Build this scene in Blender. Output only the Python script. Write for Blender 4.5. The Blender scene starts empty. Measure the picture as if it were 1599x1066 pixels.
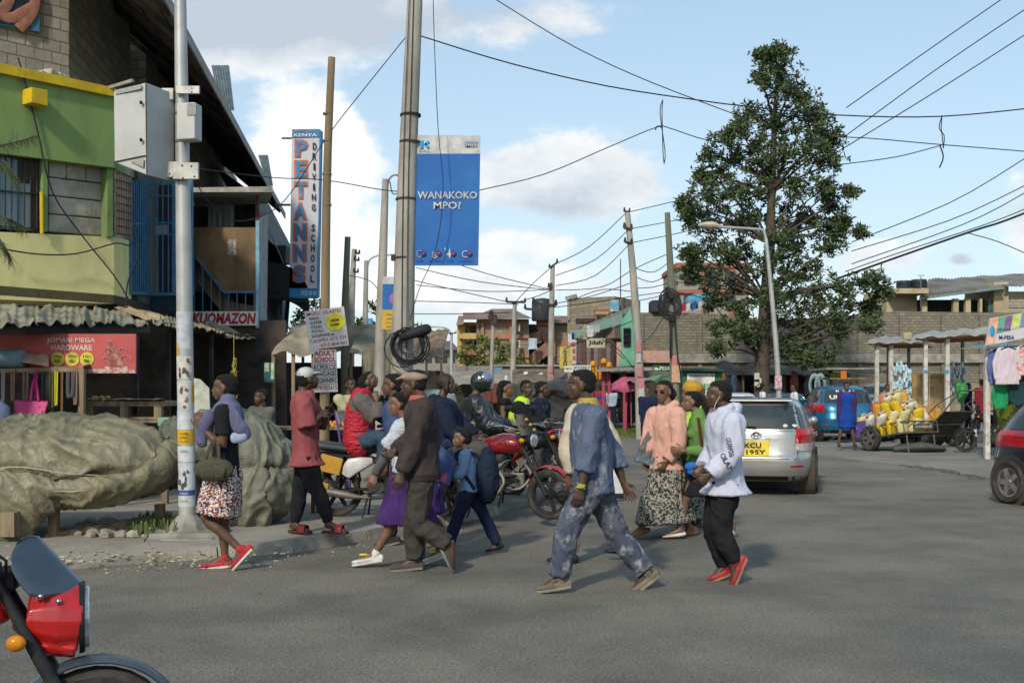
import bpy,math,random
from mathutils import Vector,Matrix,noise
R=math.radians
V=Vector
random.seed(7)
C=bpy.context.scene.collection
scene=bpy.context.scene
# ---------------------------------------------------------------- camera
F,CX,HY,HC=1700.0,799.5,612.0,1.56
cam_d=bpy.data.cameras.new('camera');cam=bpy.data.objects.new('camera',cam_d);C.objects.link(cam)
cam.location=(0,0,HC);cam.rotation_euler=(R(90),0,0)
cam_d.sensor_width=36;cam_d.lens=F/1599*36;cam_d.shift_y=(HY-533)/1599
cam_d.clip_start=.05;cam_d.clip_end=4000
scene.camera=cam
# ---------------------------------------------------------------- sun
SUN_EL,SUN_DIR=R(34),V((.36,.93,0)).normalized()
sd=bpy.data.lights.new('sun','SUN');sun=bpy.data.objects.new('sun',sd);C.objects.link(sun)
sd.energy=2.15;sd.angle=R(4);sd.color=(1,.91,.77)
ray=(SUN_DIR*math.cos(SUN_EL)+V((0,0,-math.sin(SUN_EL)))).normalized()
sun.rotation_euler=ray.to_track_quat('-Z','Y').to_euler()
# ---------------------------------------------------------------- world: Nishita sky with clouds
world=bpy.data.worlds.new('World');scene.world=world;world.use_nodes=True
wt=world.node_tree;wn=wt.nodes;wl=wt.links
for n in list(wn):wn.remove(n)
def WN(t,**k):
 n=wn.new(t)
 for a,b in k.items():setattr(n,a,b)
 return n
def WM(op,a,b=None,c=None,clamp=False):
 n=WN('ShaderNodeMath',operation=op,use_clamp=clamp)
 for i,x in enumerate((a,b,c)):
  if x is None:continue
  if isinstance(x,(int,float)):n.inputs[i].default_value=x
  else:wl.new(x,n.inputs[i])
 return n.outputs[0]
wout=WN('ShaderNodeOutputWorld');wbg=WN('ShaderNodeBackground')
sky=WN('ShaderNodeTexSky',sky_type='NISHITA',sun_disc=False)
sky.sun_elevation=SUN_EL;sky.sun_rotation=math.atan2(-SUN_DIR.x,-SUN_DIR.y)
sky.air_density=1.0;sky.dust_density=2.0;sky.ozone_density=1.4
tc=WN('ShaderNodeTexCoord');sep=WN('ShaderNodeSeparateXYZ');wl.new(tc.outputs['Generated'],sep.inputs[0])
yy=WM('MAXIMUM',WM('ABSOLUTE',sep.outputs[1]),.12)
U_=WM('DIVIDE',sep.outputs[0],yy);V_=WM('DIVIDE',sep.outputs[2],yy)
cmb=WN('ShaderNodeCombineXYZ');wl.new(U_,cmb.inputs[0]);wl.new(WM('MULTIPLY',V_,1.7),cmb.inputs[1])
def wnoise(scale,detail,rough,off):
 mp=WN('ShaderNodeMapping');mp.inputs['Location'].default_value=off;wl.new(cmb.outputs[0],mp.inputs[0])
 n=WN('ShaderNodeTexNoise');n.inputs['Scale'].default_value=scale;n.inputs['Detail'].default_value=detail
 n.inputs['Roughness'].default_value=rough;wl.new(mp.outputs[0],n.inputs[0]);return n.outputs[0]
n1=wnoise(5.5,9,.62,(3.1,1.7,0));n2=wnoise(13,6,.6,(7,2,1));n3=wnoise(5.5,6,.6,(3.1,1.65,0))
mask=None;shade=None
for(px,py,rx,ry,am,gr)in[(500,235,110,110,1.15,-.3),(455,320,110,120,1.05,-.15),(560,400,130,100,.9,-.2),
(880,285,150,62,1.1,.5),(800,380,130,45,.7,0),(1380,400,120,50,.7,.3),(1190,400,200,70,.5,-.1),
(740,445,190,60,.8,.05),(900,440,420,45,.65,-.1),(400,20,320,85,1.1,.6),(690,25,260,48,.55,.45),
(1500,405,34,16,.75,.8),(150,-160,500,130,.8,.5),(1700,330,160,90,.7,.2),(800,560,2500,110,.52,-.05),
(-300,200,380,200,.8,.2),(2100,100,330,120,.7,.3),(1000,-420,500,120,.7,.4)]:
 u0,v0=(px-CX)/F,(HY-py)/F
 a=WM('POWER',WM('DIVIDE',WM('SUBTRACT',U_,u0),rx/F),2);b_=WM('DIVIDE',WM('SUBTRACT',V_,v0),ry/F)
 g=WM('MULTIPLY',WM('EXPONENT',WM('MULTIPLY',WM('ADD',a,WM('POWER',b_,2)),-.8)),am)
 s=WM('MULTIPLY',g,WM('ADD',WM('MULTIPLY',b_,-.32),gr))
 mask=g if mask is None else WM('MAXIMUM',mask,g);shade=s if shade is None else WM('ADD',shade,s)
dens=WM('ADD',mask,WM('MULTIPLY',WM('SUBTRACT',n1,.5),1.9))
dens=WM('ADD',dens,WM('MULTIPLY',WM('SUBTRACT',n2,.5),.35))
mr=WN('ShaderNodeMapRange',interpolation_type='SMOOTHSTEP');wl.new(dens,mr.inputs[0])
mr.inputs[1].default_value=.33;mr.inputs[2].default_value=.66
cov=WM('MULTIPLY',mr.outputs[0],.93)
grey=WM('ADD',WM('ADD',shade,.32),WM('MULTIPLY',WM('SUBTRACT',n3,n1),2.2))
grey=WM('ADD',grey,WM('MULTIPLY',WM('SUBTRACT',n2,.5),.8),clamp=True)
cr=WN('ShaderNodeValToRGB');wl.new(grey,cr.inputs[0])
cr.color_ramp.elements[0].color=(5.7,5.7,5.6,1);cr.color_ramp.elements[1].color=(2.9,3.25,3.7,1)
mixs=WN('ShaderNodeMix',data_type='RGBA');mixs.inputs[0].default_value=.62
wl.new(sky.outputs[0],mixs.inputs[6])
vr=WN('ShaderNodeMapRange');wl.new(V_,vr.inputs[0]);vr.inputs[1].default_value=0;vr.inputs[2].default_value=.5
veil=WN('ShaderNodeValToRGB');wl.new(vr.outputs[0],veil.inputs[0])
veil.color_ramp.elements[0].color=(4.0,4.75,5.0,1);veil.color_ramp.elements[1].color=(2.1,3.2,4.15,1)
wl.new(veil.outputs[0],mixs.inputs[7])
mixc=WN('ShaderNodeMix',data_type='RGBA');wl.new(cov,mixc.inputs[0]);wl.new(mixs.outputs[2],mixc.inputs[6]);wl.new(cr.outputs[0],mixc.inputs[7])
wl.new(mixc.outputs[2],wbg.inputs[0]);wbg.inputs[1].default_value=.135
wl.new(wbg.outputs[0],wout.inputs[0])
world.cycles.sampling_method='MANUAL';world.cycles.sample_map_resolution=512
vs=scene.view_settings;vs.view_transform='Standard';vs.look='None';vs.exposure=.53;vs.gamma=1;vs.use_curve_mapping=False
scene.cycles.max_bounces=6;scene.cycles.diffuse_bounces=3;scene.cycles.glossy_bounces=3;scene.cycles.transmission_bounces=6
scene.cycles.transparent_max_bounces=12;scene.cycles.caustics_reflective=False;scene.cycles.caustics_refractive=False
scene.cycles.use_denoising=True
# ---------------------------------------------------------------- placing
def P(px,py,Y):return V(((px-CX)*Y/F,Y,HC+(HY-py)*Y/F))
def G(px,py,z=0):
 Y=F*(HC-z)/(py-HY);return V(((px-CX)*Y/F,Y,z))
 # ---------------------------------------------------------------- materials
MATS={}
def mat(name,c,rough=.8,c2=None,scale=6,detail=5,metal=0,bump=0,bscale=None,spec=.3,kind=None,mixlo=.4,mixhi=.62,alpha=1,coat=0,dirt=None,dscale=2.2,damt=.5,trans=0,map_=(1,1,1),distort=0):
 if name in MATS:return MATS[name]
 m=bpy.data.materials.new(name);MATS[name]=m;m.use_nodes=True
 nt=m.node_tree;N=nt.nodes;L=nt.links;b=N['Principled BSDF']
 def nd(t,**k):
  n=N.new(t)
  for a,v in k.items():setattr(n,a,v)
  return n
 b.inputs['Roughness'].default_value=rough;b.inputs['Metallic'].default_value=metal
 b.inputs['Specular IOR Level'].default_value=spec;b.inputs['Coat Weight'].default_value=coat
 b.inputs['Transmission Weight'].default_value=trans;b.inputs['Alpha'].default_value=alpha
 b.inputs['Coat Roughness'].default_value=.08
 c=(*c,1)if len(c)==3 else c
 b.inputs['Base Color'].default_value=c;m.diffuse_color=c
 t=nd('ShaderNodeTexCoord');mp=nd('ShaderNodeMapping');mp.inputs['Scale'].default_value=map_;L.new(t.outputs['Object'],mp.inputs[0])
 def ns(sc,de,ro=.6):
  n=nd('ShaderNodeTexNoise');n.inputs['Scale'].default_value=sc;n.inputs['Detail'].default_value=de;n.inputs['Roughness'].default_value=ro
  n.inputs['Distortion'].default_value=distort
  L.new(mp.outputs[0],n.inputs[0]);return n.outputs[0]
 def mix(fac,a,bb):
  x=nd('ShaderNodeMix',data_type='RGBA')
  if isinstance(fac,float):x.inputs[0].default_value=fac
  else:L.new(fac,x.inputs[0])
  for i,q in((6,a),(7,bb)):
   if isinstance(q,tuple):x.inputs[i].default_value=q
   else:L.new(q,x.inputs[i])
  return x.outputs[2]
 def rng(src,lo,hi):
  r=nd('ShaderNodeMapRange',interpolation_type='SMOOTHSTEP');L.new(src,r.inputs[0]);r.inputs[1].default_value=lo;r.inputs[2].default_value=hi;return r.outputs[0]
 col=c;hgt=None
 if c2 is None:c2=tuple(x*.72 for x in c[:3])
 c2=(*c2,1)if len(c2)==3 else c2
 if kind=='brick' or kind=='block':
  br=nd('ShaderNodeTexBrick');sx_=nd('ShaderNodeSeparateXYZ');cx_=nd('ShaderNodeCombineXYZ');L.new(mp.outputs[0],sx_.inputs[0])
  sm_=nd('ShaderNodeMath',operation='ADD');L.new(sx_.outputs[0],sm_.inputs[0]);L.new(sx_.outputs[1],sm_.inputs[1]);L.new(sm_.outputs[0],cx_.inputs[0]);L.new(sx_.outputs[2],cx_.inputs[1]);L.new(cx_.outputs[0],br.inputs[0])
  br.inputs['Color1'].default_value=c;br.inputs['Color2'].default_value=c2;br.inputs['Mortar'].default_value=tuple(x*.42 for x in c[:3])+(1,)
  br.inputs['Scale'].default_value=scale;br.inputs['Brick Width'].default_value=.42;br.inputs['Row Height'].default_value=.2
  br.inputs['Mortar Size'].default_value=.012;br.inputs['Mortar Smooth'].default_value=.4;br.inputs['Bias'].default_value=-.1
  nn=rng(ns(3,8,.7),.35,.75)
  col=mix(nn,br.outputs[0],mix(.55,br.outputs[0],tuple(x*.5 for x in c[:3])+(1,)))
  inv=nd('ShaderNodeMath',operation='SUBTRACT');inv.inputs[0].default_value=1;L.new(br.outputs[1],inv.inputs[1]);hgt=inv.outputs[0]
 elif kind=='cells':
  vo=nd('ShaderNodeTexVoronoi');vo.inputs['Scale'].default_value=scale;L.new(mp.outputs[0],vo.inputs[0])
  s=nd('ShaderNodeSeparateColor');L.new(vo.outputs['Color'],s.inputs[0])
  col=mix(rng(s.outputs[0],.45,.5),c,c2)
  if dirt:col=mix(rng(s.outputs[1],.74,.78),col,(*dirt,1));dirt=None
 elif kind=='leaf':
  oi=nd('ShaderNodeNewGeometry');
  col=mix(rng(oi.outputs['Random Per Island'],0,1),c,c2)
 elif kind=='stripe':
  wv=nd('ShaderNodeTexWave',bands_direction='Z');wv.inputs['Scale'].default_value=scale;L.new(mp.outputs[0],wv.inputs[0])
  col=mix(rng(wv.outputs[1],.45,.55),c,c2)
 elif kind=='wood':
  wv=nd('ShaderNodeTexNoise');wv.inputs['Scale'].default_value=scale;wv.inputs['Detail'].default_value=6
  m2=nd('ShaderNodeMapping');m2.inputs['Scale'].default_value=(1,1,.08)if map_==(1,1,1)else map_;L.new(t.outputs['Object'],m2.inputs[0]);L.new(m2.outputs[0],wv.inputs[0])
  col=mix(rng(wv.outputs[0],.35,.68),c,c2)
 else:
  col=mix(rng(ns(scale,detail),mixlo,mixhi),c,c2)
 if dirt is not None:
  col=mix(rng(ns(dscale,7,.68),.5,.5+.22/max(damt,.05)),col,(*dirt,1))
 L.new(col,b.inputs['Base Color'])
 if kind=='leaf':
  b.inputs['Subsurface Weight'].default_value=0
 if bump or hgt is not None:
  bp=nd('ShaderNodeBump');bp.inputs['Strength'].default_value=bump or .6;bp.inputs['Distance'].default_value=.02
  src=ns(bscale or scale*4,5)
  if hgt is not None:
   ad=nd('ShaderNodeMath',operation='ADD');ml=nd('ShaderNodeMath',operation='MULTIPLY');ml.inputs[1].default_value=.6
   L.new(src,ml.inputs[0]);L.new(ml.outputs[0],ad.inputs[0]);L.new(hgt,ad.inputs[1]);src=ad.outputs[0]
  L.new(src,bp.inputs['Height']);L.new(bp.outputs[0],b.inputs['Normal'])
 return m
def paint(name,c,rough=.45,**k):return mat(name,c,rough,c2=k.pop('c2',tuple(x*.82 for x in c)),**k)
def cloth(name,c,c2=None,**k):
 return mat(name,c,.92,c2=c2 or tuple(x*.78 for x in c),scale=k.pop('scale',5),bump=k.pop('bump',.4),bscale=k.pop('bscale',10),spec=.1,**k)
M_black=mat('black_plastic',(.015,.015,.017),.5)
M_rub=mat('tyre_rubber',(.028,.026,.024),.85,c2=(.06,.055,.048),bump=.2)
M_chrome=mat('chrome',(.62,.62,.62),.18,metal=1,c2=(.4,.4,.4))
M_steel=mat('dull_steel',(.22,.21,.2),.5,metal=.6,dirt=(.12,.09,.06))
M_conc=mat('concrete',(.30,.285,.25),.9,c2=(.2,.19,.165),scale=3,bump=.5,bscale=30,dirt=(.12,.11,.09))
M_wood=mat('old_wood',(.26,.2,.13),.85,c2=(.13,.095,.06),scale=9,kind='wood',bump=.4)
M_white=paint('white_paint',(.66,.66,.63),.6,scale=4,dirt=(.33,.31,.27))
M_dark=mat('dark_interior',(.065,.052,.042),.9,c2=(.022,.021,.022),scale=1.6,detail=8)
M_wire=mat('cable_rubber',(.018,.02,.024),.7)
# ---------------------------------------------------------------- mesh building
class MB:
 def __init__(s):s.v=[];s.f=[];s.m=[];s.mi=0
 def add(s,vs,fs):
  o=len(s.v);s.v+=[V(p)for p in vs];s.f+=[tuple(i+o for i in f)for f in fs];s.m+=[s.mi]*len(fs);return s
 def box(s,c,d,rz=0,M=None):
  c=V(c);x,y,z=d[0]/2,d[1]/2,d[2]/2
  if M is None:M=Matrix.Rotation(rz,3,'Z')
  return s.add([c+M@V((a*x,b*y,e*z))for e in(-1,1)for b in(-1,1)for a in(-1,1)],
  [(0,2,3,1),(4,5,7,6),(0,1,5,4),(2,6,7,3),(0,4,6,2),(1,3,7,5)])
 def hexa(s,p):
  return s.add(p,[(3,2,1,0),(4,5,6,7),(0,1,5,4),(1,2,6,5),(2,3,7,6),(3,0,4,7)])
 def slab(s,pts,off):
  n=len(pts);off=V(off);a=[V(p)for p in pts];b=[p+off for p in a]
  return s.add(a+b,[tuple(range(n-1,-1,-1)),tuple(range(n,2*n))]+[(i,(i+1)%n,n+(i+1)%n,n+i)for i in range(n)])
 def beam(s,a,b,w,h=None):
  a=V(a);b=V(b);h=h or w;d=b-a;L=d.length
  if L<1e-6:return s
  q=d.to_track_quat('X','Z').to_matrix();return s.box((a+b)/2,(L,w,h),M=q)
 def tube(s,pts,r,n=8,cap=1,side=None,sub=0,closed=False):
  pts=[V(p)for p in pts];k=len(pts)
  rr=[(x,x)if isinstance(x,(int,float))else x for x in(r if isinstance(r,list)else[r]*k)]
  if sub and k>1:
   np_,nr=[],[]
   for i in range(k-1):
    p0,p1,p2,p3=pts[max(i-1,0)],pts[i],pts[i+1],pts[min(i+2,k-1)]
    r0,r1,r2,r3=rr[max(i-1,0)],rr[i],rr[i+1],rr[min(i+2,k-1)]
    for j in range(sub):
     t=j/sub;t2,t3=t*t,t*t*t
     w=(-.5*t3+t2-.5*t,1.5*t3-2.5*t2+1,-1.5*t3+2*t2+.5*t,.5*t3-.5*t2)
     np_.append(p0*w[0]+p1*w[1]+p2*w[2]+p3*w[3])
     nr.append(tuple(max(.001,r0[q]*w[0]+r1[q]*w[1]+r2[q]*w[2]+r3[q]*w[3])for q in(0,1)))
   pts,rr=np_+[pts[-1]],nr+[rr[-1]];k=len(pts)
  T=[]
  for i in range(k):
   if closed:d=pts[(i+1)%k]-pts[i-1]
   else:d=pts[min(i+1,k-1)]-pts[max(i-1,0)]
   T.append(d.normalized()if d.length>1e-9 else V((0,0,1)))
  A=V(side)if side else(V((0,0,1))if abs(T[0].z)<.9 else V((1,0,0)))
  if cap==2 and not closed:
   for e in(0,-1):
    t=T[e]*(-1 if e==0 else 1);ra=rr[e];mn=min(ra);p=pts[e];add=[]
    for q in(.5,.8,.95):add.append((p+t*mn*q,tuple(x*math.sqrt(1-q*q)for x in ra)))
    if e==0:pts=[a[0]for a in add[::-1]]+pts;rr=[a[1]for a in add[::-1]]+rr;T=[T[0]]*3+T
    else:pts=pts+[a[0]for a in add];rr=rr+[a[1]for a in add];T=T+[T[-1]]*3
   k=len(pts)
  o=len(s.v);vs=[]
  for i in range(k):
   t=T[i];a=(A-t*A.dot(t))
   a=a.normalized()if a.length>1e-4 else t.orthogonal().normalized()
   if not side:A=a
   b=t.cross(a)
   for j in range(n):
    w=2*math.pi*j/n;vs.append(pts[i]+a*(rr[i][0]*math.cos(w))+b*(rr[i][1]*math.sin(w)))
  fs=[]
  for i in range(k if closed else k-1):
   i2=(i+1)%k
   for j in range(n):fs.append((i*n+j,i*n+(j+1)%n,i2*n+(j+1)%n,i2*n+j))
  if cap and not closed:fs+=[tuple(range(n-1,-1,-1)),tuple((k-1)*n+j for j in range(n))]
  return s.add(vs,fs)
 def cyl(s,a,b,r,n=16,r2=None):return s.tube([a,b],[r,r if r2 is None else r2],n)
 def ell(s,c,r,n=12,m=8,M=None):
  c=V(c);vs=[];M=M or Matrix.Identity(3)
  for i in range(1,m):
   a=math.pi*i/m
   for j in range(n):
    w=2*math.pi*j/n;vs.append(c+M@V((r[0]*math.sin(a)*math.cos(w),r[1]*math.sin(a)*math.sin(w),r[2]*math.cos(a))))
  vs+=[c+M@V((0,0,r[2])),c-M@V((0,0,r[2]))];t=len(vs)
  fs=[(i*n+j,(i+1)*n+j,(i+1)*n+(j+1)%n,i*n+(j+1)%n)for i in range(m-2)for j in range(n)]
  fs+=[(t-2,j,(j+1)%n)for j in range(n)]+[(t-1,(m-2)*n+(j+1)%n,(m-2)*n+j)for j in range(n)]
  return s.add(vs,fs)
 def lathe(s,prof,c=(0,0,0),axis='z',n=24,closed=False):
  c=V(c);k=len(prof);vs=[]
  for(r,h)in prof:
   for j in range(n):
    w=2*math.pi*j/n;x,y=r*math.cos(w),r*math.sin(w)
    vs.append(c+(V((x,y,h))if axis=='z' else V((x,h,y))if axis=='y' else V((h,x,y))))
  fs=[(i*n+j,i*n+(j+1)%n,((i+1)%k)*n+(j+1)%n,((i+1)%k)*n+j)for i in range(k if closed else k-1)for j in range(n)]
  if not closed:fs+=[tuple(range(n-1,-1,-1)),tuple((k-1)*n+j for j in range(n))]
  return s.add(vs,fs)
 def grid(s,fn,nu,nv,thick=0,cu=False):
  vs=[V(fn(i/nu,j/nv))for j in range(nv+1)for i in range(nu+1)];w=nu+1
  fs=[(j*w+i,j*w+i+1,(j+1)*w+i+1,(j+1)*w+i)for j in range(nv)for i in range(nu)]
  if not thick:return s.add(vs,fs)
  t=V(thick)if not isinstance(thick,(int,float))else V((0,0,-thick));n=len(vs)
  fs2=[tuple(x+n for x in f[::-1])for f in fs]
  rim=[i for i in range(nu)];ed=[]
  for i in range(nu):ed+=[(i+1,i,i+n,i+1+n),(nv*w+i,nv*w+i+1,nv*w+i+1+n,nv*w+i+n)]
  for j in range(nv):ed+=[(j*w,(j+1)*w,(j+1)*w+n,j*w+n),((j+1)*w+nu,j*w+nu,j*w+nu+n,(j+1)*w+nu+n)]
  return s.add(vs+[p+t for p in vs],fs+fs2+ed)
 def mesh(s,name,mats,smooth=False,T=None):
  me=bpy.data.meshes.new(name)
  vs=[T@p for p in s.v]if T is not None else s.v
  me.from_pydata(vs,[],s.f)
  for m in(mats if isinstance(mats,(list,tuple))else[mats]):me.materials.append(m)
  if any(s.m):me.polygons.foreach_set('material_index',s.m)
  if smooth:
   me.polygons.foreach_set('use_smooth',[True]*len(me.polygons))
   if smooth!=2:
    try:me.set_sharp_from_angle(angle=R(40))
    except Exception:pass
  me.update();return me
INV={}
def thing(name,label,cat,loc=(0,0,0),rz=0,group=None,rx=0,ry=0):
 o=bpy.data.objects.new(name,None);C.objects.link(o);o.location=loc;o.rotation_euler=(rx,ry,rz)
 o.empty_display_size=.1
 o['label']=label;o['category']=cat
 if group:o['group']=group
 INV[o.name]=(Matrix.Translation(V(loc))@o.rotation_euler.to_matrix().to_4x4()).inverted()
 return o
def tag(o,label=None,cat=None,group=None,kind=None):
 for k,v in(('label',label),('category',cat),('group',group),('kind',kind)):
  if v:o[k]=v
 return o
def obj(name,mb,m,parent=None,smooth=False,world=True,bevel=0):
 """link ONE mesh object; geometry is in world space unless world=False (then in the thing's own space)"""
 T=INV.get(parent.name)if(parent is not None and world)else None
 me=mb.mesh(name,m,smooth,T)if isinstance(mb,MB)else mb
 o=bpy.data.objects.new(name,me);C.objects.link(o)
 if parent is not None:
  o.parent=parent;INV[o.name]=INV.get(parent.name)
 if bevel:
  b=o.modifiers.new('bevel','BEVEL');b.width=bevel;b.segments=2;b.limit_method='ANGLE'
 return o
def solo(name,mb,m,label,cat,group=None,smooth=False,base=None,bevel=0,kind=None):
 """a thing that is one mesh, its origin at its base"""
 if base is None:
  xs=[p.x for p in mb.v];ys=[p.y for p in mb.v];base=V(((min(xs)+max(xs))/2,(min(ys)+max(ys))/2,min(p.z for p in mb.v)))
 me=mb.mesh(name,m,smooth,Matrix.Translation(-V(base)))
 o=bpy.data.objects.new(name,me);C.objects.link(o);o.location=base;INV[o.name]=Matrix.Translation(-V(base))
 if bevel:
  b=o.modifiers.new('bevel','BEVEL');b.width=bevel;b.segments=2;b.limit_method='ANGLE'
 return tag(o,label,cat,group,kind)
def struct(name,mb,m,smooth=False,kind='structure'):
 o=obj(name,mb,m,None,smooth);o['kind']=kind;return o
def copy_tree(o,parent=None):
 c=o.copy();C.objects.link(c);c.parent=parent
 for ch in o.children:copy_tree(ch,c)
 return c
TMP=bpy.data.scenes.new('fuse');TVL=TMP.view_layers[0]
def fuse(mb,voxel,name='fused',smooth_it=2,noise_amp=0,noise_scale=8,seed=0,decimate=0,nz=1.0):
 me=mb.mesh(name,[],False)if isinstance(mb,MB)else mb
 o=bpy.data.objects.new('t',me);TMP.collection.objects.link(o)
 r=o.modifiers.new('r','REMESH');r.mode='VOXEL';r.voxel_size=voxel;r.adaptivity=0
 if smooth_it:
  sm=o.modifiers.new('s','SMOOTH');sm.factor=.5;sm.iterations=smooth_it
 if decimate:
  dc=o.modifiers.new('d','DECIMATE');dc.ratio=decimate
 TVL.update();dg=TVL.depsgraph
 out=bpy.data.meshes.new_from_object(o.evaluated_get(dg),depsgraph=dg)
 bpy.data.objects.remove(o);bpy.data.meshes.remove(me)
 if noise_amp:
  off=V((seed*3.1,seed*1.7,seed));nn=noise.noise;n_=len(out.vertices)
  co=[0.0]*(3*n_);no=[0.0]*(3*n_);out.vertices.foreach_get('co',co);out.vertex_normals.foreach_get('vector',no)
  for i in range(0,3*n_,3):
   q=V((co[i]*noise_scale,co[i+1]*noise_scale,co[i+2]*noise_scale*nz))+off
   a=nn(q)+.5*nn(q*2.3);a=noise_amp*(1-abs(a)*2.2)
   co[i]+=no[i]*a;co[i+1]+=no[i+1]*a;co[i+2]+=no[i+2]*a
  out.vertices.foreach_set('co',co);out.update()
 out.polygons.foreach_set('use_smooth',[True]*len(out.polygons));out.name=name;return out
def text(parent,s,m,tl,w,h,name='lettering',ex=(1,0,0),ez=(0,0,1),depth=.004,bold=0.0,shear=0,fill=True):
 """one line of letters filling the box whose lower-left corner is tl, w wide and h high"""
 cu=bpy.data.curves.new('c','FONT');cu.body=s;cu.size=1;cu.extrude=0;cu.offset=bold;cu.resolution_u=2;cu.shear=shear
 o=bpy.data.objects.new('c',cu);TMP.collection.objects.link(o);TVL.update();dg=TVL.depsgraph
 me=bpy.data.meshes.new_from_object(o.evaluated_get(dg),depsgraph=dg);bpy.data.objects.remove(o);bpy.data.curves.remove(cu)
 if not me.vertices:return None
 xs=[v.co.x for v in me.vertices];ys=[v.co.y for v in me.vertices]
 x0,x1,y0,y1=min(xs),max(xs),min(ys),max(ys);ex=V(ex).normalized();ez=V(ez).normalized();nrm=ex.cross(ez)
 tl=V(tl);T=INV.get(parent.name)if parent is not None else None
 sx=w/max(x1-x0,1e-6);sy=h/max(y1-y0,1e-6)
 for v in me.vertices:
  q=tl+ex*((v.co.x-x0)*sx)+ez*((v.co.y-y0)*sy)+nrm*depth
  v.co=T@q if T is not None else q
 me.materials.clear();me.materials.append(m);me.name=name
 b=bpy.data.objects.new(name,me);C.objects.link(b)
 if parent is not None:b.parent=parent
 return b
def ptext(parent,s,m,x0,y0,x1,y1,Y,**k):
 a=P(x0,y1,Y);b=P(x1,y0,Y);return text(parent,s,m,a,b.x-a.x,b.z-a.z,**k)
def pbox(mb,x0,y0,x1,y1,Y,th=.03):
 a=P(x0,y1,Y);b=P(x1,y0,Y);return mb.box(((a.x+b.x)/2,Y+th/2,(a.z+b.z)/2),(b.x-a.x,th,b.z-a.z))
def pline(pts,Y):return[P(x,y,Y)for x,y in pts]
# ---------------------------------------------------------------- people
SKIN={'a':mat('skin_deep',(.08,.044,.029),.45,c2=(.06,.033,.022),scale=9,spec=.35),
'b':mat('skin_dark',(.12,.064,.042),.45,c2=(.092,.05,.033),scale=9,spec=.35),
'c':mat('skin_brown',(.18,.096,.06),.45,c2=(.14,.074,.046),scale=9,spec=.35)}
M_hair=mat('black_hair',(.012,.011,.011),.9,c2=(.02,.018,.017),bump=1,bscale=180)
M_eye=mat('eye_white',(.16,.13,.11),.4);M_iris=mat('eye_dark',(.01,.008,.007),.3)
UP=V((0,0,1))
VOX=(.0062,.010,.016)
class Fig:pass
def poly_at(pts,z):
 for a,b in zip(pts,pts[1:]):
  if min(a.z,b.z)<=z<=max(a.z,b.z)and abs(a.z-b.z)>1e-5:return a.lerp(b,(z-a.z)/(b.z-a.z))
 return pts[0]if z>pts[0].z else min(pts,key=lambda p:abs(p.z-z))
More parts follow.
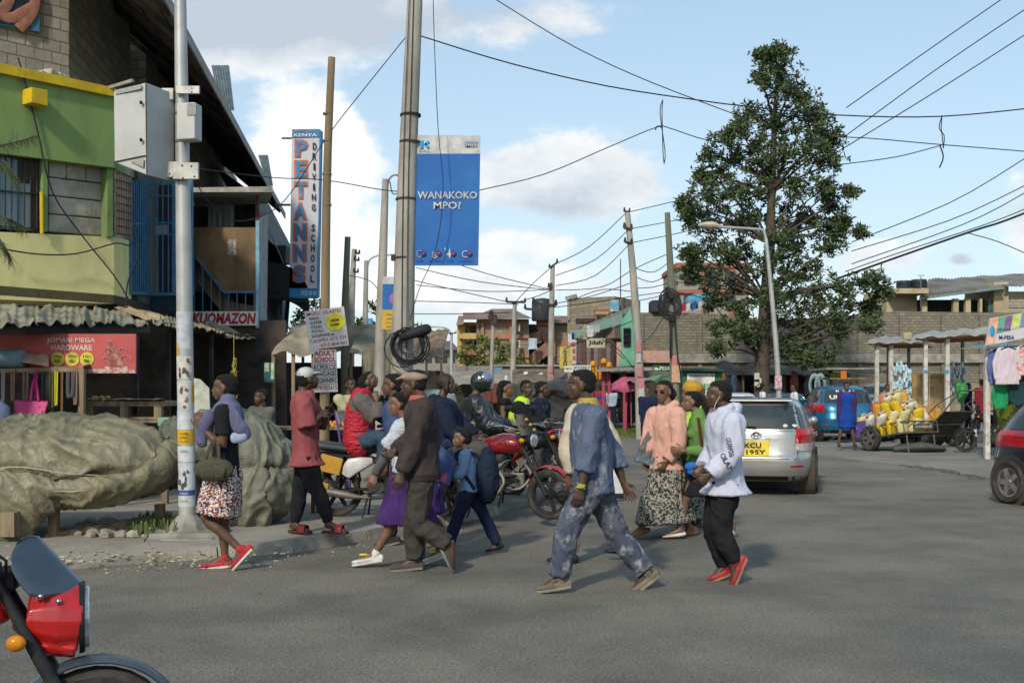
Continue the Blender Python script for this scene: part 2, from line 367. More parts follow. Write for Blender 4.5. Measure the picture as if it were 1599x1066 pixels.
def person(label,Y,J,face,cat='person',group=None,S=1.0,sex='m',skin='b',lod=1,hface=None,pitch=0,roll=0,curl=.35,palm=None,build=1.0,feet=True,hands=True,head_s=None,seat=False,zmin=None,ffN=None,ffF=None):
 f=Fig();f.J=J;f.Y=Y;f.S=S;f.lod=lod;f.build=build;vox=VOX[lod]
 face=V((face[0],face[1],0)).normalized();lat=V((-face.y,face.x,0))
 if abs(lat.y)>.25:
  if lat.y>0:lat=-lat
 elif lat.x<0:lat=-lat
 f.face,f.lat=face,lat
 def W(k,d=0):
  j=J[k];return P(j[0],j[1],Y)+V((0,j[2]if len(j)>2 else d,0))*1.0
 hd,nk,pv=W('hd'),W('nk'),W('pv');sw=(.185 if sex=='m' else .165)*S*build;hw=(.085 if sex=='m' else .09)*S
 f.hd,f.nk,f.pv=hd,nk,pv;tor=(nk-pv).normalized()
 f.j=j={}
 for s,q in(('N',1),('F',-1)):
  j['s'+s]=W('s'+s,lat.y*sw*q)if 's'+s in J else nk-tor*.05*S+lat*sw*q
  j['h'+s]=pv+lat*hw*q
  j['e'+s]=W('e'+s,j['s'+s].y-Y);j['w'+s]=W('w'+s,j['s'+s].y-Y)
  j['k'+s]=W('k'+s,j['h'+s].y-Y);j['a'+s]=W('a'+s,j['h'+s].y-Y)
  if 't'+s in J:j['t'+s]=W('t'+s,j['a'+s].y-Y)
  else:j['t'+s]=j['a'+s]+face*.17*S-UP*.055*S
  if 'm'+s in J:j['m'+s]=W('m'+s,j['w'+s].y-Y)
  else:j['m'+s]=j['w'+s]+(j['w'+s]-j['e'+s]).normalized()*.17*S
 b=MB();B=build
 chest=(.165,.112)if sex=='m' else(.15,.105);waist=(.138,.098)if sex=='m' else(.125,.09);hips=(.16,.115)if sex=='m' else(.17,.125)
 f.rings=[(pv-tor*.07*S,(hips[0]*.8,hips[1]*.8)),(pv,hips),(pv.lerp(nk,.38),waist),(pv.lerp(nk,.72),chest),(pv.lerp(nk,.9),(chest[0]*.92,chest[1]*.78)),(pv.lerp(nk,1.0),(.062,.06))]
 sc=lambda r:(r[0]*S*B,r[1]*S*B)
 b.tube([p for p,r in f.rings],[(sc(r)[0]*.93,sc(r)[1]*.93)for p,r in f.rings],n=16,cap=2,side=lat,sub=3)
 hs=(head_s or S)*1.0;hf=V(hface).normalized()if hface else face;hl=UP.cross(hf).normalized()
 M=Matrix((hf,hl,UP)).transposed()@Matrix.Rotation(-pitch,3,'Y')@Matrix.Rotation(roll,3,'X');f.M=M;f.hs=hs
 H=lambda x,y,z:hd+M@V((x,y,z))*hs;f.H=H
 b.tube([nk-tor*.05*S,nk+UP*.03*S,H(-.02,0,-.05)],[.062*S*B,.054*S,.052*S],n=12,sub=2,cap=2)
 def E(c,r,n=16,m=10):b.ell(H(*c),[x*hs for x in r],n,m,M)
 E((-.018,0,.03),(.098,.076,.088));E((.03,0,-.028),(.062,.06,.078));E((.052,0,-.083),(.034,.034,.028))
 E((.035,0,.045),(.055,.062,.05));E((-.01,0,-.045),(.055,.052,.05))
 if lod<2:
  b.tube([H(.084,0,.018),H(.093,0,-.005),H(.1,0,-.024)],[.009*hs,.012*hs,.015*hs],n=8,cap=2);E((.088,0,-.03),(.017,.023,.011))
  E((.087,0,-.052),(.017,.028,.010));E((.085,0,-.067),(.016,.025,.010));E((.072,0,.027),(.022,.05,.012))
  for q in(-1,1):E((.045,.034*q,-.022),(.036,.024,.03));E((-.008,.075*q,-.008),(.02,.011,.033))
 for s,q in(('N',1),('F',-1)):
  sh,el,wr=j['s'+s],j['e'+s],j['w'+s];r=S*B
  b.tube([nk-tor*.07*S+lat*q*.05*S,sh],[.05*r,.055*r],n=10,cap=2)
  b.tube([sh,sh.lerp(el,.35),el,el.lerp(wr,.3),wr],[.054*r,.05*r,.038*r,.04*r,.026*S],n=12,cap=2,sub=2)
  if hands:
   tip=j['m'+s];d=(tip-wr).normalized();a=face-d*face.dot(d)
   if a.length<.3:a=UP-d*UP.dot(d)
   a.normalize()
   if palm and s in palm:
    a=V(palm[s]);a=(a-d*a.dot(d)).normalized()
   nrm=d.cross(a);
   if nrm.dot(lat*q)>0:nrm=-nrm
   b.tube([wr-d*.02*S,wr+d*.03*S,wr+d*.085*S],[(.026*S,.02*S),(.036*S,.016*S),(.041*S,.014*S)],n=12,side=a,cap=2)
   cu=curl if isinstance(curl,(int,float))else curl[s]
   for i in range(4):
    p=wr+d*(.085-.004*abs(i-1.2))*S+a*(1.5-i)*.0225*S;L=(.082,.09,.084,.066)[i]*S;dd=d+a*(1.5-i)*.05;pts=[p-d*.02*S,p]
    for k,fr in enumerate((.45,.3,.25)):
     dd=(dd*math.cos(cu)+nrm*math.sin(cu)*(1 if k<2 else .8)).normalized();nn2=nrm-dd*nrm.dot(dd)
     p=p+dd*L*fr;pts.append(p)
    b.tube(pts,[.0095*S,.0095*S,.009*S,.0085*S,.007*S],n=8,cap=2)
   p=wr+d*.025*S+a*.03*S;t=(d*.65+a*.7+nrm*.25).normalized();p2=p+t*.045*S;p3=p2+(d*.95+a*.2+nrm*.3).normalized()*.035*S
   b.tube([wr+d*.02*S+a*.012*S,p,p2,p3],[.014*S,.013*S,.011*S,.009*S],n=8,cap=2)
  hp,kn,an,to=j['h'+s],j['k'+s],j['a'+s],j['t'+s];f.__dict__['toe'+s]=to
  b.tube([hp,hp.lerp(kn,.4),kn,kn.lerp(an,.32),kn.lerp(an,.75),an],[.082*r,.075*r,.052*r,.052*r,.036*S,.034*S],n=12,cap=2,sub=2)
  if feet:
   fd=(to-an);fd=fd.normalized();dn=(an-kn).normalized();ff=(fd-dn*fd.dot(dn)*.0);heel=an+dn*.035*S-ff*.04*S
   b.tube([an,heel.lerp(an,.3),heel],[.034*S,.034*S,.028*S],n=10,cap=2)
   b.tube([heel,an.lerp(to,.5)+dn*.012*S,to],[.028*S,.033*S,.024*S],n=10,cap=2);b.tube([an,an.lerp(to,.45)],[.033*S,.03*S],n=10,cap=2)
 base=V((pv.x,pv.y,0));zz=min(j['aN'].z,j['aF'].z);base.z=zmin if zmin is not None else max(0,zz-.09)
 me=fuse(b,vox,'person',2)
 me.transform(Matrix.Translation(-base));me.materials.append(SKIN[skin]);me.update()
 o=bpy.data.objects.new('person',me);C.objects.link(o);o.location=base;tag(o,label,cat,group);INV[o.name]=Matrix.Translation(-base)
 f.o=o;f.base=base
 if lod<2:
  for q in(-1,1):
   e=MB();e.ell(H(.076,.031*q,.006),(.0115*hs,)*3,8,6,M);e.mi=1;e.ell(H(.0825,.031*q,.006),(.0066*hs,)*3,6,5,M);obj('eye',e,[M_eye,M_iris],o,True)
 return f
def wear(f,name,m,mb,fold=.006,fs=7,nz=.6,vox=None,smooth=3,seed=None,parent=None):
 me=fuse(mb,vox or VOX[f.lod]*1.35,name,smooth,fold,fs,seed if seed is not None else len(C.objects)%97,nz=nz)
 me.transform(Matrix.Translation(-f.base));
 for x in(m if isinstance(m,list)else[m]):me.materials.append(x)
 o=bpy.data.objects.new(name,me);C.objects.link(o);o.parent=parent or f.o;INV[o.name]=INV[f.o.name];return o
def top(f,m,inf=.018,sleeve=1.0,hem=.06,name='shirt',belly=0,bust=0,collar=0,arm=1.0,fold=.006,hood=0,lowhem=0,sleeves='NF',flare=0,puff=0):
 b=MB();S,B=f.S,f.build;tor=(f.nk-f.pv).normalized();rings=f.rings[1:]
 pts=[f.pv-tor*(hem+.001)];rr=[(rings[0][1][0]*S*B+inf+.006+flare,rings[0][1][1]*S*B+inf+.006+flare)]
 for k,(p,r)in enumerate(rings):
  e=inf if k<4 else .012
  w=(r[0]*S*B+e,r[1]*S*B+e+(belly if k==1 else 0));pts.append(p);rr.append(w)
 if hem<0.01:pts=pts[2:];rr=rr[2:];pts.insert(0,f.pv-tor*hem);rr.insert(0,(rings[0][1][0]*S*B+inf,rings[0][1][1]*S*B+inf))
 b.tube(pts,rr,n=18,side=f.lat,sub=3,cap=1)
 for s,q in(('N',1),('F',-1)):
  sh,el,wr=f.j['s'+s],f.j['e'+s],f.j['w'+s];r=S*B;i2=inf*arm
  b.tube([f.nk-tor*.08*S+f.lat*q*.03*S,sh-tor*.01*S],[.062*r,.06*r+i2*.6],n=12,cap=2)
  if s not in sleeves or sleeve<=0:continue
  path=[sh,sh.lerp(el,.35)];rad=[.06*r+i2*.8,.054*r+i2]
  if sleeve<=.5:path.append(sh.lerp(el,sleeve*2));rad.append(.05*r+i2*1.3)
  else:
   path+=[el];rad+=[.046*r+i2]
   path+=[el.lerp(wr,.4),el.lerp(wr,(sleeve-.5)*2*.97)];rad+=[.046*r+i2,.032*r+i2*.6+puff]
  b.tube(path,rad,n=14,cap=1,sub=2)
 if bust:
  for q in(-1,1):b.ell(f.pv.lerp(f.nk,.68)+f.face*.075*S+f.lat*.07*q*S,(.065*S*bust,.065*S*bust,.06*S*bust))
 if collar:b.tube([f.nk-tor*.02,f.nk+UP*collar*S*.6+f.face*.005,f.nk+UP*collar*S+f.face*.008],[(.085*S,.085*S),(.072*S,.07*S),(.066*S,.066*S)],n=14,cap=1)
 if hood:
  b.tube([f.nk-f.face*.05*S-UP*.02+f.lat*.07*S,f.nk-f.face*.1*S-UP*.0,f.nk-f.face*.05*S-UP*.02-f.lat*.07*S],[.045*S,.06*S*hood,.045*S],n=10,cap=2,sub=3)
  b.tube([f.nk-f.face*.04*S+f.lat*.08*S+UP*.02,f.nk+f.face*.06*S+f.lat*.06*S-UP*.03*S,f.nk+f.face*.09*S-UP*.06*S],[.04*S,.035*S,.025*S],n=8,cap=2,sub=2)
  b.tube([f.nk-f.face*.04*S-f.lat*.08*S+UP*.02,f.nk+f.face*.06*S-f.lat*.06*S-UP*.03*S,f.nk+f.face*.09*S-UP*.06*S],[.04*S,.035*S,.025*S],n=8,cap=2,sub=2)
 return wear(f,name,m,b,fold)
def trousers(f,m,inf=.016,cuff=.07,length=.95,name='trousers',fold=.007,thigh=1.0):
 b=MB();S,B=f.S,f.build;tor=(f.nk-f.pv).normalized();r1=f.rings[1][1]
 b.tube([f.pv-UP*.06*S,f.pv-UP*.02*S,f.pv+tor*.07*S,f.pv+tor*.13*S],[(r1[0]*S*B*.85+inf*.5,r1[1]*S*B*.85+inf*.5),(r1[0]*S*B+inf*.6,r1[1]*S*B+inf*.6),(r1[0]*S*B*.95+inf*.4,r1[1]*S*B*.95+inf*.4),(r1[0]*S*B*.86,r1[1]*S*B*.86)],n=16,side=f.lat,cap=2)
 for s in 'NF':
  hp,kn,an=f.j['h'+s],f.j['k'+s],f.j['a'+s];r=S*B;e=kn.lerp(an,length)
  b.tube([hp,hp.lerp(kn,.35),kn,kn.lerp(an,.4),e],[(.088*r+inf)*thigh,(.082*r+inf)*thigh,.060*r+inf,.054*r+inf*1.1,cuff*S],n=14,cap=1,sub=3)
 return wear(f,name,m,b,fold,8,.8)
def skirt(f,m,hem_py,inf=.02,flare=.03,name='skirt',fold=.012,waist=.1,fs=9,kneeless=False,top_r=1.0):
 b=MB();S=f.S;zt=f.pv.z+waist*S;zb=HC+(HY-hem_py)*f.Y/F;n=6;pts,rr=[],[]
 LN=[f.j['hN'],f.j['kN'],f.j['aN']];LF=[f.j['hF'],f.j['kF'],f.j['aF']];cpv=f.pv;r1=f.rings[1][1]
 for i in range(n+1):
  t=i/n;z=zt+(zb-zt)*t
  if z>=f.pv.z:c=f.pv.copy();c.z=z;k=1-(z-f.pv.z)/(waist*S)*.2;ra,rb=r1[0]*S*k+inf*.6,r1[1]*S*k+inf*.6
  else:
   a,d=poly_at(LN,z),poly_at(LF,z);c=(a+d)/2;w=(a-d);u=min(1,(f.pv.z-z)/(.4*S));lr=.09-.03*u
   ra=max(abs(w.dot(f.lat))/2+lr*S,r1[0]*S*(1-.1*u))+inf+flare*u;rb=max(abs(w.dot(f.face))/2+lr*S,r1[1]*S)+inf+flare*u;c.z=z
   c=c.lerp(V((cpv.x,cpv.y,z)),.35)
  pts.append(c);rr.append((ra,rb))
 b.tube(pts,rr,n=20,side=f.lat,cap=1,sub=3)
 return wear(f,name,m,b,fold,fs,.25)
def shoes(f,m,sole=None,name='shoe',h=.05,flat=False,high=0,which='NF'):
 S=f.S
 for s in which:
  kn,an,to=f.j['k'+s],f.j['a'+s],f.j['t'+s];fd=(to-an).normalized();dn=-UP if abs(fd.z)<.45 else(fd.cross(fd.cross(UP))).normalized()
  if dn.z>0:dn=-dn
  sd=fd.cross(dn).normalized();L=.2*S;bt=an+dn*.05*S
  fwd=(to-bt);fwd.normalize();dn=(dn-fwd*dn.dot(fwd)).normalized();heel=bt-fwd*.05*S;toe=to+fwd*.035*S
  b=MB();b.tube([heel,heel.lerp(toe,.25),heel.lerp(toe,.6),heel.lerp(toe,.85),toe],[(.03*S,h*.85*S),(.036*S,h*S),(.043*S,h*.62*S),(.04*S,h*.5*S),(.024*S,h*.3*S)],n=14,side=sd,cap=2,sub=2)
  if not flat:b.tube([heel.lerp(toe,.2)-dn*.03*S,an-(an-kn).normalized()*(.01+high)*S],[.04*S,.043*S],n=12,cap=2)
  o=wear(f,name,m,b,0,1,1,vox=max(.006,VOX[f.lod]*.8),smooth=2)
  if sole:
   k=MB();pr=[(heel-fwd*.012*S,.026),(heel.lerp(toe,.2),.037),(heel.lerp(toe,.6),.045),(heel.lerp(toe,.85),.043),(toe+fwd*.01*S,.025)]
   up=[p+dn*.014*S+sd*w*S for p,w in pr]+[p+dn*.014*S-sd*w*S for p,w in pr[::-1]]
   k.slab(up,dn*.022*S);obj('sole',k,sole,o,False,bevel=.004)
def hair(f,kind='short',m=None,name='hair'):
 b=MB();H,M,s=f.H,f.M,f.hs;m=m or M_hair
 def E(c,r):b.ell(H(*c),[x*s for x in r],16,10,M)
 E((-.036,0,.05),(.092,.0795,.079));E((-.055,0,.0),(.064,.071,.066));E((-.0,0,.085),(.07,.06,.04))
 if kind=='afro':E((-.03,0,.06),(.11,.095,.09))
 if kind=='bun':E((-.115,0,.06),(.045,.045,.04))
 if kind=='pony':
  b.tube([H(-.1,0,.05),H(-.15,0,.03),H(-.17,0,-.04),H(-.15,0,-.12)],[.035*s,.045*s,.05*s,.03*s],n=10,cap=2,sub=3)
 if kind=='long':
  for q in(-1,0,1):b.tube([H(-.05,.05*q,.06),H(-.09,.065*q,-.02),H(-.08,.075*q,-.14),H(-.07,.07*q,-.24)],[.05*s,.045*s,.04*s,.025*s],n=10,cap=2,sub=2)
 return wear(f,name,m,b,.004 if kind!='short' else .0025,60,1,vox=max(.006,VOX[f.lod]*.8),smooth=1)
def stand(px,foot,hpx,dx=0,face=(0,-1),stride=0,armN=None,armF=None,lean=0):
 """joints of an upright figure hpx photo pixels tall"""
 u=hpx/1.75;q=1 if face[0]>=0 else-1;side=abs(face[0])/math.hypot(*face)
 top_=foot-hpx;w=.19*(1-side)*u;hw=.09*(1-side)*u
 J={'hd':(px+q*side*.02*u,top_+.115*u),'nk':(px-q*side*.01*u,top_+.27*u),'pv':(px,top_+.84*u)}
 st=stride*u/2
 for s,k in(('N',1),('F',-1)):
  ex=armN if s=='N' else armF
  ax=px+k*w
  J['e'+s]=(ax+k*.04*u*(1-side)-q*side*.03*u,top_+.62*u);J['w'+s]=(ax+k*.05*u*(1-side)+q*side*.03*u,top_+.86*u)
  if ex:J['e'+s]=(px+ex[0]*u,top_+ex[1]*u,ex[4]if len(ex)>4 else 0);J['w'+s]=(px+ex[2]*u,top_+ex[3]*u,ex[5]if len(ex)>5 else-.15)
  J['k'+s]=(px+k*hw+k*st*.55+q*side*.03*u,top_+1.27*u);J['a'+s]=(px+k*hw*1.1+k*st,top_+1.67*u)
 return J
 # ---------------------------------------------------------------- ground, road, pavement
def ragged(pts,step=.35,amp=.06,seed=0,closed=False):
 out=[];n=len(pts)
 for i in range(n if closed else n-1):
  a,b=V(pts[i]),V(pts[(i+1)%n]);L=(b-a).length;k=max(1,min(60,int(L/step)))
  for q in range(k):
   p=a.lerp(b,q/k);o=noise.noise_vector(p*1.7+V((seed,0,0)))*amp+noise.noise_vector(p*.5+V((seed,3,0)))*amp*2
   out.append(p+V((o.x,o.y,0)))
 if not closed:out.append(V(pts[-1]))
 return out
M_dirt=mat('packed_dirt',(.27,.235,.185),.95,c2=(.19,.165,.13),scale=.9,detail=9,bump=.7,bscale=14,dirt=(.13,.115,.095),dscale=.35)
M_asph=mat('asphalt',(.195,.176,.143),.86,c2=(.135,.127,.108),scale=.5,detail=12,bump=.9,bscale=70,dirt=(.24,.215,.17),dscale=.3,damt=.8,spec=.25)
nt=M_asph.node_tree
b_=nt.nodes['Principled BSDF'];src=b_.inputs['Base Color'].links[0].from_socket
tcn=nt.nodes.new('ShaderNodeTexCoord');vo=nt.nodes.new('ShaderNodeTexNoise');vo.inputs['Scale'].default_value=48;vo.inputs['Detail'].default_value=3
nt.links.new(tcn.outputs['Object'],vo.inputs[0]);rp=nt.nodes.new('ShaderNodeMapRange');nt.links.new(vo.outputs[0],rp.inputs[0])
rp.inputs[1].default_value=.3;rp.inputs[2].default_value=.7;rp.inputs[3].default_value=.62;rp.inputs[4].default_value=1.4
vm=nt.nodes.new('ShaderNodeVectorMath');vm.operation='SCALE';nt.links.new(src,vm.inputs[0])
bn=nt.nodes.new('ShaderNodeTexNoise');bn.inputs['Scale'].default_value=1.1;bn.inputs['Detail'].default_value=9;bn.inputs['Roughness'].default_value=.7;bn.inputs['Distortion'].default_value=.1;nt.links.new(tcn.outputs['Object'],bn.inputs[0])
br_=nt.nodes.new('ShaderNodeMapRange');nt.links.new(bn.outputs[0],br_.inputs[0]);br_.inputs[1].default_value=.34;br_.inputs[2].default_value=.6;br_.inputs[3].default_value=.86;br_.inputs[4].default_value=1.08
mm_=nt.nodes.new('ShaderNodeMath');mm_.operation='MULTIPLY';nt.links.new(rp.outputs[0],mm_.inputs[0]);nt.links.new(br_.outputs[0],mm_.inputs[1]);nt.links.new(mm_.outputs[0],vm.inputs['Scale'])
nt.links.new(vm.outputs[0],b_.inputs['Base Color'])
g=MB();g.add([(-2500,-60,-.03),(2500,-60,-.03),(2500,3500,-.03),(-2500,3500,-.03)],[(0,1,2,3)]);struct('ground',g,M_dirt)
KERB=[G(-1400,955),G(0,893),G(130,889),G(259,877),G(340,871),G(460,863),G(577,844),G(697,819),G(780,803),G(850,783),G(893,750),G(905,722),G(880,700),G(700,683),G(300,674)]
far=[G(300,655),G(700,662),G(957,676),G(1006,684),G(1150,699),G(1300,713),G(1437,730),G(1544,747),G(1900,775),V((40,14,0)),V((40,-30,0)),V((-40,-30,0)),V((-12,6,0))]
rd=ragged([p+V((-.15,.35,0))for p in KERB[1:]],.3,.03,1)+ragged(far[:9],.4,.10,2)+far[9:12]+[V((-16,7.2,0))]
g=MB();g.add([(p.x,p.y,-.0)for p in rd],[tuple(range(len(rd)-1,-1,-1))]);struct('road',g,M_asph)
M_apron=mat('worn_apron',(.225,.21,.18),.93,c2=(.17,.16,.14),scale=.8,detail=9,bump=.6,bscale=30,dirt=(.12,.108,.09),dscale=.5)
ap=ragged([p+V((0,-.05,0))for p in far[2:9]],.4,.12,9)+[V((60,20,0)),V((60,75,0)),V((-20,75,0)),G(700,655)]
g=MB();g.add([(p.x,p.y,-.012)for p in ap],[tuple(range(len(ap)))]);struct('side_ground',g,M_apron)
lip=[]
for i,(px,py)in enumerate([(1415,727),(1440,731),(1470,735),(1505,741),(1545,748)]):lip.append(G(px,py))
g=MB()
for a,b in zip(lip,lip[1:]):
 for k in range(7):
  p=a.lerp(b,(k+random.random()*.6)/7);g.ell((p.x+random.uniform(-.1,.1),p.y+random.uniform(-.22,.15),.0),(random.uniform(.08,.2),random.uniform(.05,.12),random.uniform(.02,.045)),7,5)
struct('road_edge_rubble',g,mat('tar_lump',(.07,.065,.055),.95,c2=(.12,.11,.09),bump=.6),kind='stuff')
def kpt(i):
 a=KERB[i];return a
M_pave=mat('dusty_pavement',(.285,.26,.215),.93,c2=(.22,.2,.165),scale=1.4,detail=9,bump=.5,bscale=24,dirt=(.15,.135,.11),dscale=.8)
kb=KERB[:12];zt=[.006,.012,.02,.085,.1,.1,.1,.1,.09,.05,.03,.01]
g=MB()
def pav(u,v):
 t=u*(len(kb)-1);i=min(int(t),len(kb)-2);p=kb[i].lerp(kb[i+1],t-i);z0=zt[i]+(zt[i+1]-zt[i])*(t-i)
 back=V((min(-14,p.x-10),p.y+34,.1));q=p.lerp(back,v**2.2)+V((-.05,.05,0));w=min(1,v*6)
 q.z=max(z0,.03)*(1-w)+.1*w+noise.noise(q*1.3)*.008 if v>0 else-.02;return q
g.grid(pav,66,40);struct('pavement',g,M_pave,True)
M_kerb=mat('kerb_concrete',(.33,.305,.255),.9,c2=(.24,.22,.185),scale=5,bump=.5,bscale=40,dirt=(.15,.13,.1),dscale=3)
g=MB();seg=KERB[3:9];acc=[]
for a,b in zip(seg,seg[1:]):
 L=(b-a).length;n=max(1,round(L/.95))
 for k in range(n):acc.append((a.lerp(b,(k+.012)/n),a.lerp(b,(k+.988)/n)))
for i,(a,b)in enumerate(acc):
 d=(b-a).normalized();nn=V((-d.y,d.x,0));z=.108+random.uniform(-.012,.008);o=random.uniform(-.01,.012)
 g.hexa([a+nn*o,b+nn*o,b+nn*(.2+o),a+nn*(.2+o),a+nn*(.035+o)+UP*z,b+nn*(.035+o)+UP*z,b+nn*(.2+o)+UP*z,a+nn*(.2+o)+UP*z])
struct('kerb',g,M_kerb)
g=MB();g2=MB()
for k in range(300):
 px=random.choice([random.gauss(150,90),random.uniform(0,460),random.gauss(60,50)]);py=random.gauss(868,9)if k%3 else random.uniform(850,884)
 p=G(px,py,.06);s=random.uniform(.006,.026);(g if k%3 else g2).box((p.x,p.y,.055+.045*random.random()),(s*2.2,s,.008),M=Matrix.Rotation(random.random()*6,3,'Z')@Matrix.Rotation(random.uniform(-.5,.5),3,'X'))
for k in range(150):
 a,b=random.choice(list(zip(KERB[2:10],KERB[3:11])));p=a.lerp(b,random.random());s=random.uniform(.005,.02)
 (g if k%2 else g2).box((p.x+random.uniform(.02,.35),p.y-random.uniform(.02,.35),.004),(s*2,s,.007),rz=random.random()*6)
for k in range(40):
 p=G(random.uniform(150,900),random.uniform(865,1050));s=random.uniform(.004,.012);g2.box((p.x,p.y,.004),(s*2,s,.006),rz=random.random()*6)
struct('litter',g,mat('maize_husk',(.5,.46,.3),.8,c2=(.3,.27,.18)),kind='stuff');struct('crumbs',g2,mat('grit',(.2,.18,.15),.9),kind='stuff')
M_grass=mat('grass_blades',(.075,.12,.022),.8,c2=(.12,.15,.04),kind='leaf')
g=MB();quad=[G(905,661),G(1010,668),G(1012,686),G(915,675)]
for k in range(9000):
 a,b=random.random(),random.random();p=quad[0].lerp(quad[1],a).lerp(quad[3].lerp(quad[2],a),b)+V((random.gauss(0,.25),random.gauss(0,.5),0))
 h=random.uniform(.04,.15);w=.02;an=random.random()*6.3;d=V((math.cos(an),math.sin(an),0));l=V((random.gauss(0,.03),random.gauss(0,.03),h))
 g.add([p-d*w-UP*.02,p+d*w-UP*.02,p+l],[(0,1,2)])
struct('grass',g,M_grass,kind='stuff')
g=MB();g.add([q+V((0,0,-.006))for q in quad],[(0,1,2,3)]);struct('grass_soil',g,mat('soil',(.09,.09,.04),.95))
# ================================================================ building on the left
def onplane(px,py,A,d,off=0):
 k=(px-CX)/F;n=V((d[1],-d[0],0)).normalized();A=V(A)+n*off
 t=(A.y*k-A.x)/(d[0]-k*d[1]);return P(px,py,A.y+t*d[1])
FA,FD=(-6.398,17.5,0),(.735,1)
SA,SD=(-6.40,18.3,0),(-.12,1)
def fr(px,py,off=0):return onplane(px,py,FA,FD,off)
def sdp(px,py,off=0):return onplane(px,py,SA,SD,off)
def quadslab(mb,pts,off):
 mb.slab(pts,off);return mb
def fpanel(mb,x0,x1,ytl,ytr,ybl,ybr,off=.0,th=.15,fn=fr,n=(-.806,.592,0)):
 a,b,c,d=fn(x0,ybl,off),fn(x1,ybr,off),fn(x1,ytr,off),fn(x0,ytl,off);return mb.slab([a,b,c,d],V(n)*th)
NB=(-.806,.592,0)
c_green=mat('green_limewash',(.20,.29,.095),.85,c2=(.16,.24,.08),scale=1.2,detail=8,bump=.25,dirt=(.10,.12,.06),dscale=1.6,damt=.8,map_=(1,1,.35))
c_yell=mat('pale_yellow_wash',(.68,.62,.27),.85,c2=(.58,.54,.25),scale=1.4,detail=8,bump=.3,dirt=(.25,.23,.12),dscale=2.2,map_=(1,1,.5))
c_cop=mat('chrome_yellow_paint',(.62,.42,.01),.7,c2=(.5,.34,.02),scale=3,dirt=(.14,.1,.03),dscale=5)
M_block=mat('grey_stone_block',(.40,.37,.31),.92,c2=(.25,.24,.21),scale=1.0,kind='brick',bump=1.0,bscale=14)
M_stone=mat('rough_stone',(.42,.39,.32),.92,c2=(.27,.25,.2),scale=1.6,detail=9,bump=.9,bscale=9,dirt=(.09,.08,.065),dscale=3)
M_roofd=mat('old_roof_sheet',(.10,.105,.11),.7,c2=(.07,.065,.06),scale=2,bump=.2,dirt=(.05,.04,.035))
c_blue=paint('blue_iron_paint',(.05,.17,.29),.5,dirt=(.04,.06,.08),dscale=6)
B=thing('corner_building','two-storey corner building with a green band, yellow coping and bare grey block upper floor','building',(-8,19,0))
m=MB();fpanel(m,-180,178,354,370,461,474,th=1.2);m.slab([fr(178,474),P(205,474,18.4),P(205,376,18.4),fr(178,370)],(-.5,.1,0));obj('yellow_wall',m,c_yell,B)
m=MB();fpanel(m,-180,178,78,152,216,262,off=.12,th=1.3);a1,a2=fr(178,262,.12),fr(178,152,.12);b1,b2=P(197,272,18.3),P(197,160,18.3);m.slab([a1,b1,b2,a2],(-.5,.1,0));m.slab([b1,sdp(236,290),sdp(236,222),b2],(-.5,0,0));obj('green_band',m,c_green,B)
m=MB();fpanel(m,-180,178,59,137,76,150.5,off=.2,th=1.2);m.slab([fr(178,150.5,.2),P(199,162,18.4),P(199,150,18.4),fr(178,137,.2)],(-.6,.1,0));obj('coping',m,c_cop,B)
m=MB();fpanel(m,49,75,136,141,160,166,off=.36,th=.3);obj('scupper_box',m,c_cop,B,bevel=.01)
m=MB();m.beam(fr(165,139,.1),fr(208,126,.6),.05);m.v;obj('drain_pipe',m,mat('pvc_pipe',(.3,.29,.26),.6),B)
m=MB()
for k in range(4):
 xs=[(76,167)]if k else[(76,104),(104,135),(135,167)]
 for(x0,x1)in xs:
  t0,t1=k/4,(k+1)/4;yl=248+(363-248)*t0;yl2=248+(363-248)*t1-1.4;yr=261+(370-261)*t0;yr2=261+(370-261)*t1-1.4
  q=lambda x,a,b:a+(b-a)*(x-76)/91
  fpanel(m,x0+.4,x1-.6,q(x0,yl,yr),q(x1,yl,yr),q(x0,yl2,yr2),q(x1,yl2,yr2),off=-.1-.02*random.random(),th=.5)
obj('stone_infill',m,M_stone,B,bevel=.02)
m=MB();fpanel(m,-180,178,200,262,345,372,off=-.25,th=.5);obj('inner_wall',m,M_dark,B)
for x0,x1 in((66,75),(167,177)):
 m=MB();q=lambda x:(x-76)/91;fpanel(m,x0,x1,248+q(x0)*13,248+q(x1)*13,362+q(x0)*8,362+q(x1)*8,off=.05,th=.3);obj('pilaster',m,c_green,B,bevel=.01)
m=MB();m.tube([fr(65,300,.08),fr(65.5,365,.08)],.03);obj('pipe',m,c_cop,B,True)
w=MB();fpanel(w,-170,64,222,247,345,361,off=-.06,th=.06);W_=obj('window',w,mat('curtained_glass',(.16,.25,.28),.25,c2=(.3,.4,.42),scale=1.5,map_=(3,3,.3),spec=.6),B)
w=MB();fpanel(w,29,64,244,247,285,288,off=-.04,th=.02);fpanel(w,50,63,286,288,358,360,off=-.04,th=.02);obj('pane',w,mat('brown_shutter',(.07,.05,.04),.7),W_)
w=MB()
for k in range(24):
 x=-170+k*9.9;yt=222+(x+170)*.107;yb=345+(x+170)*.069;w.tube([fr(x,yt,.0),fr(x,yb,.0)],.013,n=6)
for r in(.02,.5,.98):w.tube([fr(-170,222+123*r,.0),fr(62,247+113*r,.0)],.016,n=6)
obj('window_bars',w,M_black,B)
m=MB()
back=V((-2.2,2.6,0));a,b=fr(-180,612),fr(178,612);m.slab([V((a.x,a.y,0))+back,V((b.x,b.y,0))+back,V((b.x,b.y,3.4))+back,V((a.x,a.y,3.4))+back],(-.2,.3,0));obj('shop_back_wall',m,M_dark,B)
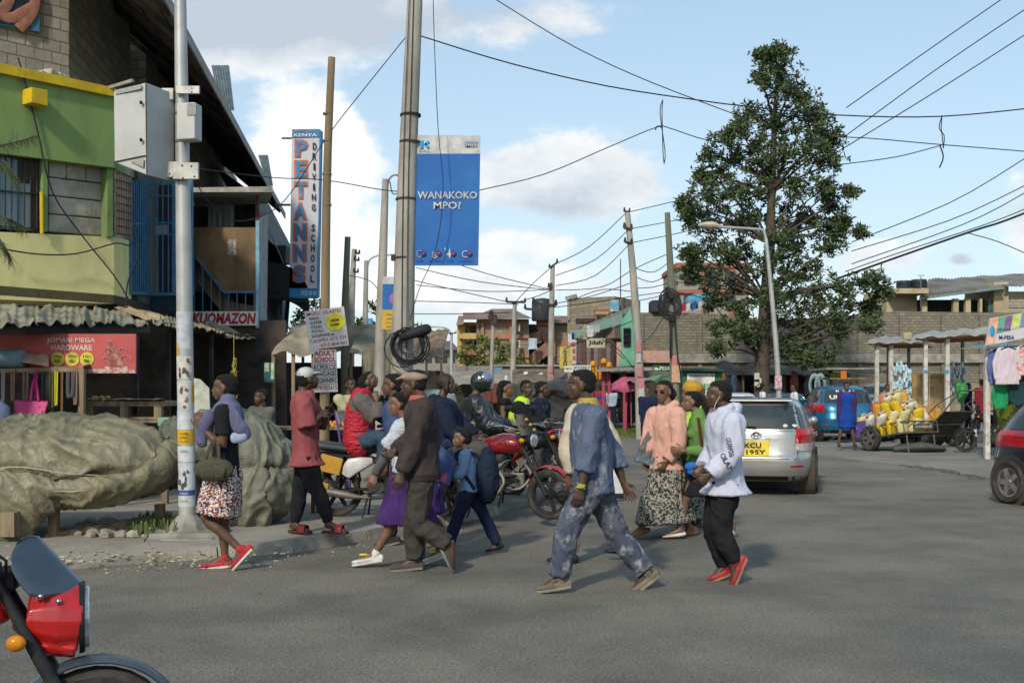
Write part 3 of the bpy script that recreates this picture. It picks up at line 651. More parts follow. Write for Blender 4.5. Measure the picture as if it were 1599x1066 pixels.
m=MB();p0=V((SA[0],SA[1],0));sd_=V((-.12,1,0));m.slab([p0+V((-2.2,1,0)),p0+V((-2.2,1,0))+sd_*22,p0+V((-2.2,1,2.95))+sd_*22,p0+V((-2.2,1,2.95))],(-.3,0,0));obj('side_back_wall',m,M_dark,B);m=MB();pbox(m,225,500,446,705,21.5,.1);pbox(m,-80,500,262,720,19.6,.1);obj('stall_partition',m,M_dark,B)
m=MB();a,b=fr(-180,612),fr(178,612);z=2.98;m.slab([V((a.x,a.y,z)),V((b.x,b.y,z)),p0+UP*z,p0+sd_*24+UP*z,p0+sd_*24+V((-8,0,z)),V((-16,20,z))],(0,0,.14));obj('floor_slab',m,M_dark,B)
m=MB();m.slab([p0+sd_*.5+UP*3.13,p0+sd_*24+UP*3.13,p0+sd_*24+UP*5.9,p0+sd_*.5+UP*5.9],(-.3,0,0));obj('side_wall',m,mat('side_wall_plaster',(.11,.10,.085),.9,c2=(.06,.058,.055),scale=.9,dirt=(.03,.03,.03)),B)
m=MB();m.slab([fr(178,372,-.12),P(206,374,18.6),P(206,262,18.6),fr(178,262,-.12)],(-.3,.1,0));obj('chamfer_wall',m,M_block,B)
m=MB()
for k in range(7):m.tube([sdp(182+k*3.6,264+k*2,.12),sdp(182+k*3.6,366+k,.12)],.012,n=5)
for k in range(9):m.tube([sdp(181,268+k*12,.12),sdp(205,276+k*11.4,.12)],.012,n=5)
obj('rusty_grille',m,mat('rusted_iron',(.09,.06,.045),.9),B)
UA=V((-7.69,18.9,0));m=MB();z0,z1=5.9,9.55
ub=[UA+V((-9,-9.5,0)),UA,UA+sd_*4.6,UA+sd_*4.6+V((-.5,0,0)),UA+V((-.6,.3,0)),UA+V((-9.4,-9,0))]
m.slab([p+UP*z0 for p in ub],(0,0,z1-z0));obj('upper_wall',m,M_block,B)
m=MB();s1,s2=UA+sd_*6.2,UA+sd_*22;m.slab([s1+UP*z0,s2+UP*z0,s2+UP*z1,s1+UP*z1],(-.5,0,0));m.slab([UA+sd_*4.6+UP*z0,s1+UP*z0,s1+UP*(z0+.9),UA+sd_*4.6+UP*(z0+.9)],(-.5,0,0));obj('upper_wall',m,M_block,B)
m=MB();m.slab([UA+sd_*4.6+V((-1.2,0,z0)),UA+sd_*6.4+V((-1.2,0,z0)),UA+sd_*6.4+V((-1.2,0,z1)),UA+sd_*4.6+V((-1.2,0,z1))],(-.1,0,0));obj('dark_opening',m,M_dark,B)
m=MB();m.slab([p0+V((-1.6,.6,5.92)),p0+sd_*23+V((-1.6,0,5.92)),p0+sd_*23+V((.05,0,5.92)),p0+V((.05,.6,5.92))],(0,0,.12));obj('balcony_slab',m,M_conc,B)
for(px,py,s)in((70,112,.3),(86,108,.4),(52,118,.25),(80,120,.22),(95,116,.2)):
 m=MB();c=fr(px,py,-.1);c.z=fr(px,130,.1).z+.12+.0*s;m.box(c,(s,.18,.16),rz=.9+s,M=Matrix.Rotation(.9+s,3,'Z')@Matrix.Rotation(s*.5,3,'Y'));solo('loose_block',m,M_stone,'loose building stone lying on the yellow coping of the green building','stone','loose stones on the coping',bevel=.02)
EX=-5.6
def roofp(u,v):
 y=16.6+21.1*u;xw=UA.x+.0-.12*(y-18.9)-.55;xe=EX-.12*(y-18.9);x=xw+(xe-xw)*v;z=9.95+(7.72-9.95)*v
 return(x,y,z+.018*math.sin(y*2*math.pi/.18))
m=MB();m.grid(roofp,420,3,.025);obj('roof',m,M_roofd,B)
m=MB();m.grid(lambda u,v:(UA.x-.55-7*v-.12*(16.6+21.1*u-18.9),16.6+21.1*u,9.95+2.2*v),4,1,.05);obj('roof',m,M_roofd,B)
e0=V(roofp(0,1));e1=V(roofp(1,1));m=MB();m.beam(e0-UP*.07,e1-UP*.07,.03,.2);obj('fascia',m,mat('weathered_fascia',(.36,.34,.3),.8,dirt=(.15,.13,.1)),B)
m=MB()
for k in range(14):
 u=.05+k*.07;m.beam(V(roofp(u,.02))-UP*.1,V(roofp(u,.97))-UP*.1,.05,.12)
for v in(.3,.6,.85):m.beam(V(roofp(0,v))-UP*.04,V(roofp(1,v))-UP*.04,.05,.05)
obj('rafters',m,M_dark,B)
m=MB();m.grid(lambda u,v:(EX-.12*(37.5-18.9)-.2+u*.1-1.2*(1-v),34+u*7,8.6-2.3*v),4,4,.03);obj('roof',m,M_roofd,B)
for(x0,x1,y0,y1,Y_)in((330,357,102,172,31),(403,418,242,290,40)):
 m=MB();a,b,c,d=P(x0,y0,Y_),P(x1,y0,Y_),P(x1+8,y1,Y_-1),P(x0+14,y1,Y_-1.5)
 m.grid(lambda u,v:(a.lerp(b,u)).lerp(d.lerp(c,u),v)+V((0,.03*math.sin(u*40),0)),40,2,(0,.04,0));obj('roof_dormer',m,mat('blue_grey_sheet',(.16,.21,.23),.6,dirt=(.1,.1,.1)),B)
def ufr(px,py,off=0):return onplane(px,py,UA,(.69,.725),off)
A_=thing('mural_panel','painted panel of folded arms on turquoise, high on the grey block wall','painting',ufr(20,45,.1))
m=MB();m.slab([ufr(-60,28,.08),ufr(62,50,.08),ufr(62,-80,.08),ufr(-60,-110,.08)],(-.03,.03,0));obj('panel',m,mat('turquoise_ground',(.07,.25,.36),.7,c2=(.05,.18,.3),scale=2),A_)
m=MB();m.slab([ufr(-50,28,.095),ufr(48,44,.095),ufr(44,-60,.095),ufr(-50,-90,.095)],(-.01,.01,0));obj('dark_figure',m,mat('dark_blue_figure',(.02,.03,.06),.7),A_)
for pts in([(-30,5),(14,28),(36,20),(50,12)],[(50,-30),(55,5),(45,28),(30,45)],[(-20,25),(10,10),(22,-30)]):
 m=MB();m.tube([ufr(x,y,.1)for x,y in pts],[(.09,.012)]*len(pts),n=10,side=(0,0,1)if pts[0][1]==5 else(1,1,0),sub=4,cap=2);obj('painted_arm',m,mat('painted_skin',(.36,.17,.12),.7,c2=(.25,.11,.08)),A_)
 # ---------------------------------------------------------------- awnings of corrugated sheet
M_aw=mat('rusting_awning',(.29,.28,.2),.8,c2=(.17,.155,.11),scale=2.4,detail=9,bump=.3,dirt=(.07,.06,.045),dscale=1.5)
M_aw2=mat('tan_awning',(.36,.30,.18),.8,c2=(.24,.19,.12),scale=2,detail=9,bump=.3,dirt=(.12,.09,.05),dscale=2)
def sheet(mb,a,b,c,d,waves=20,amp=.02,sag=.03,nu=None,seed=0,th=.012):
 a,b,c,d=map(V,(a,b,c,d));nu=nu or waves*6
 def fn(u,v):
  p=a.lerp(b,u).lerp(d.lerp(c,u),v);return p+UP*(amp*math.sin(u*waves*2*math.pi)+sag*noise.noise(V((u*7+seed,v*2,seed)))+.03*v*noise.noise(V((u*13,3,seed))))+V((0,-.12*noise.noise(V((u*5+seed,0,1)))*v,0))
 return mb.grid(fn,nu,5,th)
t=thing('awning','long sagging corrugated iron awning over the shop front with the red sign','awning',(-6.5,15,2.5))
for i,(x0,x1,yb0,yb1,yf0,yf1,YF0,YF1)in enumerate([(-190,-60,467,472,512,508,11.2,12.2),(-64,60,471,478,508,506,12.1,13.2),(56,150,477,481,504,505,13.1,14.2),(146,232,480,488,502,508,14.1,15.2)]):
 m=MB();a,b=fr(x0,yb0,.05),fr(min(x1,200),yb1,.05)if x1<200 else sdp(225,489,.1)
 sheet(m,a,b,P(x1,yf1,YF1)+UP*.0,P(x0,yf0,YF0),waves=9,amp=.009,sag=.08,seed=i*5);obj('sheet',m,M_aw,t)
m=MB();m.beam(P(-190,518,11.4),P(232,514,15.3),.06,.1);
for px,Y_ in((-100,12),(128,14.2),(212,15.2)):q=P(px,515,Y_);m.beam((q.x,q.y,.1),q,.07)
obj('frame',m,M_dark,t)
t=thing('awning','brown corrugated awning with a broken edge along the side street stalls','awning',(-5.6,20,2.6))
for i,(a,b,c,d)in enumerate([(P(178,479,17.6),P(196,474,18.4),P(262,497,17.8),P(228,500,15.9)),(P(296,500,19.5),P(322,505,21.5),P(360,523,19.5),P(300,508,16.4)),(P(322,500,21),P(412,507,26),P(444,529,24),P(352,527,19.3)),(P(232,488,18.3),P(300,500,20.5),P(304,512,17),P(240,506,15.6))]):
 m=MB();sheet(m,a,b,c,d,waves=11,amp=.01,sag=.05,seed=i*3+40);obj('sheet',m,M_aw2 if i!=3 else M_aw,t)
m=MB();m.beam(P(228,504,16),P(445,535,24),.05,.09)
for px,Y_ in((263,17),(330,18.7),(408,22.5)):q=P(px,515,Y_);m.beam((q.x,q.y,.1),q,.06)
obj('frame',m,M_dark,t)
t=thing('shop_sign','long red hardware shop sign with white lettering hanging under the iron awning','shop sign',P(100,580,13.62));YS=13.62
m=MB();pbox(m,-60,521,212,583,YS,.04);m.v=[V((p.x,p.y,p.z+(.0 if p.x>-6 else .0)))for p in m.v];obj('board',m,mat('faded_red_board',(.46,.085,.08),.6,c2=(.38,.07,.065),scale=1.3,dirt=(.28,.1,.09),dscale=1),t)
c_let=mat('faded_white_letters',(.6,.5,.47),.7)
ptext(t,'JOMARI MEGA',c_let,73,527,149,536.5,YS,bold=.02);ptext(t,'HARDWARE',c_let,80,538,144,547,YS,bold=.02)
ptext(t,'Coca-Cola',mat('dull_pink_letters',(.42,.16,.14),.7),8,528,48,542,YS,shear=.35)
for k,(px,s1_,s2_)in enumerate(((90,'500ml','35/-'),(113,'300ml','45/-'),(136,'1ltr','70/-'))):
 m=MB();c=P(px,560.5,YS-.004);m.cyl(c,c+V((0,-.006,0)),.088,24);o=obj('price_disc',m,mat('yellow_disc',(.55,.5,.06),.7),t);ptext(o,s1_,M_black,px-6,554,px+6,558,YS-.012);ptext(o,s2_,M_black,px-5,561,px+5,566,YS-.012,bold=.02)
m=MB();pbox(m,134,576,211,582.5,YS-.006,.004);pbox(m,164,572,200,578,YS-.007,.004);obj('frost_strip',m,mat('frosty_print',(.45,.4,.37),.8,c2=(.35,.12,.11),scale=14),t)
m=MB();c=P(182,574,YS-.004);m.lathe([(.0,0),(.085,.005),(.10,.03),(.085,.1),(.07,.17),(.075,.2),(.03,.3),(.028,.34),(.0,.345)],c,n=16);m.v=[V((p.x+(p.z-c.z)*-.25,c.y+(p.y-c.y)*.05,p.z))for p in m.v];obj('printed_bottle',m,mat('printed_bottle',(.22,.05,.04),.6,c2=(.4,.22,.18),scale=9),t)
m=MB()
for k,(px,py,r)in enumerate(((170,553,.055),(192,552,.05),(167,566,.05),(197,566,.07),(176,560,.03))):
 c=P(px,py-4,YS-.006);m.tube([c+V((math.cos(a)*r,0,math.sin(a)*r*.8))for a in[i*.52 for i in range(9)]],.006,n=5)
obj('printed_splash',m,mat('pink_print',(.5,.25,.22),.7),t)
# ---------------------------------------------------------------- blue cage balcony, stair and boarded landing
t=thing('cage_balcony','blue barred balcony cage on the side of the corner building','balcony',P(240,460,19.6));m=MB()
for k in range(9):x=206+k*3.3;m.tube([P(x,283-k*.5,18.4+k*.13),P(x,459-k*.2,18.4+k*.13)],.012,n=6)
obj('bars',m,c_blue,t);m=MB()
for k in range(5):x=236+k*9;m.tube([P(x,285,19.6),P(x,459,19.6)],.012,n=6)
for y in(288,306,348,366):m.beam(P(232,y,19.6),P(300,y,19.6),.025)
m.beam(P(204,350,18.3),P(233,348,19.6),.025);m.beam(P(204,457,18.3),P(233,459,19.6),.05);m.beam(P(230,459,19.55),P(302,459,19.55),.05)
m.beam(P(298,280,19.6),P(298,460,19.6),.07);m.beam(P(272,280,19.6),P(272,460,19.6),.06);m.beam(P(204,283,18.3),P(204,459,18.3),.04)
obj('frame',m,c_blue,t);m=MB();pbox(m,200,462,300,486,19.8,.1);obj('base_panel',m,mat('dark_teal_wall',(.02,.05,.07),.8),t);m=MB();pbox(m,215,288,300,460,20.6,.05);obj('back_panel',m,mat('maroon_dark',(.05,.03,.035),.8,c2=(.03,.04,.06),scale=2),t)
m=MB();pbox(m,243,351,262,365,19.9,.05);obj('hanging_cloth',m,cloth('grey_rag',(.35,.35,.34)),t)
t=thing('boarded_stair','boarded stair landing with plywood screen, blue rails and a tin canopy','staircase',P(350,510,21.5));YB=21.5
m=MB();pts=[(300,355),(400,355),(400,456),(349,456),(318,420),(300,396)];m.slab([P(x,y,YB)for x,y in pts],(0,.03,0));obj('plywood_board',m,mat('stained_plywood',(.20,.13,.065),.75,c2=(.11,.075,.04),scale=1.4,detail=8,map_=(1,1,.6),dirt=(.06,.045,.03)),t)
m=MB();pbox(m,355,374,362,398,YB-.01,.008);pbox(m,363,374,369,398,YB-.01,.008);obj('torn_poster',m,mat('torn_paper',(.4,.37,.31),.9,c2=(.2,.14,.08),scale=30),t)
m=MB();m.beam(P(402,300,YB),P(402,345,YB),.06);obj('rusty_post',m,mat('rust_paint',(.16,.07,.05),.8),t)
m=MB();m.beam(P(402,345,YB),P(402,512,YB-.02),.07);m.beam(P(297,290,YB),P(297,480,YB),.08);obj('blue_post',m,paint('pale_blue_paint',(.22,.42,.55),.6,dirt=(.15,.15,.15),dscale=4),t)
m=MB();m.slab([P(403,340,YB),P(416,330,YB+1.6),P(414,500,YB+1.6),P(403,512,YB)],(.04,0,0));obj('side_board',m,mat('grey_board',(.33,.36,.36),.8,c2=(.25,.27,.28),dirt=(.14,.13,.12),dscale=3),t)
m=MB();m.hexa([P(298,300,YB-.6),P(426,300,YB-.6),P(420,318,YB+1.8),P(305,322,YB+1.8),P(298,293,YB-.6),P(426,291,YB-.6),P(420,300,YB+1.8),P(305,300,YB+1.8)]);obj('canopy',m,mat('weathered_fascia',(.36,.34,.3),.8),t)
m=MB();sheet(m,P(325,320,YB+1),P(366,320,YB+1),P(366,355,YB+1),P(325,355,YB+1),waves=6,amp=.0,th=.02);obj('tin_screen',m,mat('grey_tin',(.3,.32,.32),.6,c2=(.2,.2,.21),scale=3,map_=(4,1,.2)),t)
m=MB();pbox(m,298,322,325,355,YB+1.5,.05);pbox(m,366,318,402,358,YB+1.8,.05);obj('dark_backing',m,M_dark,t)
m=MB();rail=[(298,392),(316,414),(334,436),(349,455)];
for(x0,y0),(x1,y1)in zip(rail,rail[1:]):m.beam(P(x0,y0,YB-.06),P(x1,y1,YB-.06),.04)
m.beam(P(349,456,YB-.06),P(400,456,YB-.06),.04)
for k in range(8):x=303+k*13.4;yt=392+(x-298)*1.24 if x<349 else 456;m.tube([P(x,yt,YB-.06),P(x,487,YB-.06)],.012,n=6)
obj('stair_rail',m,c_blue,t)
m=MB();m.slab([P(300,400,YB+.3),P(312,402,YB+.3),P(356,470,YB+.3),P(400,478,YB+.3),P(400,490,YB+.3),P(345,486,YB+.3),P(300,430,YB+.3)],(0,.6,0));obj('stair_flight',m,M_wood,t)
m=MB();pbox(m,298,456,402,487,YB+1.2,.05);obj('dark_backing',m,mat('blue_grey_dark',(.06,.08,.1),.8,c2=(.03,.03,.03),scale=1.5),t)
o=thing('signboard','white board with hand-painted red capital letters under the stair rail','sign',P(350,511,YB-.1));m=MB();pbox(m,299,486,402,508,YB-.12,.03);obj('board',m,M_white,o);ptext(o,'KUOMAZON',mat('red_sign_paint',(.38,.02,.03),.7),300,488,400,506,YB-.12,bold=.045,shear=.2)
t=thing('black_awning','black curved ribbed awning beyond the plywood landing','awning',P(440,460,25));m=MB()
def ba(u,v):a=v*1.75;return P(408+u*20,406+u*60,24+8*u)+V((math.sin(a)*1.05,0,-(1-math.cos(a))*.78))
m.grid(ba,10,14,.02);m.slab([V(ba(0,k/10))for k in range(11)]+[V(ba(0,0))-UP*.85],(0,.03,0));obj('canopy',m,mat('black_vinyl',(.015,.017,.02),.6),t);m=MB()
for k in range(11):a=k/10;q=V(ba(a,1));m.beam(q,q-UP*.1,.02)
m.beam(V(ba(0,.95))-UP*.05,V(ba(1,.95))-UP*.05,.03);m.beam(P(404,462,24),V(ba(0,1)),.03);m.beam(P(404,452,24),V(ba(0,.9)),.02);obj('frame',m,M_black,t)
t=thing('side_shop','blue painted shop wall beyond the stair, under the lower tin roof','building',P(440,520,27));m=MB();m.slab([P(404,520,25),P(446,512,33),P(446,400,33),P(404,360,25)],(-1.5,0,0));obj('wall',m,mat('sky_blue_wall',(.08,.2,.3),.8,c2=(.05,.06,.07),scale=1.2),t)
m=MB();sheet(m,P(404,322,24.5),P(418,330,33),P(452,448,33),P(446,420,25),waves=18,amp=.03);obj('roof',m,M_roofd,t)
m=MB();m.beam(P(446,520,31),P(450,460,31),.1);
for k in range(5):m.tube([P(412+k*9,466,28),P(412+k*9,512,28)],.015,n=5)
m.beam(P(408,468,28),P(452,468,28),.04);obj('railing',m,c_blue,t)
m=MB();pbox(m,415,383,446,410,29,.6);obj('rooftop_box',m,mat('dark_sign_box',(.02,.025,.04),.7),t)
# ---------------------------------------------------------------- stall with straps and bags at far left
t=thing('belt_stall','low market stall with a drooping brown cloth roof, hung with belts and straps','market stall',P(60,690,13.6));YT=13.4
m=MB();m.grid(lambda u,v:P(-60+190*u,574+6*math.sin(u*3)-4*u+(10 if v>.8 else 0)*noise.noise(V((u*6,0,0))),YT)+V((0,1.8*(1-v),.25*(1-v)+.03*noise.noise(V((u*8,v*5,2))))),30,8,.02);obj('cloth_roof',m,cloth('brown_canvas',(.30,.2,.15),(.12,.1,.09),scale=1.6),t)
m=MB()
for px in(128,):m.beam(P(px,575,YT),P(px,735,YT),.07)
m.beam(P(-60,579,YT),P(130,577,YT),.05);m.beam(P(-60,655,YT),P(130,655,YT),.05);m.beam((-8,YT,0),P(-30,578,YT),.07);obj('frame',m,M_wood,t)
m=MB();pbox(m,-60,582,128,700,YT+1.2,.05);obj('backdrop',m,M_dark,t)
m=MB();m.grid(lambda u,v:P(0+76*u,556+14*u+6*v,YT-.03+v*.15)+UP*(.02*noise.noise(V((u*5,v*5,1)))+.16*v),12,6,.02);obj('pink_cloth',m,cloth('dusty_pink',(.42,.26,.2)),t)
for k,(px,w,y1,c,n_)in enumerate([(-6,9,625,(.3,.27,.22),'cream'),(5,6,626,(.32,.3,.27),'grey'),(20,7,624,(.25,.16,.1),'tan'),(40,10,624,(.2,.12,.09),'printed brown'),(56,6,622,(.35,.03,.16),'glossy pink'),(70,12,640,(.05,.055,.06),'black'),(80,9,650,(.1,.09,.04),'olive'),(88,6,631,(.5,.5,.02),'bright yellow'),(97,4,652,(.28,.13,.06),'orange brown'),(110,14,620,(.08,.08,.085),'dark grey'),(118,7,630,(.22,.14,.1),'light brown')]):
 m=MB();a=P(px-w/2,586,YT-.05);b_=P(px+w/2,586,YT-.05);zl=P(0,y1,YT).z;r=(b_.x-a.x)/2;c0=(a+b_)/2
 m.tube([c0+V((-r*.55,0,.05)),V((c0.x-r*.6,YT-.05,zl+r)),V((c0.x,YT-.06,zl)),V((c0.x+r*.6,YT-.07,zl+r)),c0+V((r*.55,0,.05))],[(r*.42,.008)]*5,n=8,side=(1,0,0),sub=4)
 solo('hanging_strap',m,cloth('strap_'+n_.replace(' ','_'),c),f'{n_} strap looped over the rail of the belt stall','strap','straps hung on the belt stall',True)
t=thing('tote_bag','shiny magenta tote bag hanging at the front of the belt stall','tote bag',P(50,668,YT-.2));m=MB();m.hexa([P(24,667,YT-.3),P(66,660,YT-.3),P(66,660,YT-.12),P(24,667,YT-.12),P(22,624,YT-.24),P(76,626,YT-.24),P(76,626,YT-.18),P(22,624,YT-.18)]);obj('bag_body',m,mat('magenta_vinyl',(.30,.01,.13),.3,c2=(.5,.02,.12),scale=2,bump=.5,bscale=8),t,bevel=.015)
m=MB();m.tube([P(48,626,YT-.25),P(50,606,YT-.22),P(54,592,YT-.15),P(58,606,YT-.22),P(60,626,YT-.25)],.014,n=8,sub=4);obj('strap',m,MATS['magenta_vinyl'],t,True)
ptext(t,'ME',mat('pink_outline',(.5,.1,.25),.5),38,644,56,651,YT-.31)
m=MB();m.tube([P(-30,560,YT+.05),P(38,560,YT+.05)],[.11,.115],n=20,cap=1);q=MB();solo('blue_drum',m,mat('faded_blue_plastic',(.18,.29,.35),.5),'faded blue plastic drum lying on top of the belt stall','drum',smooth=True,bevel=.02)
m=MB();m.tube([P(-8,627,YT-.3),P(4,640,YT-.3),P(4,652,YT-.3)],[.06,.09,.08],n=12,cap=2);solo('folded_shirt',m,cloth('pale_blue_shirt_cloth',(.35,.42,.55)),'pale blue shirt hanging at the left edge of the belt stall','shirt',smooth=True)
m=MB();pbox(m,7,661,21,673,YT-.2,.2);solo('wooden_box',m,M_wood,'small wooden block box under the magenta tote bag','box',bevel=.006)
t=thing('pallet_table','rough pallet table spread with newspaper and maize in the dark shop front','table',P(198,690,14.3));YP=14.2;m=MB()
for y0,y1,x0,x1 in((626,634,133,258),(655,660,190,272)):pbox(m,x0,y0,x1,y1,YP,.9)
for x0,x1 in((133,145),(187,200),(240,252)):pbox(m,x0,634,x1,655,YP,.1);pbox(m,x0+1,634,x1-2,655,YP+.7,.1)
pbox(m,133,651,262,655,YP-.01,.9)
for x in(140,256):m.beam(P(x,655,YP+.05),V((P(x,655,YP).x,YP+.05,.1)),.08)
obj('pallet',m,M_wood,t,bevel=.005);m=MB();m.grid(lambda u,v:P(136+120*u,625-2*noise.noise(V((u*12,v*3,0))),YP-.05+.95*v)+UP*.02,40,6,.006);obj('newspaper',m,mat('newsprint',(.42,.4,.34),.9,c2=(.25,.23,.2),scale=18),t)
m=MB();
for k in range(26):m.ell(P(random.uniform(146,170),624,YP+random.uniform(.0,.5))+UP*random.uniform(0,.04),(.035,.02,.02),7,5)
obj('maize_heap',m,mat('maize',(.55,.45,.18),.7),t,True)
m=MB();pbox(m,246,652,264,665,YP-.15,.15);solo('green_cup',m,paint('pale_green_plastic',(.18,.38,.27),.5),'pale green plastic box at the end of the pallet table','box',bevel=.008)
m=MB();pts=[(302,590),(312,592),(326,606),(330,700),(302,700)];m.slab([P(x,y,13.4)for x,y in pts],(0,.04,0));solo('white_board',m,mat('cream_board',(.5,.52,.42),.7),'cream board leaning between the banded lamp post and the woman in the floral skirt','board')
m=MB()
for k in range(90):
 t_=random.random();c=P(366+random.gauss(0,2.6)*(1 if t_>.3 else .4),556+t_*66,15.4)+V((0,random.gauss(0,.03),0));d=V((random.gauss(0,.02),random.gauss(0,.02),-.05));s_=V((.008,0,.004));m.add([c-s_,c+s_,c+d],[(0,1,2)])
m.tube([P(365,520,15.4),P(366,620,15.4)],.005,n=5);solo('dried_bunch',m,mat('dried_yellow',(.42,.36,.06),.8,c2=(.25,.2,.04)),'bunch of dried yellow strands hanging under the side street awning','garland')
m=MB();pbox(m,398,565,432,640,20.5,.1);t=thing('window_frame','lit window hole in the dark stall wall behind the man in the red T-shirt','window',P(420,640,20.5))
w=MB();pbox(w,412,566,429,596,20.4,.04);obj('frame',w,mat('teal_board',(.02,.11,.13),.7),t);w=MB();pbox(w,413,566,420,580,20.39,.02);pbox(w,423,566,428,592,20.39,.02);obj('pane',w,mat('pale_far_wall',(.5,.52,.4),.7,c2=(.2,.3,.1),scale=5),t)
# ---------------------------------------------------------------- tarpaulin covered stalls
M_tarp=mat('tan_tarpaulin',(.185,.17,.105),.4,c2=(.115,.11,.07),scale=1.3,detail=9,bump=.8,bscale=9,distort=1.5,dirt=(.085,.085,.05),dscale=1.1,spec=.35)
M_tarp2=mat('grey_tarpaulin',(.17,.17,.125),.5,c2=(.11,.115,.085),scale=1.6,detail=9,bump=.8,bscale=9,distort=1.5,dirt=(.1,.1,.08),dscale=1.4,spec=.35)
def bundle(name,label,parts,m,base,vox=.016,amp=.03,nsc=1.4):
 t=thing(name,label,'covered stall',base);b=MB()
 for pts,rr,kw in parts:b.tube(pts,rr,n=16,cap=2,**kw)
 me=fuse(b,vox,'tarpaulin',1,amp,nsc,3,nz=.7)
 n_=len(me.vertices);co=[0.]*(3*n_);no=[0.]*(3*n_);me.vertices.foreach_get('co',co);me.vertex_normals.foreach_get('vector',no)
 for i in range(0,3*n_,3):
  x,y,z=co[i:i+3];q=V((x*1.3+noise.noise(V((x,y,z))*.8)*1.6+z*.35,y*1.2,z*.45));r=1-abs(noise.noise(q*1.7)*2.4);r2=1-abs(noise.noise(q*3.7+V((4,2,1)))*2.4);r3=1-abs(noise.noise(V((x*6+z*3,y*5,z*3-x*2)))*2.6);a=.05*max(0,r)**3+.042*max(0,r2)**3+.02*max(0,r3)**2
  for k in range(3):co[i+k]+=no[i+k]*a
 me.vertices.foreach_set('co',co);me.update()
 me.transform(INV[t.name]);me.materials.append(m);o=bpy.data.objects.new('tarpaulin',me);C.objects.link(o);o.parent=t;return t
YK=11.3;Q=lambda x,y,d=0:P(x,y,YK)+V((0,d,0))
t=bundle('covered_stall','large stall heaped under a creased tan tarpaulin beside the road',[
([Q(-110,720,.1),Q(-40,718,.1),Q(60,713,.1),Q(150,716,.1),Q(225,722,.1),Q(252,722,.1)],[(.3,.5),(.34,.62),(.38,.66),(.37,.66),(.30,.6),(.17,.4)],dict(side=(0,0,1),sub=3)),
([Q(-80,790,-.45),Q(0,792,-.54),Q(50,782,-.52),Q(100,758,-.46)],[(.42,.14),(.43,.15),(.38,.15),(.2,.12)],dict(side=(0,0,1),sub=2)),
([Q(100,752,-.3),Q(150,756,-.3),Q(205,748,-.25),Q(246,728,-.15)],[(.13,.28),(.15,.3),(.15,.3),(.1,.25)],dict(side=(0,0,1),sub=2)),
([Q(52,780,-.5),Q(48,815,-.5),Q(40,842,-.5)],[(.2,.07),(.15,.05),(.09,.04)],dict(side=(1,0,0),sub=2))],M_tarp,G(80,850,.05))
m=MB();m.beam(Q(90,836,-.3),Q(255,812,.3),.04,.11);
for px,d in((100,-.25),(240,.2),(5,.5),(250,.8)):q=Q(px,790,d);m.beam((q.x,q.y,.06),q,.09)
pbox(m,0,800,22,838,YK-.75,.3);obj('table_frame',m,M_wood,t);m=MB();m.tube([Q(-40,745,-.62),Q(60,722,-.66),Q(150,732,-.66),Q(253,742,-.3)],.006,n=5,sub=4);m.tube([Q(-40,760,-.64),Q(90,758,-.6),Q(170,757,-.62),Q(250,741,-.3)],.005,n=5,sub=4);obj('rope',m,mat('pale_string',(.4,.38,.3),.9),t,True)
YK=12.2
t=bundle('covered_stall','smaller stall wrapped in grey-green tarpaulin between the lamp post and the man in red',[
([Q(262,720,.1),Q(300,700,.1),Q(350,700,.1),Q(400,708,.1),Q(424,715,.1)],[(.28,.35),(.34,.45),(.37,.5),(.34,.5),(.22,.4)],dict(side=(0,0,1),sub=3)),
([Q(340,770,-.05),Q(390,762,-.05),Q(424,755,-.05),Q(440,740,0)],[(.36,.3),(.34,.32),(.34,.3),(.25,.2)],dict(side=(0,0,1),sub=2)),
([Q(400,740,-.3),Q(402,780,-.3),Q(404,805,-.28)],[(.2,.1),(.17,.1),(.14,.08)],dict(side=(1,0,0),sub=2))],M_tarp2,G(390,826,.1))
m=MB();
for px,d in((345,0),(425,.1),(372,-.2)):q=Q(px,790,d);m.box((q.x,q.y,.17),(.28,.2,.14))
obj('stone_feet',m,M_conc,t,bevel=.02)
m=MB()
for k in range(120):p=G(random.uniform(95,275),random.uniform(826,850),.08);r=random.uniform(.03,.10);m.ell((p.x,p.y+.35,.1+r*.3),(r,r*.8,r*.6),6,5,Matrix.Rotation(random.random()*6,3,'Z'))
struct('rubble',m,M_stone,kind='stuff')
m=MB()
for k in range(700):
 c=random.choice([(240,826),(225,832),(258,828)]);p=G(c[0]+random.gauss(0,8),c[1]+random.gauss(0,4),.1);an=random.random()*6.3;l=V((math.cos(an)*.05,math.sin(an)*.05,random.uniform(.04,.17)));w_=V((-math.sin(an),math.cos(an),0))*.012;m.add([p-w_,p+w_,p+l+w_*.6,p+l-w_*.6],[(0,1,2,3)])
struct('weeds',m,mat('weed_green',(.06,.10,.025),.8,c2=(.11,.13,.05),kind='leaf'),kind='stuff')
t=thing('metal_chair','chair with a violet tube frame and pale back behind the red vest rider','chair',P(535,760,13.9));m=MB();YC=13.9
m.tube([P(523,640,YC),P(530,682,YC),P(534,720,YC),P(532,768,YC)],.014,n=8,sub=3);m.tube([P(536,652,YC+.3),P(543,690,YC+.3),P(546,768,YC+.3)],.014,n=8,sub=3);m.beam(P(530,700,YC),P(556,700,YC),.025);m.beam(P(556,700,YC),P(556,768,YC),.025);obj('frame',m,paint('violet_enamel',(.16,.1,.42),.4),t,True)
m=MB();m.slab([P(523,642,YC-.02),P(536,640,YC+.2),P(540,656,YC+.2),P(528,660,YC-.02)],(.02,0,0));obj('backrest',m,mat('cream_seat',(.4,.33,.27),.6),t);m=MB();m.box(P(544,700,YC+.2),(.32,.36,.04));obj('seat',m,MATS['cream_seat'],t,bevel=.01)
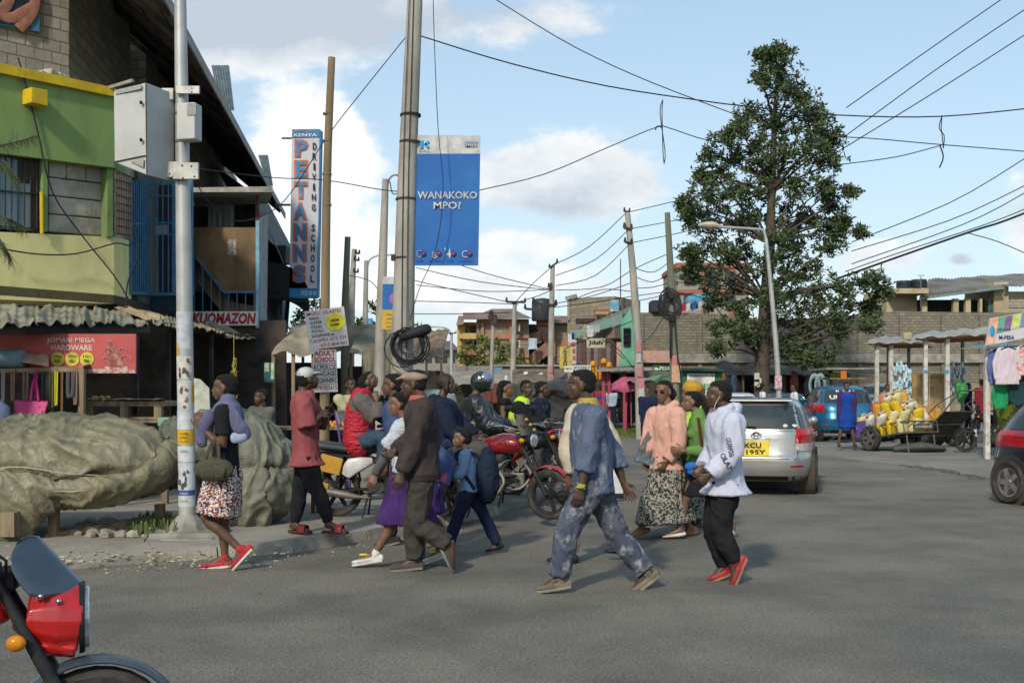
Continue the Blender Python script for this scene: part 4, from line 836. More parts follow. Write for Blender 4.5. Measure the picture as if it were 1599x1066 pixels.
t=thing('fruit_table','long low table with small orange fruit behind the wooden sign pole','table',P(480,760,16));m=MB();pbox(m,410,667,560,671,16,.8);
for x in(415,470,552):m.beam(P(x,670,16.1),V((P(x,670,16.1).x,16.1,.1)),.06)
obj('table_top',m,M_wood,t);m=MB()
for k in range(90):m.ell(P(random.uniform(500,532),666,16.1+random.random()*.4)+UP*random.uniform(0,.07),(.03,)*3,7,5)
obj('fruit_heap',m,mat('orange_fruit',(.55,.2,.02),.5,c2=(.4,.3,.03),scale=9),t,True)
for(px,y0,y1,c,n_)in((497,745,795,(.03,.2,.1),'green'),(489,760,796,(.4,.08,.04),'red')):
 m=MB();m.beam(P(px,y0,13.2),V((P(px,y1,13.2).x,13.2,.1)),.045);solo('short_post',m,paint('post_'+n_,c),f'short {n_} post seen between the legs of the man in the red T-shirt','post','short coloured posts')
def tent(label,x0,x1,yt,yb,Y_,m_,flap=None,dep=3,name='stall_tent'):
 t=thing(name,label,'market stall',V((P((x0+x1)/2,0,Y_).x,Y_,.05)));m=MB()
 m.grid(lambda u,v:P(x0+(x1-x0)*u,yt+(yb-yt)*(1-math.cos(v*1.6))+4*math.sin(u*7+x0)*v,Y_)+V((0,dep*(1-v),.4*(1-v)+.1*noise.noise(V((u*5+x0,v*4,0))))),24,10,.02);obj('cloth_roof',m,m_,t,True)
 m=MB()
 for x in(x0+3,(x0+x1)/2,x1-3):q=P(x,yb,Y_+.1);m.beam((q.x,q.y,0),q,.06)
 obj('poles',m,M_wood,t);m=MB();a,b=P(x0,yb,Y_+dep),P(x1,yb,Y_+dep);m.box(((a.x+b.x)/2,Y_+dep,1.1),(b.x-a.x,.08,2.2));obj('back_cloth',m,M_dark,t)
 if flap:m=MB();m.grid(lambda u,v:P(flap[0]+(flap[1]-flap[0])*u,yb-6+(flap[2]-yb)*v,Y_-.03)+V((0,.08*math.sin(u*20)*v,0)),30,6,(0,.02,0));obj('side_flap',m,m_,t,True)
 return t
tent('stall under a sagging grey sheet next to the end of the brown awning',424,492,520,550,20.6,cloth('grey_sheet',(.36,.31,.22),(.22,.19,.14),scale=1.5))
tent('stall under a long brown tarpaulin roof behind the music classes sign',470,600,522,545,26,cloth('brown_tarp',(.26,.19,.13),(.18,.14,.1),scale=1.2))
tent('stall with a tall grey hanging flap left of the big concrete pole',545,632,525,552,24,cloth('pale_tarp',(.27,.25,.18),(.16,.15,.11),scale=1.5),(566,612,592))
tent('stall with a striped brown pointed cloth roof right of the big concrete pole',640,692,527,558,30,cloth('striped_tarp',(.24,.18,.12),(.13,.1,.08),scale=3))
# ================================================================ poles, lamps, hanging signs near the left pavement
M_grey_pole=mat('galvanised_pole',(.42,.43,.42),.45,c2=(.34,.35,.34),scale=2,metal=.3,dirt=(.22,.21,.19),dscale=3)
M_polec=mat('pole_concrete',(.36,.345,.3),.9,c2=(.27,.255,.22),scale=4,bump=.5,bscale=30,map_=(1,1,.25),dirt=(.12,.11,.1),dscale=2)
M_polew=mat('pole_timber',(.34,.25,.14),.85,c2=(.22,.16,.09),scale=7,kind='wood',bump=.4)
M_polew2=mat('grey_green_timber',(.20,.20,.14),.88,c2=(.13,.13,.09),scale=7,kind='wood',bump=.4)
t=thing('lamp_post','thick silver lamp post with two equipment boxes and peeling posters','lamp post',P(292,838,11.2));YL=11.2
L=lambda y:281.5+(y)*(292.5-281.5)/800
m=MB();m.tube([P(L(-330),-330,YL),P(L(0),0,YL),P(L(400),400,YL),P(L(810),810,YL)],[.052,.06,.078,.088],n=24);obj('pole',m,M_grey_pole,t,True)
m=MB();b0=P(293,800,YL);
m.tube([V((b0.x,YL,.1)),V((b0.x,YL,.22)),V((b0.x,YL,.30))],[(.24,.24),(.17,.17),(.1,.1)],n=8);obj('footing',m,M_conc,t,bevel=.01)
m=MB();m.box((b0.x+.02,YL-.02,.08),(.74,.62,.14),rz=.1);m.box((b0.x+.1,YL-.2,.06),(.5,.5,.1),rz=.1);obj('plinth',m,M_conc,t,bevel=.012)
for k,(y0,y1,c,n_)in enumerate([(487,545,(.45,.47,.5),'poster'),(536,556,(.6,.3,.02),'poster'),(556,592,(.55,.52,.48),'poster'),(594,640,(.5,.52,.5),'poster'),(600,627,(.58,.33,.03),'poster'),(641,670,(.52,.55,.55),'poster'),(671,693,(.62,.36,.01),'poster'),(696,720,(.55,.57,.58),'poster'),(722,764,(.5,.55,.58),'poster'),(764,772,(.05,.08,.3),'poster'),(773,790,(.52,.54,.52),'poster')]):
 m=MB();rr_=.0885+.001*(k%3)-.006*(1-(y0-480)/320);a,e=P(L(y0),y0,YL),P(L(y1),y1,YL);w0=-.5 if k in(1,4)else-2.9;w1=1.2 if k in(1,4)else-.2
 if k in(1,):w0,w1=-3.0,-2.2
 n_=12;vs=[]
 for q in(a,e):
  for i in range(n_+1):w=w0+(w1-w0)*i/n_;vs.append(q+V((math.cos(w)*rr_,math.sin(w)*rr_,0)))
 m.add(vs,[(i,i+1,n_+2+i,n_+1+i)for i in range(n_)]);o=obj('poster',m,mat(f'poster_{k}',c,.8,c2=tuple(x*.8 for x in c),scale=12,dirt=(.35,.3,.27),dscale=14),t)
 if k==6:
  for r_,s_ in enumerate(('NYUMBA','KUPANGA','CALL NOW')):text(o,s_,M_black,P(284,y0+7+6*r_,YL)+V((0,-rr_-.004,0)),.1,.022)
 if k in(7,10):text(o,'LENDA' if k==7 else 'PIGA SIMU',mat('faded_ink',(.15,.12,.12),.8),P(285,y0+9,YL)+V((0,-rr_-.004,0)),.09,.02)
 if k==9:text(o,'TUESDAY',M_white,P(285,y0+6.5,YL)+V((0,-rr_-.004,0)),.09,.02)
 if k in(2,3,8):
  g_=MB()
  for i in range(7):c_=P(283+random.random()*15,y0+6+random.random()*(y1-y0-10),YL);g_.ell(V((c_.x,YL-rr_-.001,c_.z)),(random.uniform(.008,.02),.004,random.uniform(.01,.04)),8,6)
  obj('print',g_,mat('print_dark' if k!=3 else 'print_red',(.05,.05,.06)if k!=3 else(.4,.06,.05),.8,c2=(.12,.08,.07),scale=30),o)
c_cab=mat('cabinet_grey',(.46,.47,.45),.5,c2=(.42,.43,.41),scale=1.5,dirt=(.3,.29,.27),dscale=1.5)
m=MB();A=lambda x,y,d=0:P(x,y,YL)+V((0,d,0))
m.hexa([A(195,263,-.3),A(250,286,-.42),A(272,284,.0),A(225,262,.15),A(194,155,-.3),A(249,147,-.42),A(273,146,.0),A(222,150,.15)]);cab=obj('equipment_cabinet',m,c_cab,t,bevel=.01)
m=MB();m.beam(A(195,263,-.31),A(249,257,-.43),.006,.01);m.beam(A(249.5,148,-.428),A(251,285,-.428),.008);obj('seam',m,M_dark,cab)
for y in(178,234):m=MB();m.ell(A(243,y,-.44),(.016,.02,.02),8,6);obj('lock',m,M_black,cab)
m=MB();m.slab([A(198,154,-.315),A(243,150,-.43),A(243,157,-.43),A(198,161,-.315)],(0,-.004,0));m.slab([A(223,264,-.375),A(247,262,-.435),A(246,275,-.435)],(0,-.004,0));obj('vent',m,mat('vent_grey',(.25,.25,.24),.6,c2=(.35,.35,.34),scale=80),cab)
m=MB();m.box(A(298,145,-.1),(.24,.03,.08));m.box(A(265,150,-.05),(.12,.06,.12));m.box(A(296,271,-.12),(.26,.04,.17));m.box(A(268,268,-.08),(.2,.06,.16));br=obj('bracket',m,mat('bracket_steel',(.4,.4,.37),.5,metal=.4),t,bevel=.005)
m=MB()
for px,py in((303,140),(306,150),(291,263),(305,264),(310,280),(292,282),(259,266),(272,276)):m.ell(A(px,py,-.145),(.009,.008,.009),8,6)
obj('bolt',m,M_dark,br)
m=MB();m.box(A(302,197,-.14),(.2,.16,.37),rz=-.2);o=obj('junction_box',m,c_cab,t,bevel=.012);m=MB();m.box(A(310,180,-.235),(.1,.012,.12),rz=-.2);obj('label_panel',m,mat('label_grey',(.28,.28,.27),.6,c2=(.22,.22,.22),scale=20),o)
m=MB()
for y in(178,222):q=A(L(y),y);m.tube([q-UP*.012,q+UP*.012],.075,n=20)
obj('strap',m,M_steel,t,True)
m=MB();m.tube([P(L(-330),-330,YL),P(290,-350,YL)+V((.5,0,.1)),P(310,-350,YL)+V((1.6,0,.2))],.03,n=8,sub=3);obj('lamp_arm',m,M_grey_pole,t,True)
t=thing('sign_pole','tall debarked timber pole carrying the music classes and adult school boards','pole',V((P(508,0,14).x,14,.1)));m=MB()
m.tube([V((P(506,0,14).x,14,.05)),P(507,600,14),P(510,300,14),P(518,90,14)],[.068,.063,.055,.046],n=14,sub=4);obj('pole',m,M_polew,t,True)
m=MB()
for y in(220,272,320,178):m.tube([P(513-y*.008,y+1.2,14),P(513-y*.008,y-1.2,14)],.062,n=12)
obj('wire_tie',m,M_steel,t)
def board(name,label,x0,y0,x1,y1,Y_,m_,rot=0,lines=(),th=.02,cat='sign'):
 """flat board between two photo corners turned rot in its own plane; lines = (text, material, u0, v0, u1, v1, bold) in fractions of the board"""
 a,b=P(x0,y1,Y_),P(x1,y0,Y_);w,h=b.x-a.x,b.z-a.z;c=(a+b)/2;ex=V((math.cos(rot),0,math.sin(rot)));ez=V((-math.sin(rot),0,math.cos(rot)))
 t=thing(name,label,cat,c-UP*h/2);m=MB();m.box(c+V((0,th/2,0)),(w,th,h),M=Matrix.Rotation(-rot,3,'Y'));obj('board',m,m_,t)
 for(s,lm,u0,v0,u1,v1,bd)in lines:text(t,s,lm,c+ex*((u0-.5)*w)+ez*((.5-v1)*h),(u1-u0)*w,(v1-v0)*h,ex=ex,ez=ez,bold=bd)
 t['_c']=0;del t['_c'];return t,(lambda u,v,d=.01:c+ex*((u-.5)*w)+ez*((.5-v)*h)+V((0,-d,0)))
c_paper=mat('creased_white_board',(.55,.54,.53),.7,c2=(.48,.47,.46),scale=3,bump=.4,bscale=6,dirt=(.36,.35,.33));c_red=mat('red_lettering',(.42,.02,.03),.7);c_ink=mat('black_lettering',(.025,.022,.03),.7)
t,q=board('notice_board','tilted white music classes board with a yellow exams disc on the timber pole',479,482,541,543,13.9,c_paper,.13,[('MUSIC CLASSES',c_red,.05,.04,.93,.13,.012),('PIANO',c_ink,.1,.17,.35,.25,.01),('GUITAR',c_ink,.1,.28,.4,.36,.01),('VIOLIN',c_ink,.1,.39,.38,.47,.01),('VOCALS',c_ink,.1,.50,.42,.58,.01),('SAXOPHONE etc',c_ink,.1,.62,.68,.7,.01),('Call:0701 272 725',c_red,.04,.74,.97,.82,.004),('0715 804 002',c_red,.3,.88,.97,.96,.004)])
m=MB();c=q(.74,.36,.008);m.lathe([(.10,0),(.12,.002),(.10,.006)],c,axis='y',n=22);m.v=[p+(p-c)*(.12*math.sin(i*2.4))if(p-c).length>.09 else p for i,p in enumerate(m.v)];o=obj('yellow_disc',m,mat('bright_yellow_print',(.7,.65,.03),.6),t)
text(o,'ABRSM',c_ink,q(.61,.35,.017),.12*.95,.03,ex=(1,0,.13),ez=(-.13,0,1),bold=.03);text(o,'EXAMS',c_ink,q(.61,.46,.017),.12*.95,.03,ex=(1,0,.13),ez=(-.13,0,1),bold=.03)
t,q=board('notice_board','narrow white adult school board below the music classes board',490,546,526,612,13.9,c_paper,.035,[('ADULT',c_red,.04,.02,.96,.14,.03),('SCHOOL',c_red,.03,.17,.97,.29,.03),('KCPE/KCSE',c_ink,.02,.35,.98,.47,.01),('LANGUAGES',c_ink,.03,.51,.98,.62,.02),('BEGINNERS',c_ink,.03,.67,.98,.78,.02),('0791925615',c_red,.03,.84,.98,.95,.02)])
m=MB()
for v in(.32,.49,.65,.81):m.beam(q(.02,v,.003),q(.98,v,.003),.003,.006)
obj('ruled_line',m,c_ink,t)
YG=24;c_sw=mat('sign_pale',(.5,.5,.54),.5,c2=(.45,.45,.5),scale=1,dirt=(.38,.37,.38));c_sb=paint('sign_blue',(.02,.2,.42),.5);c_so=mat('orange_outline',(.6,.14,.05),.6)
t=thing('vertical_sign','tall narrow driving school sign with stacked blue and orange letters','sign',P(478,465,YG));m=MB()
m.hexa([P(451.5,464,YG),P(495,466,YG),P(499,464,YG+.25),P(456,463,YG+.25),P(456,202,YG),P(499,201.5,YG),P(503,205,YG+.25),P(460,205,YG+.25)]);obj('sign_box',m,c_sw,t)
m=MB();m.hexa([P(456,215,YG-.02),P(499,214,YG-.02),P(499,214,YG),P(456,215,YG),P(456.2,202,YG-.02),P(499.2,201.5,YG-.02),P(499.2,201.5,YG),P(456.2,202,YG)]);m.hexa([P(451.5,464.5,YG-.02),P(495,466.5,YG-.02),P(495,466.5,YG),P(451.5,464.5,YG),P(452,450,YG-.02),P(495.5,450,YG-.02),P(495.5,450,YG),P(452,450,YG)]);obj('blue_band',m,c_sb,t)
m=MB();m.slab([P(499.5,204,YG-.01),P(503,206,YG+.25),P(498,464,YG+.25),P(494.5,466,YG-.01)],(.02,0,0));obj('blue_edge',m,c_sb,t)
ptext(t,'DRIVING SCHOOL',mat('coral_small',(.5,.15,.2),.7),458,203.5,497,207,YG-.03);ptext(t,'KENYA',M_white,459,208.5,495,213.3,YG-.03,bold=.02);ptext(t,'0722 83 83',M_white,470,454,494,461,YG-.03,bold=.01)
for k,ch in enumerate('PETANNS'):
 y0=220+k*32.6;x0=463-k*.55;o=ptext(t,ch,c_so,x0-3.2,y0-2.5,x0+19.2,y0+26.5,YG-.012,bold=.09);ptext(t,ch,c_sb,x0,y0,x0+16,y0+24,YG-.03,bold=.035)
k=0
for ch in 'DRIVING SCHOOL':
 if ch!=' ':ptext(t,ch,c_ink,488.2-k*.28+(1.6 if ch=='I' else 0),223+k*15.9,494.5-k*.28-(1.6 if ch=='I' else 0),234+k*15.9,YG-.03,bold=.03)
 k+=1
m=MB();m.beam(P(440,216,YG),P(460,216,YG+.1),.04);m.beam(P(430,320,YG+.5),P(458,320,YG+.1),.04);m.beam(P(428,440,YG+.5),P(455,440,YG+.1),.05);m.beam(P(502,466,YG+.3),V((P(500,500,YG).x,YG+.3,.1)),.09);obj('bracket',m,M_steel,t)
t=thing('utility_pole','massive leaning concrete pole with a blue banner and a coil of cable','utility pole',V((P(622,0,15).x,15,.1)));YC=15
m=MB();m.tube([V((P(619,777,YC).x,YC,.0)),P(628,560,YC),P(635,300,YC),P(648,0,YC),P(655,-160,YC)],[.18,.158,.132,.105,.09],n=28,sub=3);obj('pole',m,M_polec,t,True)
m=MB()
for y,x in((222,640),(311,634),(403,631),(180,641)):
 q=P(x,y,YC);m.tube([q-UP*.012+V((0,0,-.004)),q+UP*.012],.145,n=24)
m.box(P(615,403,YC)+V((0,-.05,0)),(.06,.08,.08));obj('steel_band',m,M_dark,t,True)
m=MB()
for dx in(-5,3):m.tube([P(648+dx*.6,-100,YC)+V((0,-.12,0)),P(640+dx,150,YC)+V((0,-.14,0)),P(636+dx,300,YC)+V((0,-.15,0)),P(630+dx+4,560,YC)+V((0,-.18,0))],.006,n=6,sub=4)
obj('drop_cable',m,M_wire,t,True)
m=MB()
for k in range(15):
 r=random.uniform(.13,.3);cx,cy=640+random.gauss(0,4),541+random.gauss(0,4);tl=random.uniform(-.5,.5);c=P(cx,cy,YC)+V((0,-.22-random.random()*.1,0));m.tube([c+V((math.cos(a)*r*math.cos(tl*.6),math.cos(a)*r*math.sin(tl)*.4,math.sin(a)*r*random.uniform(.93,1.0)))for a in[i*.45 for i in range(14)]],random.choice([.006,.009]),n=6,closed=True)
m.tube([P(632,528,YC)+V((0,-.3,0)),P(650,522,YC)+V((0,-.34,0)),P(668,516,YC)+V((0,-.3,0))],[.05,.07,.075],n=12,cap=2,sub=2);obj('cable_coil',m,M_wire,t,True)
c_kb=mat('banner_blue',(.015,.11,.36),.65,c2=(.02,.13,.39),scale=1,dirt=(.05,.17,.4),dscale=2);c_kw=mat('banner_off_white',(.52,.53,.52),.7,dirt=(.42,.43,.43))
def bpt(u,v):return P(650.5+(750.5-650.5)*u-3.5*v,212+203*v,15)+V((0,-.03+.004*math.sin(u*5+v*3),0))
b=thing('banner','large blue cloth banner with white lettering strapped to the massive concrete pole','banner',P(698,415,15));m=MB();m.grid(lambda u,v:bpt(u,.142+.858*v),12,24,(0,.006,0));obj('cloth',m,c_kb,b,True);m=MB();m.grid(lambda u,v:bpt(u,.142*v),12,4,(0,.006,0));obj('top_band',m,c_kw,b,True)
c_lb=mat('logo_blue',(.02,.3,.6),.6)
Yb=14.955;ptext(b,'WANAKOKO',c_kw,652,299,745,310.5,Yb,bold=.02);ptext(b,'MPO?',c_kw,677,315,720,326.5,Yb,bold=.02);ptext(b,'KOKO',c_ink,655,234,670,237.5,Yb);ptext(b,'UPISHI',c_lb,726,220.5,746,225,Yb);ptext(b,'SMART',c_ink,726,227,746,230.5,Yb,bold=.01)
m=MB()
for pts in([(656,219),(661,219),(661,232),(656,232)],[(662,225.5),(668,218.5),(671,222),(665,228)],[(662,225.5),(665,222.5),(671,229.5),(668,232.5)]):m.slab([P(x,y,Yb)for x,y in pts[::-1]],(0,.01,0))
obj('logo',m,c_lb,b,bevel=.004)
c_pl=mat('plum_tick',(.1,.01,.09),.6)
for k,x in enumerate((655,679,702,727)):
 m=MB();c=P(x,397,Yb)
 if k==0:m.tube([c+V((-.035,0,.04)),c+V((0,0,.05)),c+V((.035,0,.04)),c+V((.03,0,-.02)),c+V((0,0,-.05)),c+V((-.03,0,-.02))],.006,n=5,closed=True)
 elif k==1:
  for z in(-.03,0,.03):m.tube([c+V((-.04,0,z)),c+V((0,0,z-.02)),c+V((.04,0,z))],.008,n=5,sub=3)
 elif k==2:m.slab([c+V(p)for p in((0,0,.09),(.015,0,.015),(.05,0,0),(.015,0,-.015),(0,0,-.06),(-.015,0,-.015),(-.05,0,0),(-.015,0,.015))][::-1],(0,.01,0));m.slab([c+V((-.06,0,.07))+V(p)*.35 for p in((0,0,.09),(.015,0,.015),(.05,0,0),(.015,0,-.015),(0,0,-.06),(-.015,0,-.015),(-.05,0,0),(-.015,0,.015))][::-1],(0,.01,0))
 else:m.tube([c+V((math.cos(a)*.045,0,math.sin(a)*.045))for a in[.9+i*.5 for i in range(10)]],.007,n=5)
 obj('icon',m,c_kw,b);m=MB();q=P(x+6,395.5,Yb-.008);m.cyl(q,q+V((0,-.004,0)),.036,16);o=obj('tick_disc',m,c_pl,b);m=MB();m.tube([q+V((-.016,-.008,.004)),q+V((-.004,-.008,-.01)),q+V((.016,-.008,.014))],.004,n=5);obj('tick',m,c_kw,o)
 ptext(b,('SAFE','AFFORDABLE','CLEAN','CONVENIENT')[k],mat('navy_small',(.01,.04,.16),.7),x-5-(5 if k in(1,3)else 0),406,x+6+(6 if k in(1,3)else 0),408.6,Yb)
def pole(label,pts,Y_,r0,r1,m_,name='utility_pole',arms=(),posters=(),cat='utility pole',group=None):
 xb,yb=pts[-1];base=V((P(xb,yb,Y_).x,Y_,0));t=thing(name,label,cat,base,group=group);m=MB();ps=[P(x,y,Y_)for x,y in pts[:-1]]+[base]
 n=len(ps);m.tube(ps,[r0+(r1-r0)*i/(n-1)for i in range(n)],n=14);obj('pole',m,m_,t,True)
 for(x0,y0,x1,y1,w)in arms:
  m=MB();m.beam(P(x0,y0,Y_-.1),P(x1,y1,Y_-.1),w)
  for(x,y)in((x0,y0),(x1,y1)):m.tube([P(x,y,Y_-.1),P(x,y,Y_-.1)+UP*w*2.2],[w*.7,w*.4],n=8)
  obj('crossarm',m,M_dark,t)
 for(x0,y0,x1,y1,c)in posters:m=MB();pbox(m,x0,y0,x1,y1,Y_-r1-.03,.02);obj('poster',m,mat('poster_sheet_%d'%int(c[0]*100),c,.8,c2=tuple(v*.7 for v in c),scale=20),t)
 return t
pole('grey leaning pole with a curved bracket just left of the massive concrete pole',[(602,280),(598,400),(594,520),(590,660)],22,.065,.13,M_polec)
m=MB();m.tube([P(605,290,22),P(609,278,22),P(617,273,22),P(624,276,22)],.018,n=8,sub=3);m.tube([P(609,284,22),P(612,300,22),P(618,303,22),P(624,298,22)],.014,n=8,sub=3);solo('pole_bracket',m,M_steel,'curved steel conduit bracket at the top of the grey leaning pole','bracket',smooth=True)
pole('green-grey timber pole left of the far blue banner',[(543,370),(539,470),(536,660)],26,.07,.1,M_polew2)
pole('slim concrete pole with insulators behind the timber sign pole',[(553,389),(549,470),(545,660)],32,.07,.13,M_polec,arms=((556,395,561,396,.05),(554,405,560,407,.05),(553,424,559,425,.05)))
pole('short street light pole with a curved arm among the left row',[(572,407),(570,520),(568,640)],36,.07,.12,M_polec)
m=MB();m.tube([P(572,430,36),P(576,408,36),P(586,400,36),P(605,398,36),P(622,397,36)],.03,n=8,sub=4);solo('curved_lamp_bracket',m,M_grey_pole,'thin curved street light arm reaching right from the short pole','bracket',smooth=True)
t,q=board('banner','distant narrow blue and yellow banner between the left poles',597,432,618,515,21,c_kb,-.03,[('KOKO',c_lb,.3,.05,.75,.12,.02)],cat='banner')
m=MB();m.slab([q(0,.62),q(1,.62),q(1,0.995),q(0,.995)][::-1],(0,.004,0));obj('yellow_panel',m,paint('banner_yellow',(.55,.36,.05),.7),t);m=MB();m.slab([q(0,.0),q(1,.0),q(1,.14),q(0,.14)],(0,.002,0));obj('white_band',m,c_kw,t)
m=MB();m.ell(q(.75,.42),(.06,.008,.1));obj('printed_shape',m,mat('lilac_print',(.35,.15,.35),.7),t)
for i,s in enumerate(('WA','250','Kenya','sh50')):text(t,s,c_ink,q(.35,.73+i*.075,.025),.1,.035)
t,q=board('small_sign','tiny blue and white sign at the foot of the left pole row',573,497,582,515,34,c_lb,0,[('K',c_kw,.3,.1,.7,.5,.02)])
# ================================================================ trees
def leaf_tree(name,label,Y_,base_px,lobes,m_leaf,m_bark,trunk,nleaf=260,ls=.16,seed=1,cat='tree',spread=.5,limb_r=.05,sub=6,minl=4):
 """trunk pts (px,py), lobes (px,py,r_px[,dy]); twigs run from the trunk into every lobe, leaves grow in tufts along twigs"""
 rnd=random.Random(seed);bx,by=base_px;b0=V((P(bx,by,Y_).x,Y_,0));t=thing(name,label,cat,b0)
 m=MB();tp=[b0-UP*.05]+[P(x,y,Y_)+V((0,d,0))for x,y,d in trunk[0]];n=len(tp);m.tube(tp,[trunk[1]+(trunk[2]-trunk[1])*i/(n-1)for i in range(n)],n=10,sub=3);lf=MB()
 for L_ in lobes:
  px,py,r=L_[:3];dy=L_[3]if len(L_)>3 else rnd.uniform(-1,1)*1.3;c=P(px,py,Y_)+V((0,dy,0));R_=r*Y_/F
  best=min(tp,key=lambda q:(q-(c-UP*(1.2*R_+.7*abs(c.x-tp[-1].x)*.5))).length)
  mid=best.lerp(c,.5)+V((rnd.gauss(0,.15),rnd.gauss(0,.15),.15));m.tube([best,mid,c],[limb_r*1.3,limb_r*.8,limb_r*.35],n=6,sub=2)
  nt=max(minl,int(nleaf*R_*R_/6))
  for k in range(nt):
   d=V((rnd.gauss(0,1),rnd.gauss(0,1),rnd.gauss(0,.85)));d.normalize();rad=R_*(rnd.random()**.38);e=c+V((d.x*rad,d.y*rad*1.1,d.z*rad*.9))
   s0=c+(e-c)*.35;m.tube([s0,e],[limb_r*.22,limb_r*.08],n=3,cap=0)
   for q in range(sub):
    w=s0.lerp(e,.45+.6*rnd.random())+V((rnd.gauss(0,1),rnd.gauss(0,1),rnd.gauss(0,1)))*ls*.55
    for j in range(5):
     a=V((rnd.gauss(0,1),rnd.gauss(0,1),rnd.gauss(.25,.7))).normalized();b_=a.orthogonal().normalized();b_.rotate(Matrix.Rotation(rnd.random()*6.28,3,a));l=ls*rnd.uniform(.7,1.5);wd=ls*.2
     lf.add([w,w+a*l*.5+b_*wd,w+a*l,w+a*l*.5-b_*wd],[(0,1,2,3)])
 obj('trunk',m,m_bark,t,True);obj('crown',lf,m_leaf,t);return t
M_bark=mat('bark',(.10,.08,.06),.95,c2=(.06,.05,.04),scale=8,bump=.8,bscale=30)
M_leafA=mat('dark_leaf',(.045,.07,.028),.7,c2=(.085,.115,.045),kind='leaf',spec=.25);M_leafB=mat('mid_leaf',(.055,.10,.02),.7,c2=(.12,.17,.04),kind='leaf',spec=.25)
YT_=46
lob=[(1215,108,26),(1190,105,20),(1178,135,22),(1205,150,32),(1240,130,28),(1262,145,26),(1285,165,24),(1175,170,20),(1215,195,38),(1255,195,36),(1295,200,24),(1300,225,20),(1190,215,26),
(1150,215,24),(1125,225,22),(1108,245,18),(1140,250,26),(1120,275,26),(1165,255,30),(1095,275,14),(1220,245,42),(1265,240,34),(1290,260,22),(1200,285,40),(1245,290,38),(1278,300,22),(1160,300,34),(1120,310,28),(1090,312,24),(1070,318,12),
(1085,345,24),(1110,350,30),(1075,335,14),(1150,345,34),(1195,335,42),(1240,340,36),(1275,335,18),(1295,300,14),(1310,318,22),(1325,300,12),(1330,340,12),(1290,350,26),(1315,362,22),(1335,368,10),(1260,375,34),(1300,385,24),(1210,385,36),(1165,385,32),
(1105,385,24),(1070,400,16),(1085,395,16),(1130,400,24),(1240,415,38),(1280,415,26),(1190,425,36),(1145,440,32),(1105,440,26),(1075,430,18),(1220,455,42),(1265,455,38),(1310,445,30),(1345,445,24),(1368,440,22),(1380,460,14),(1335,475,32),(1370,480,20),(1290,490,38),(1240,495,40),
(1190,475,34),(1150,480,32),(1115,470,26),(1125,510,24),(1150,525,26),(1180,515,28),(1115,545,16),(1265,530,36),(1310,520,30),(1350,510,18),(1230,540,30),(1280,560,24),(1245,565,18),(1090,415,14),(1160,190,14),(1212,88,13),(1185,92,10)]
lob=[(x,y,r*(1.12 if y<320 else 1.03))for x,y,r in lob]
leaf_tree('silk_oak_tree','tall feathery dark green tree rising in front of the long stone wall',YT_,(1190,640),lob,M_leafA,M_bark,([(1190,560,0),(1196,470,0),(1203,380,.1),(1205,300,0),(1210,200,.1),(1214,115,0)],.36,.07),nleaf=125,ls=.19,sub=7,limb_r=.05,minl=15)
leaf_tree('leafy_tree','rounded bright green tree in front of the orange apartment block',70,(765,620),[(740,545,22),(765,540,24),(790,548,24),(735,568,20),(770,572,30),(805,570,22),(830,572,16),(750,590,22),(790,590,24),(725,555,10),(755,530,14)],M_leafB,M_bark,([(766,580,0),(768,550,0)],.25,.08),nleaf=60,ls=.24,seed=3)
leaf_tree('leafy_tree','low green bushes between the pole row and the stalls on the left',40,(590,620),[(570,500,26),(600,488,24),(545,505,24),(515,500,28),(490,490,24),(470,495,20),(625,500,24),(455,510,24),(600,520,26),(640,510,20),(540,530,30),(500,530,30),(660,530,24)],M_leafB,M_bark,([(590,560,0),(590,520,0)],.2,.08),nleaf=80,ls=.2,seed=4)
leaf_tree('hedge_bush','green bush seen right of the massive concrete pole above the pilot cap rider',34,(678,640),[(665,600,16),(685,590,14),(678,615,18),(700,605,12),(655,615,14)],M_leafB,M_bark,([(678,620,0)],.05,.04),nleaf=120,ls=.12,seed=5,cat='bush')
leaf_tree('hedge_bush','long low green hedge on the wall beside the orange block',64,(850,610),[(845,578,12),(865,580,12),(885,580,10)],M_leafB,M_bark,([(850,600,0)],.05,.04),nleaf=120,ls=.15,seed=6,cat='bush')
t=thing('pine_branch','drooping fine-needled branches reaching in at the left edge','tree branch',P(-60,250,9.5));m=MB();lf=MB()
for(pts)in([(-120,250),(-20,235),(20,224),(52,208)],[(-120,262),(-10,250),(15,262),(25,285)],[(-120,320),(-20,335),(15,342),(32,352)],[(-120,345),(-20,360),(8,380),(12,402)]):
 ps=[P(x,y,9.5)+V((0,random.gauss(0,.06),0))for x,y in pts];m.tube(ps,[.02,.012,.008,.003],n=5,sub=3)
 for a,b_ in zip(ps,ps[1:]):
  for k in range(130):
   p=a.lerp(b_,random.random());d=(b_-a).normalized()*.5+V((random.gauss(0,.3),random.gauss(0,.4),-.55+random.gauss(0,.35)));l=random.uniform(.06,.17);w_=V((.0022,.001,0));lf.add([p-w_,p+w_,p+d.normalized()*l],[(0,1,2)])
obj('branches',m,M_bark,t,True);obj('needles',lf,M_leafA,t)
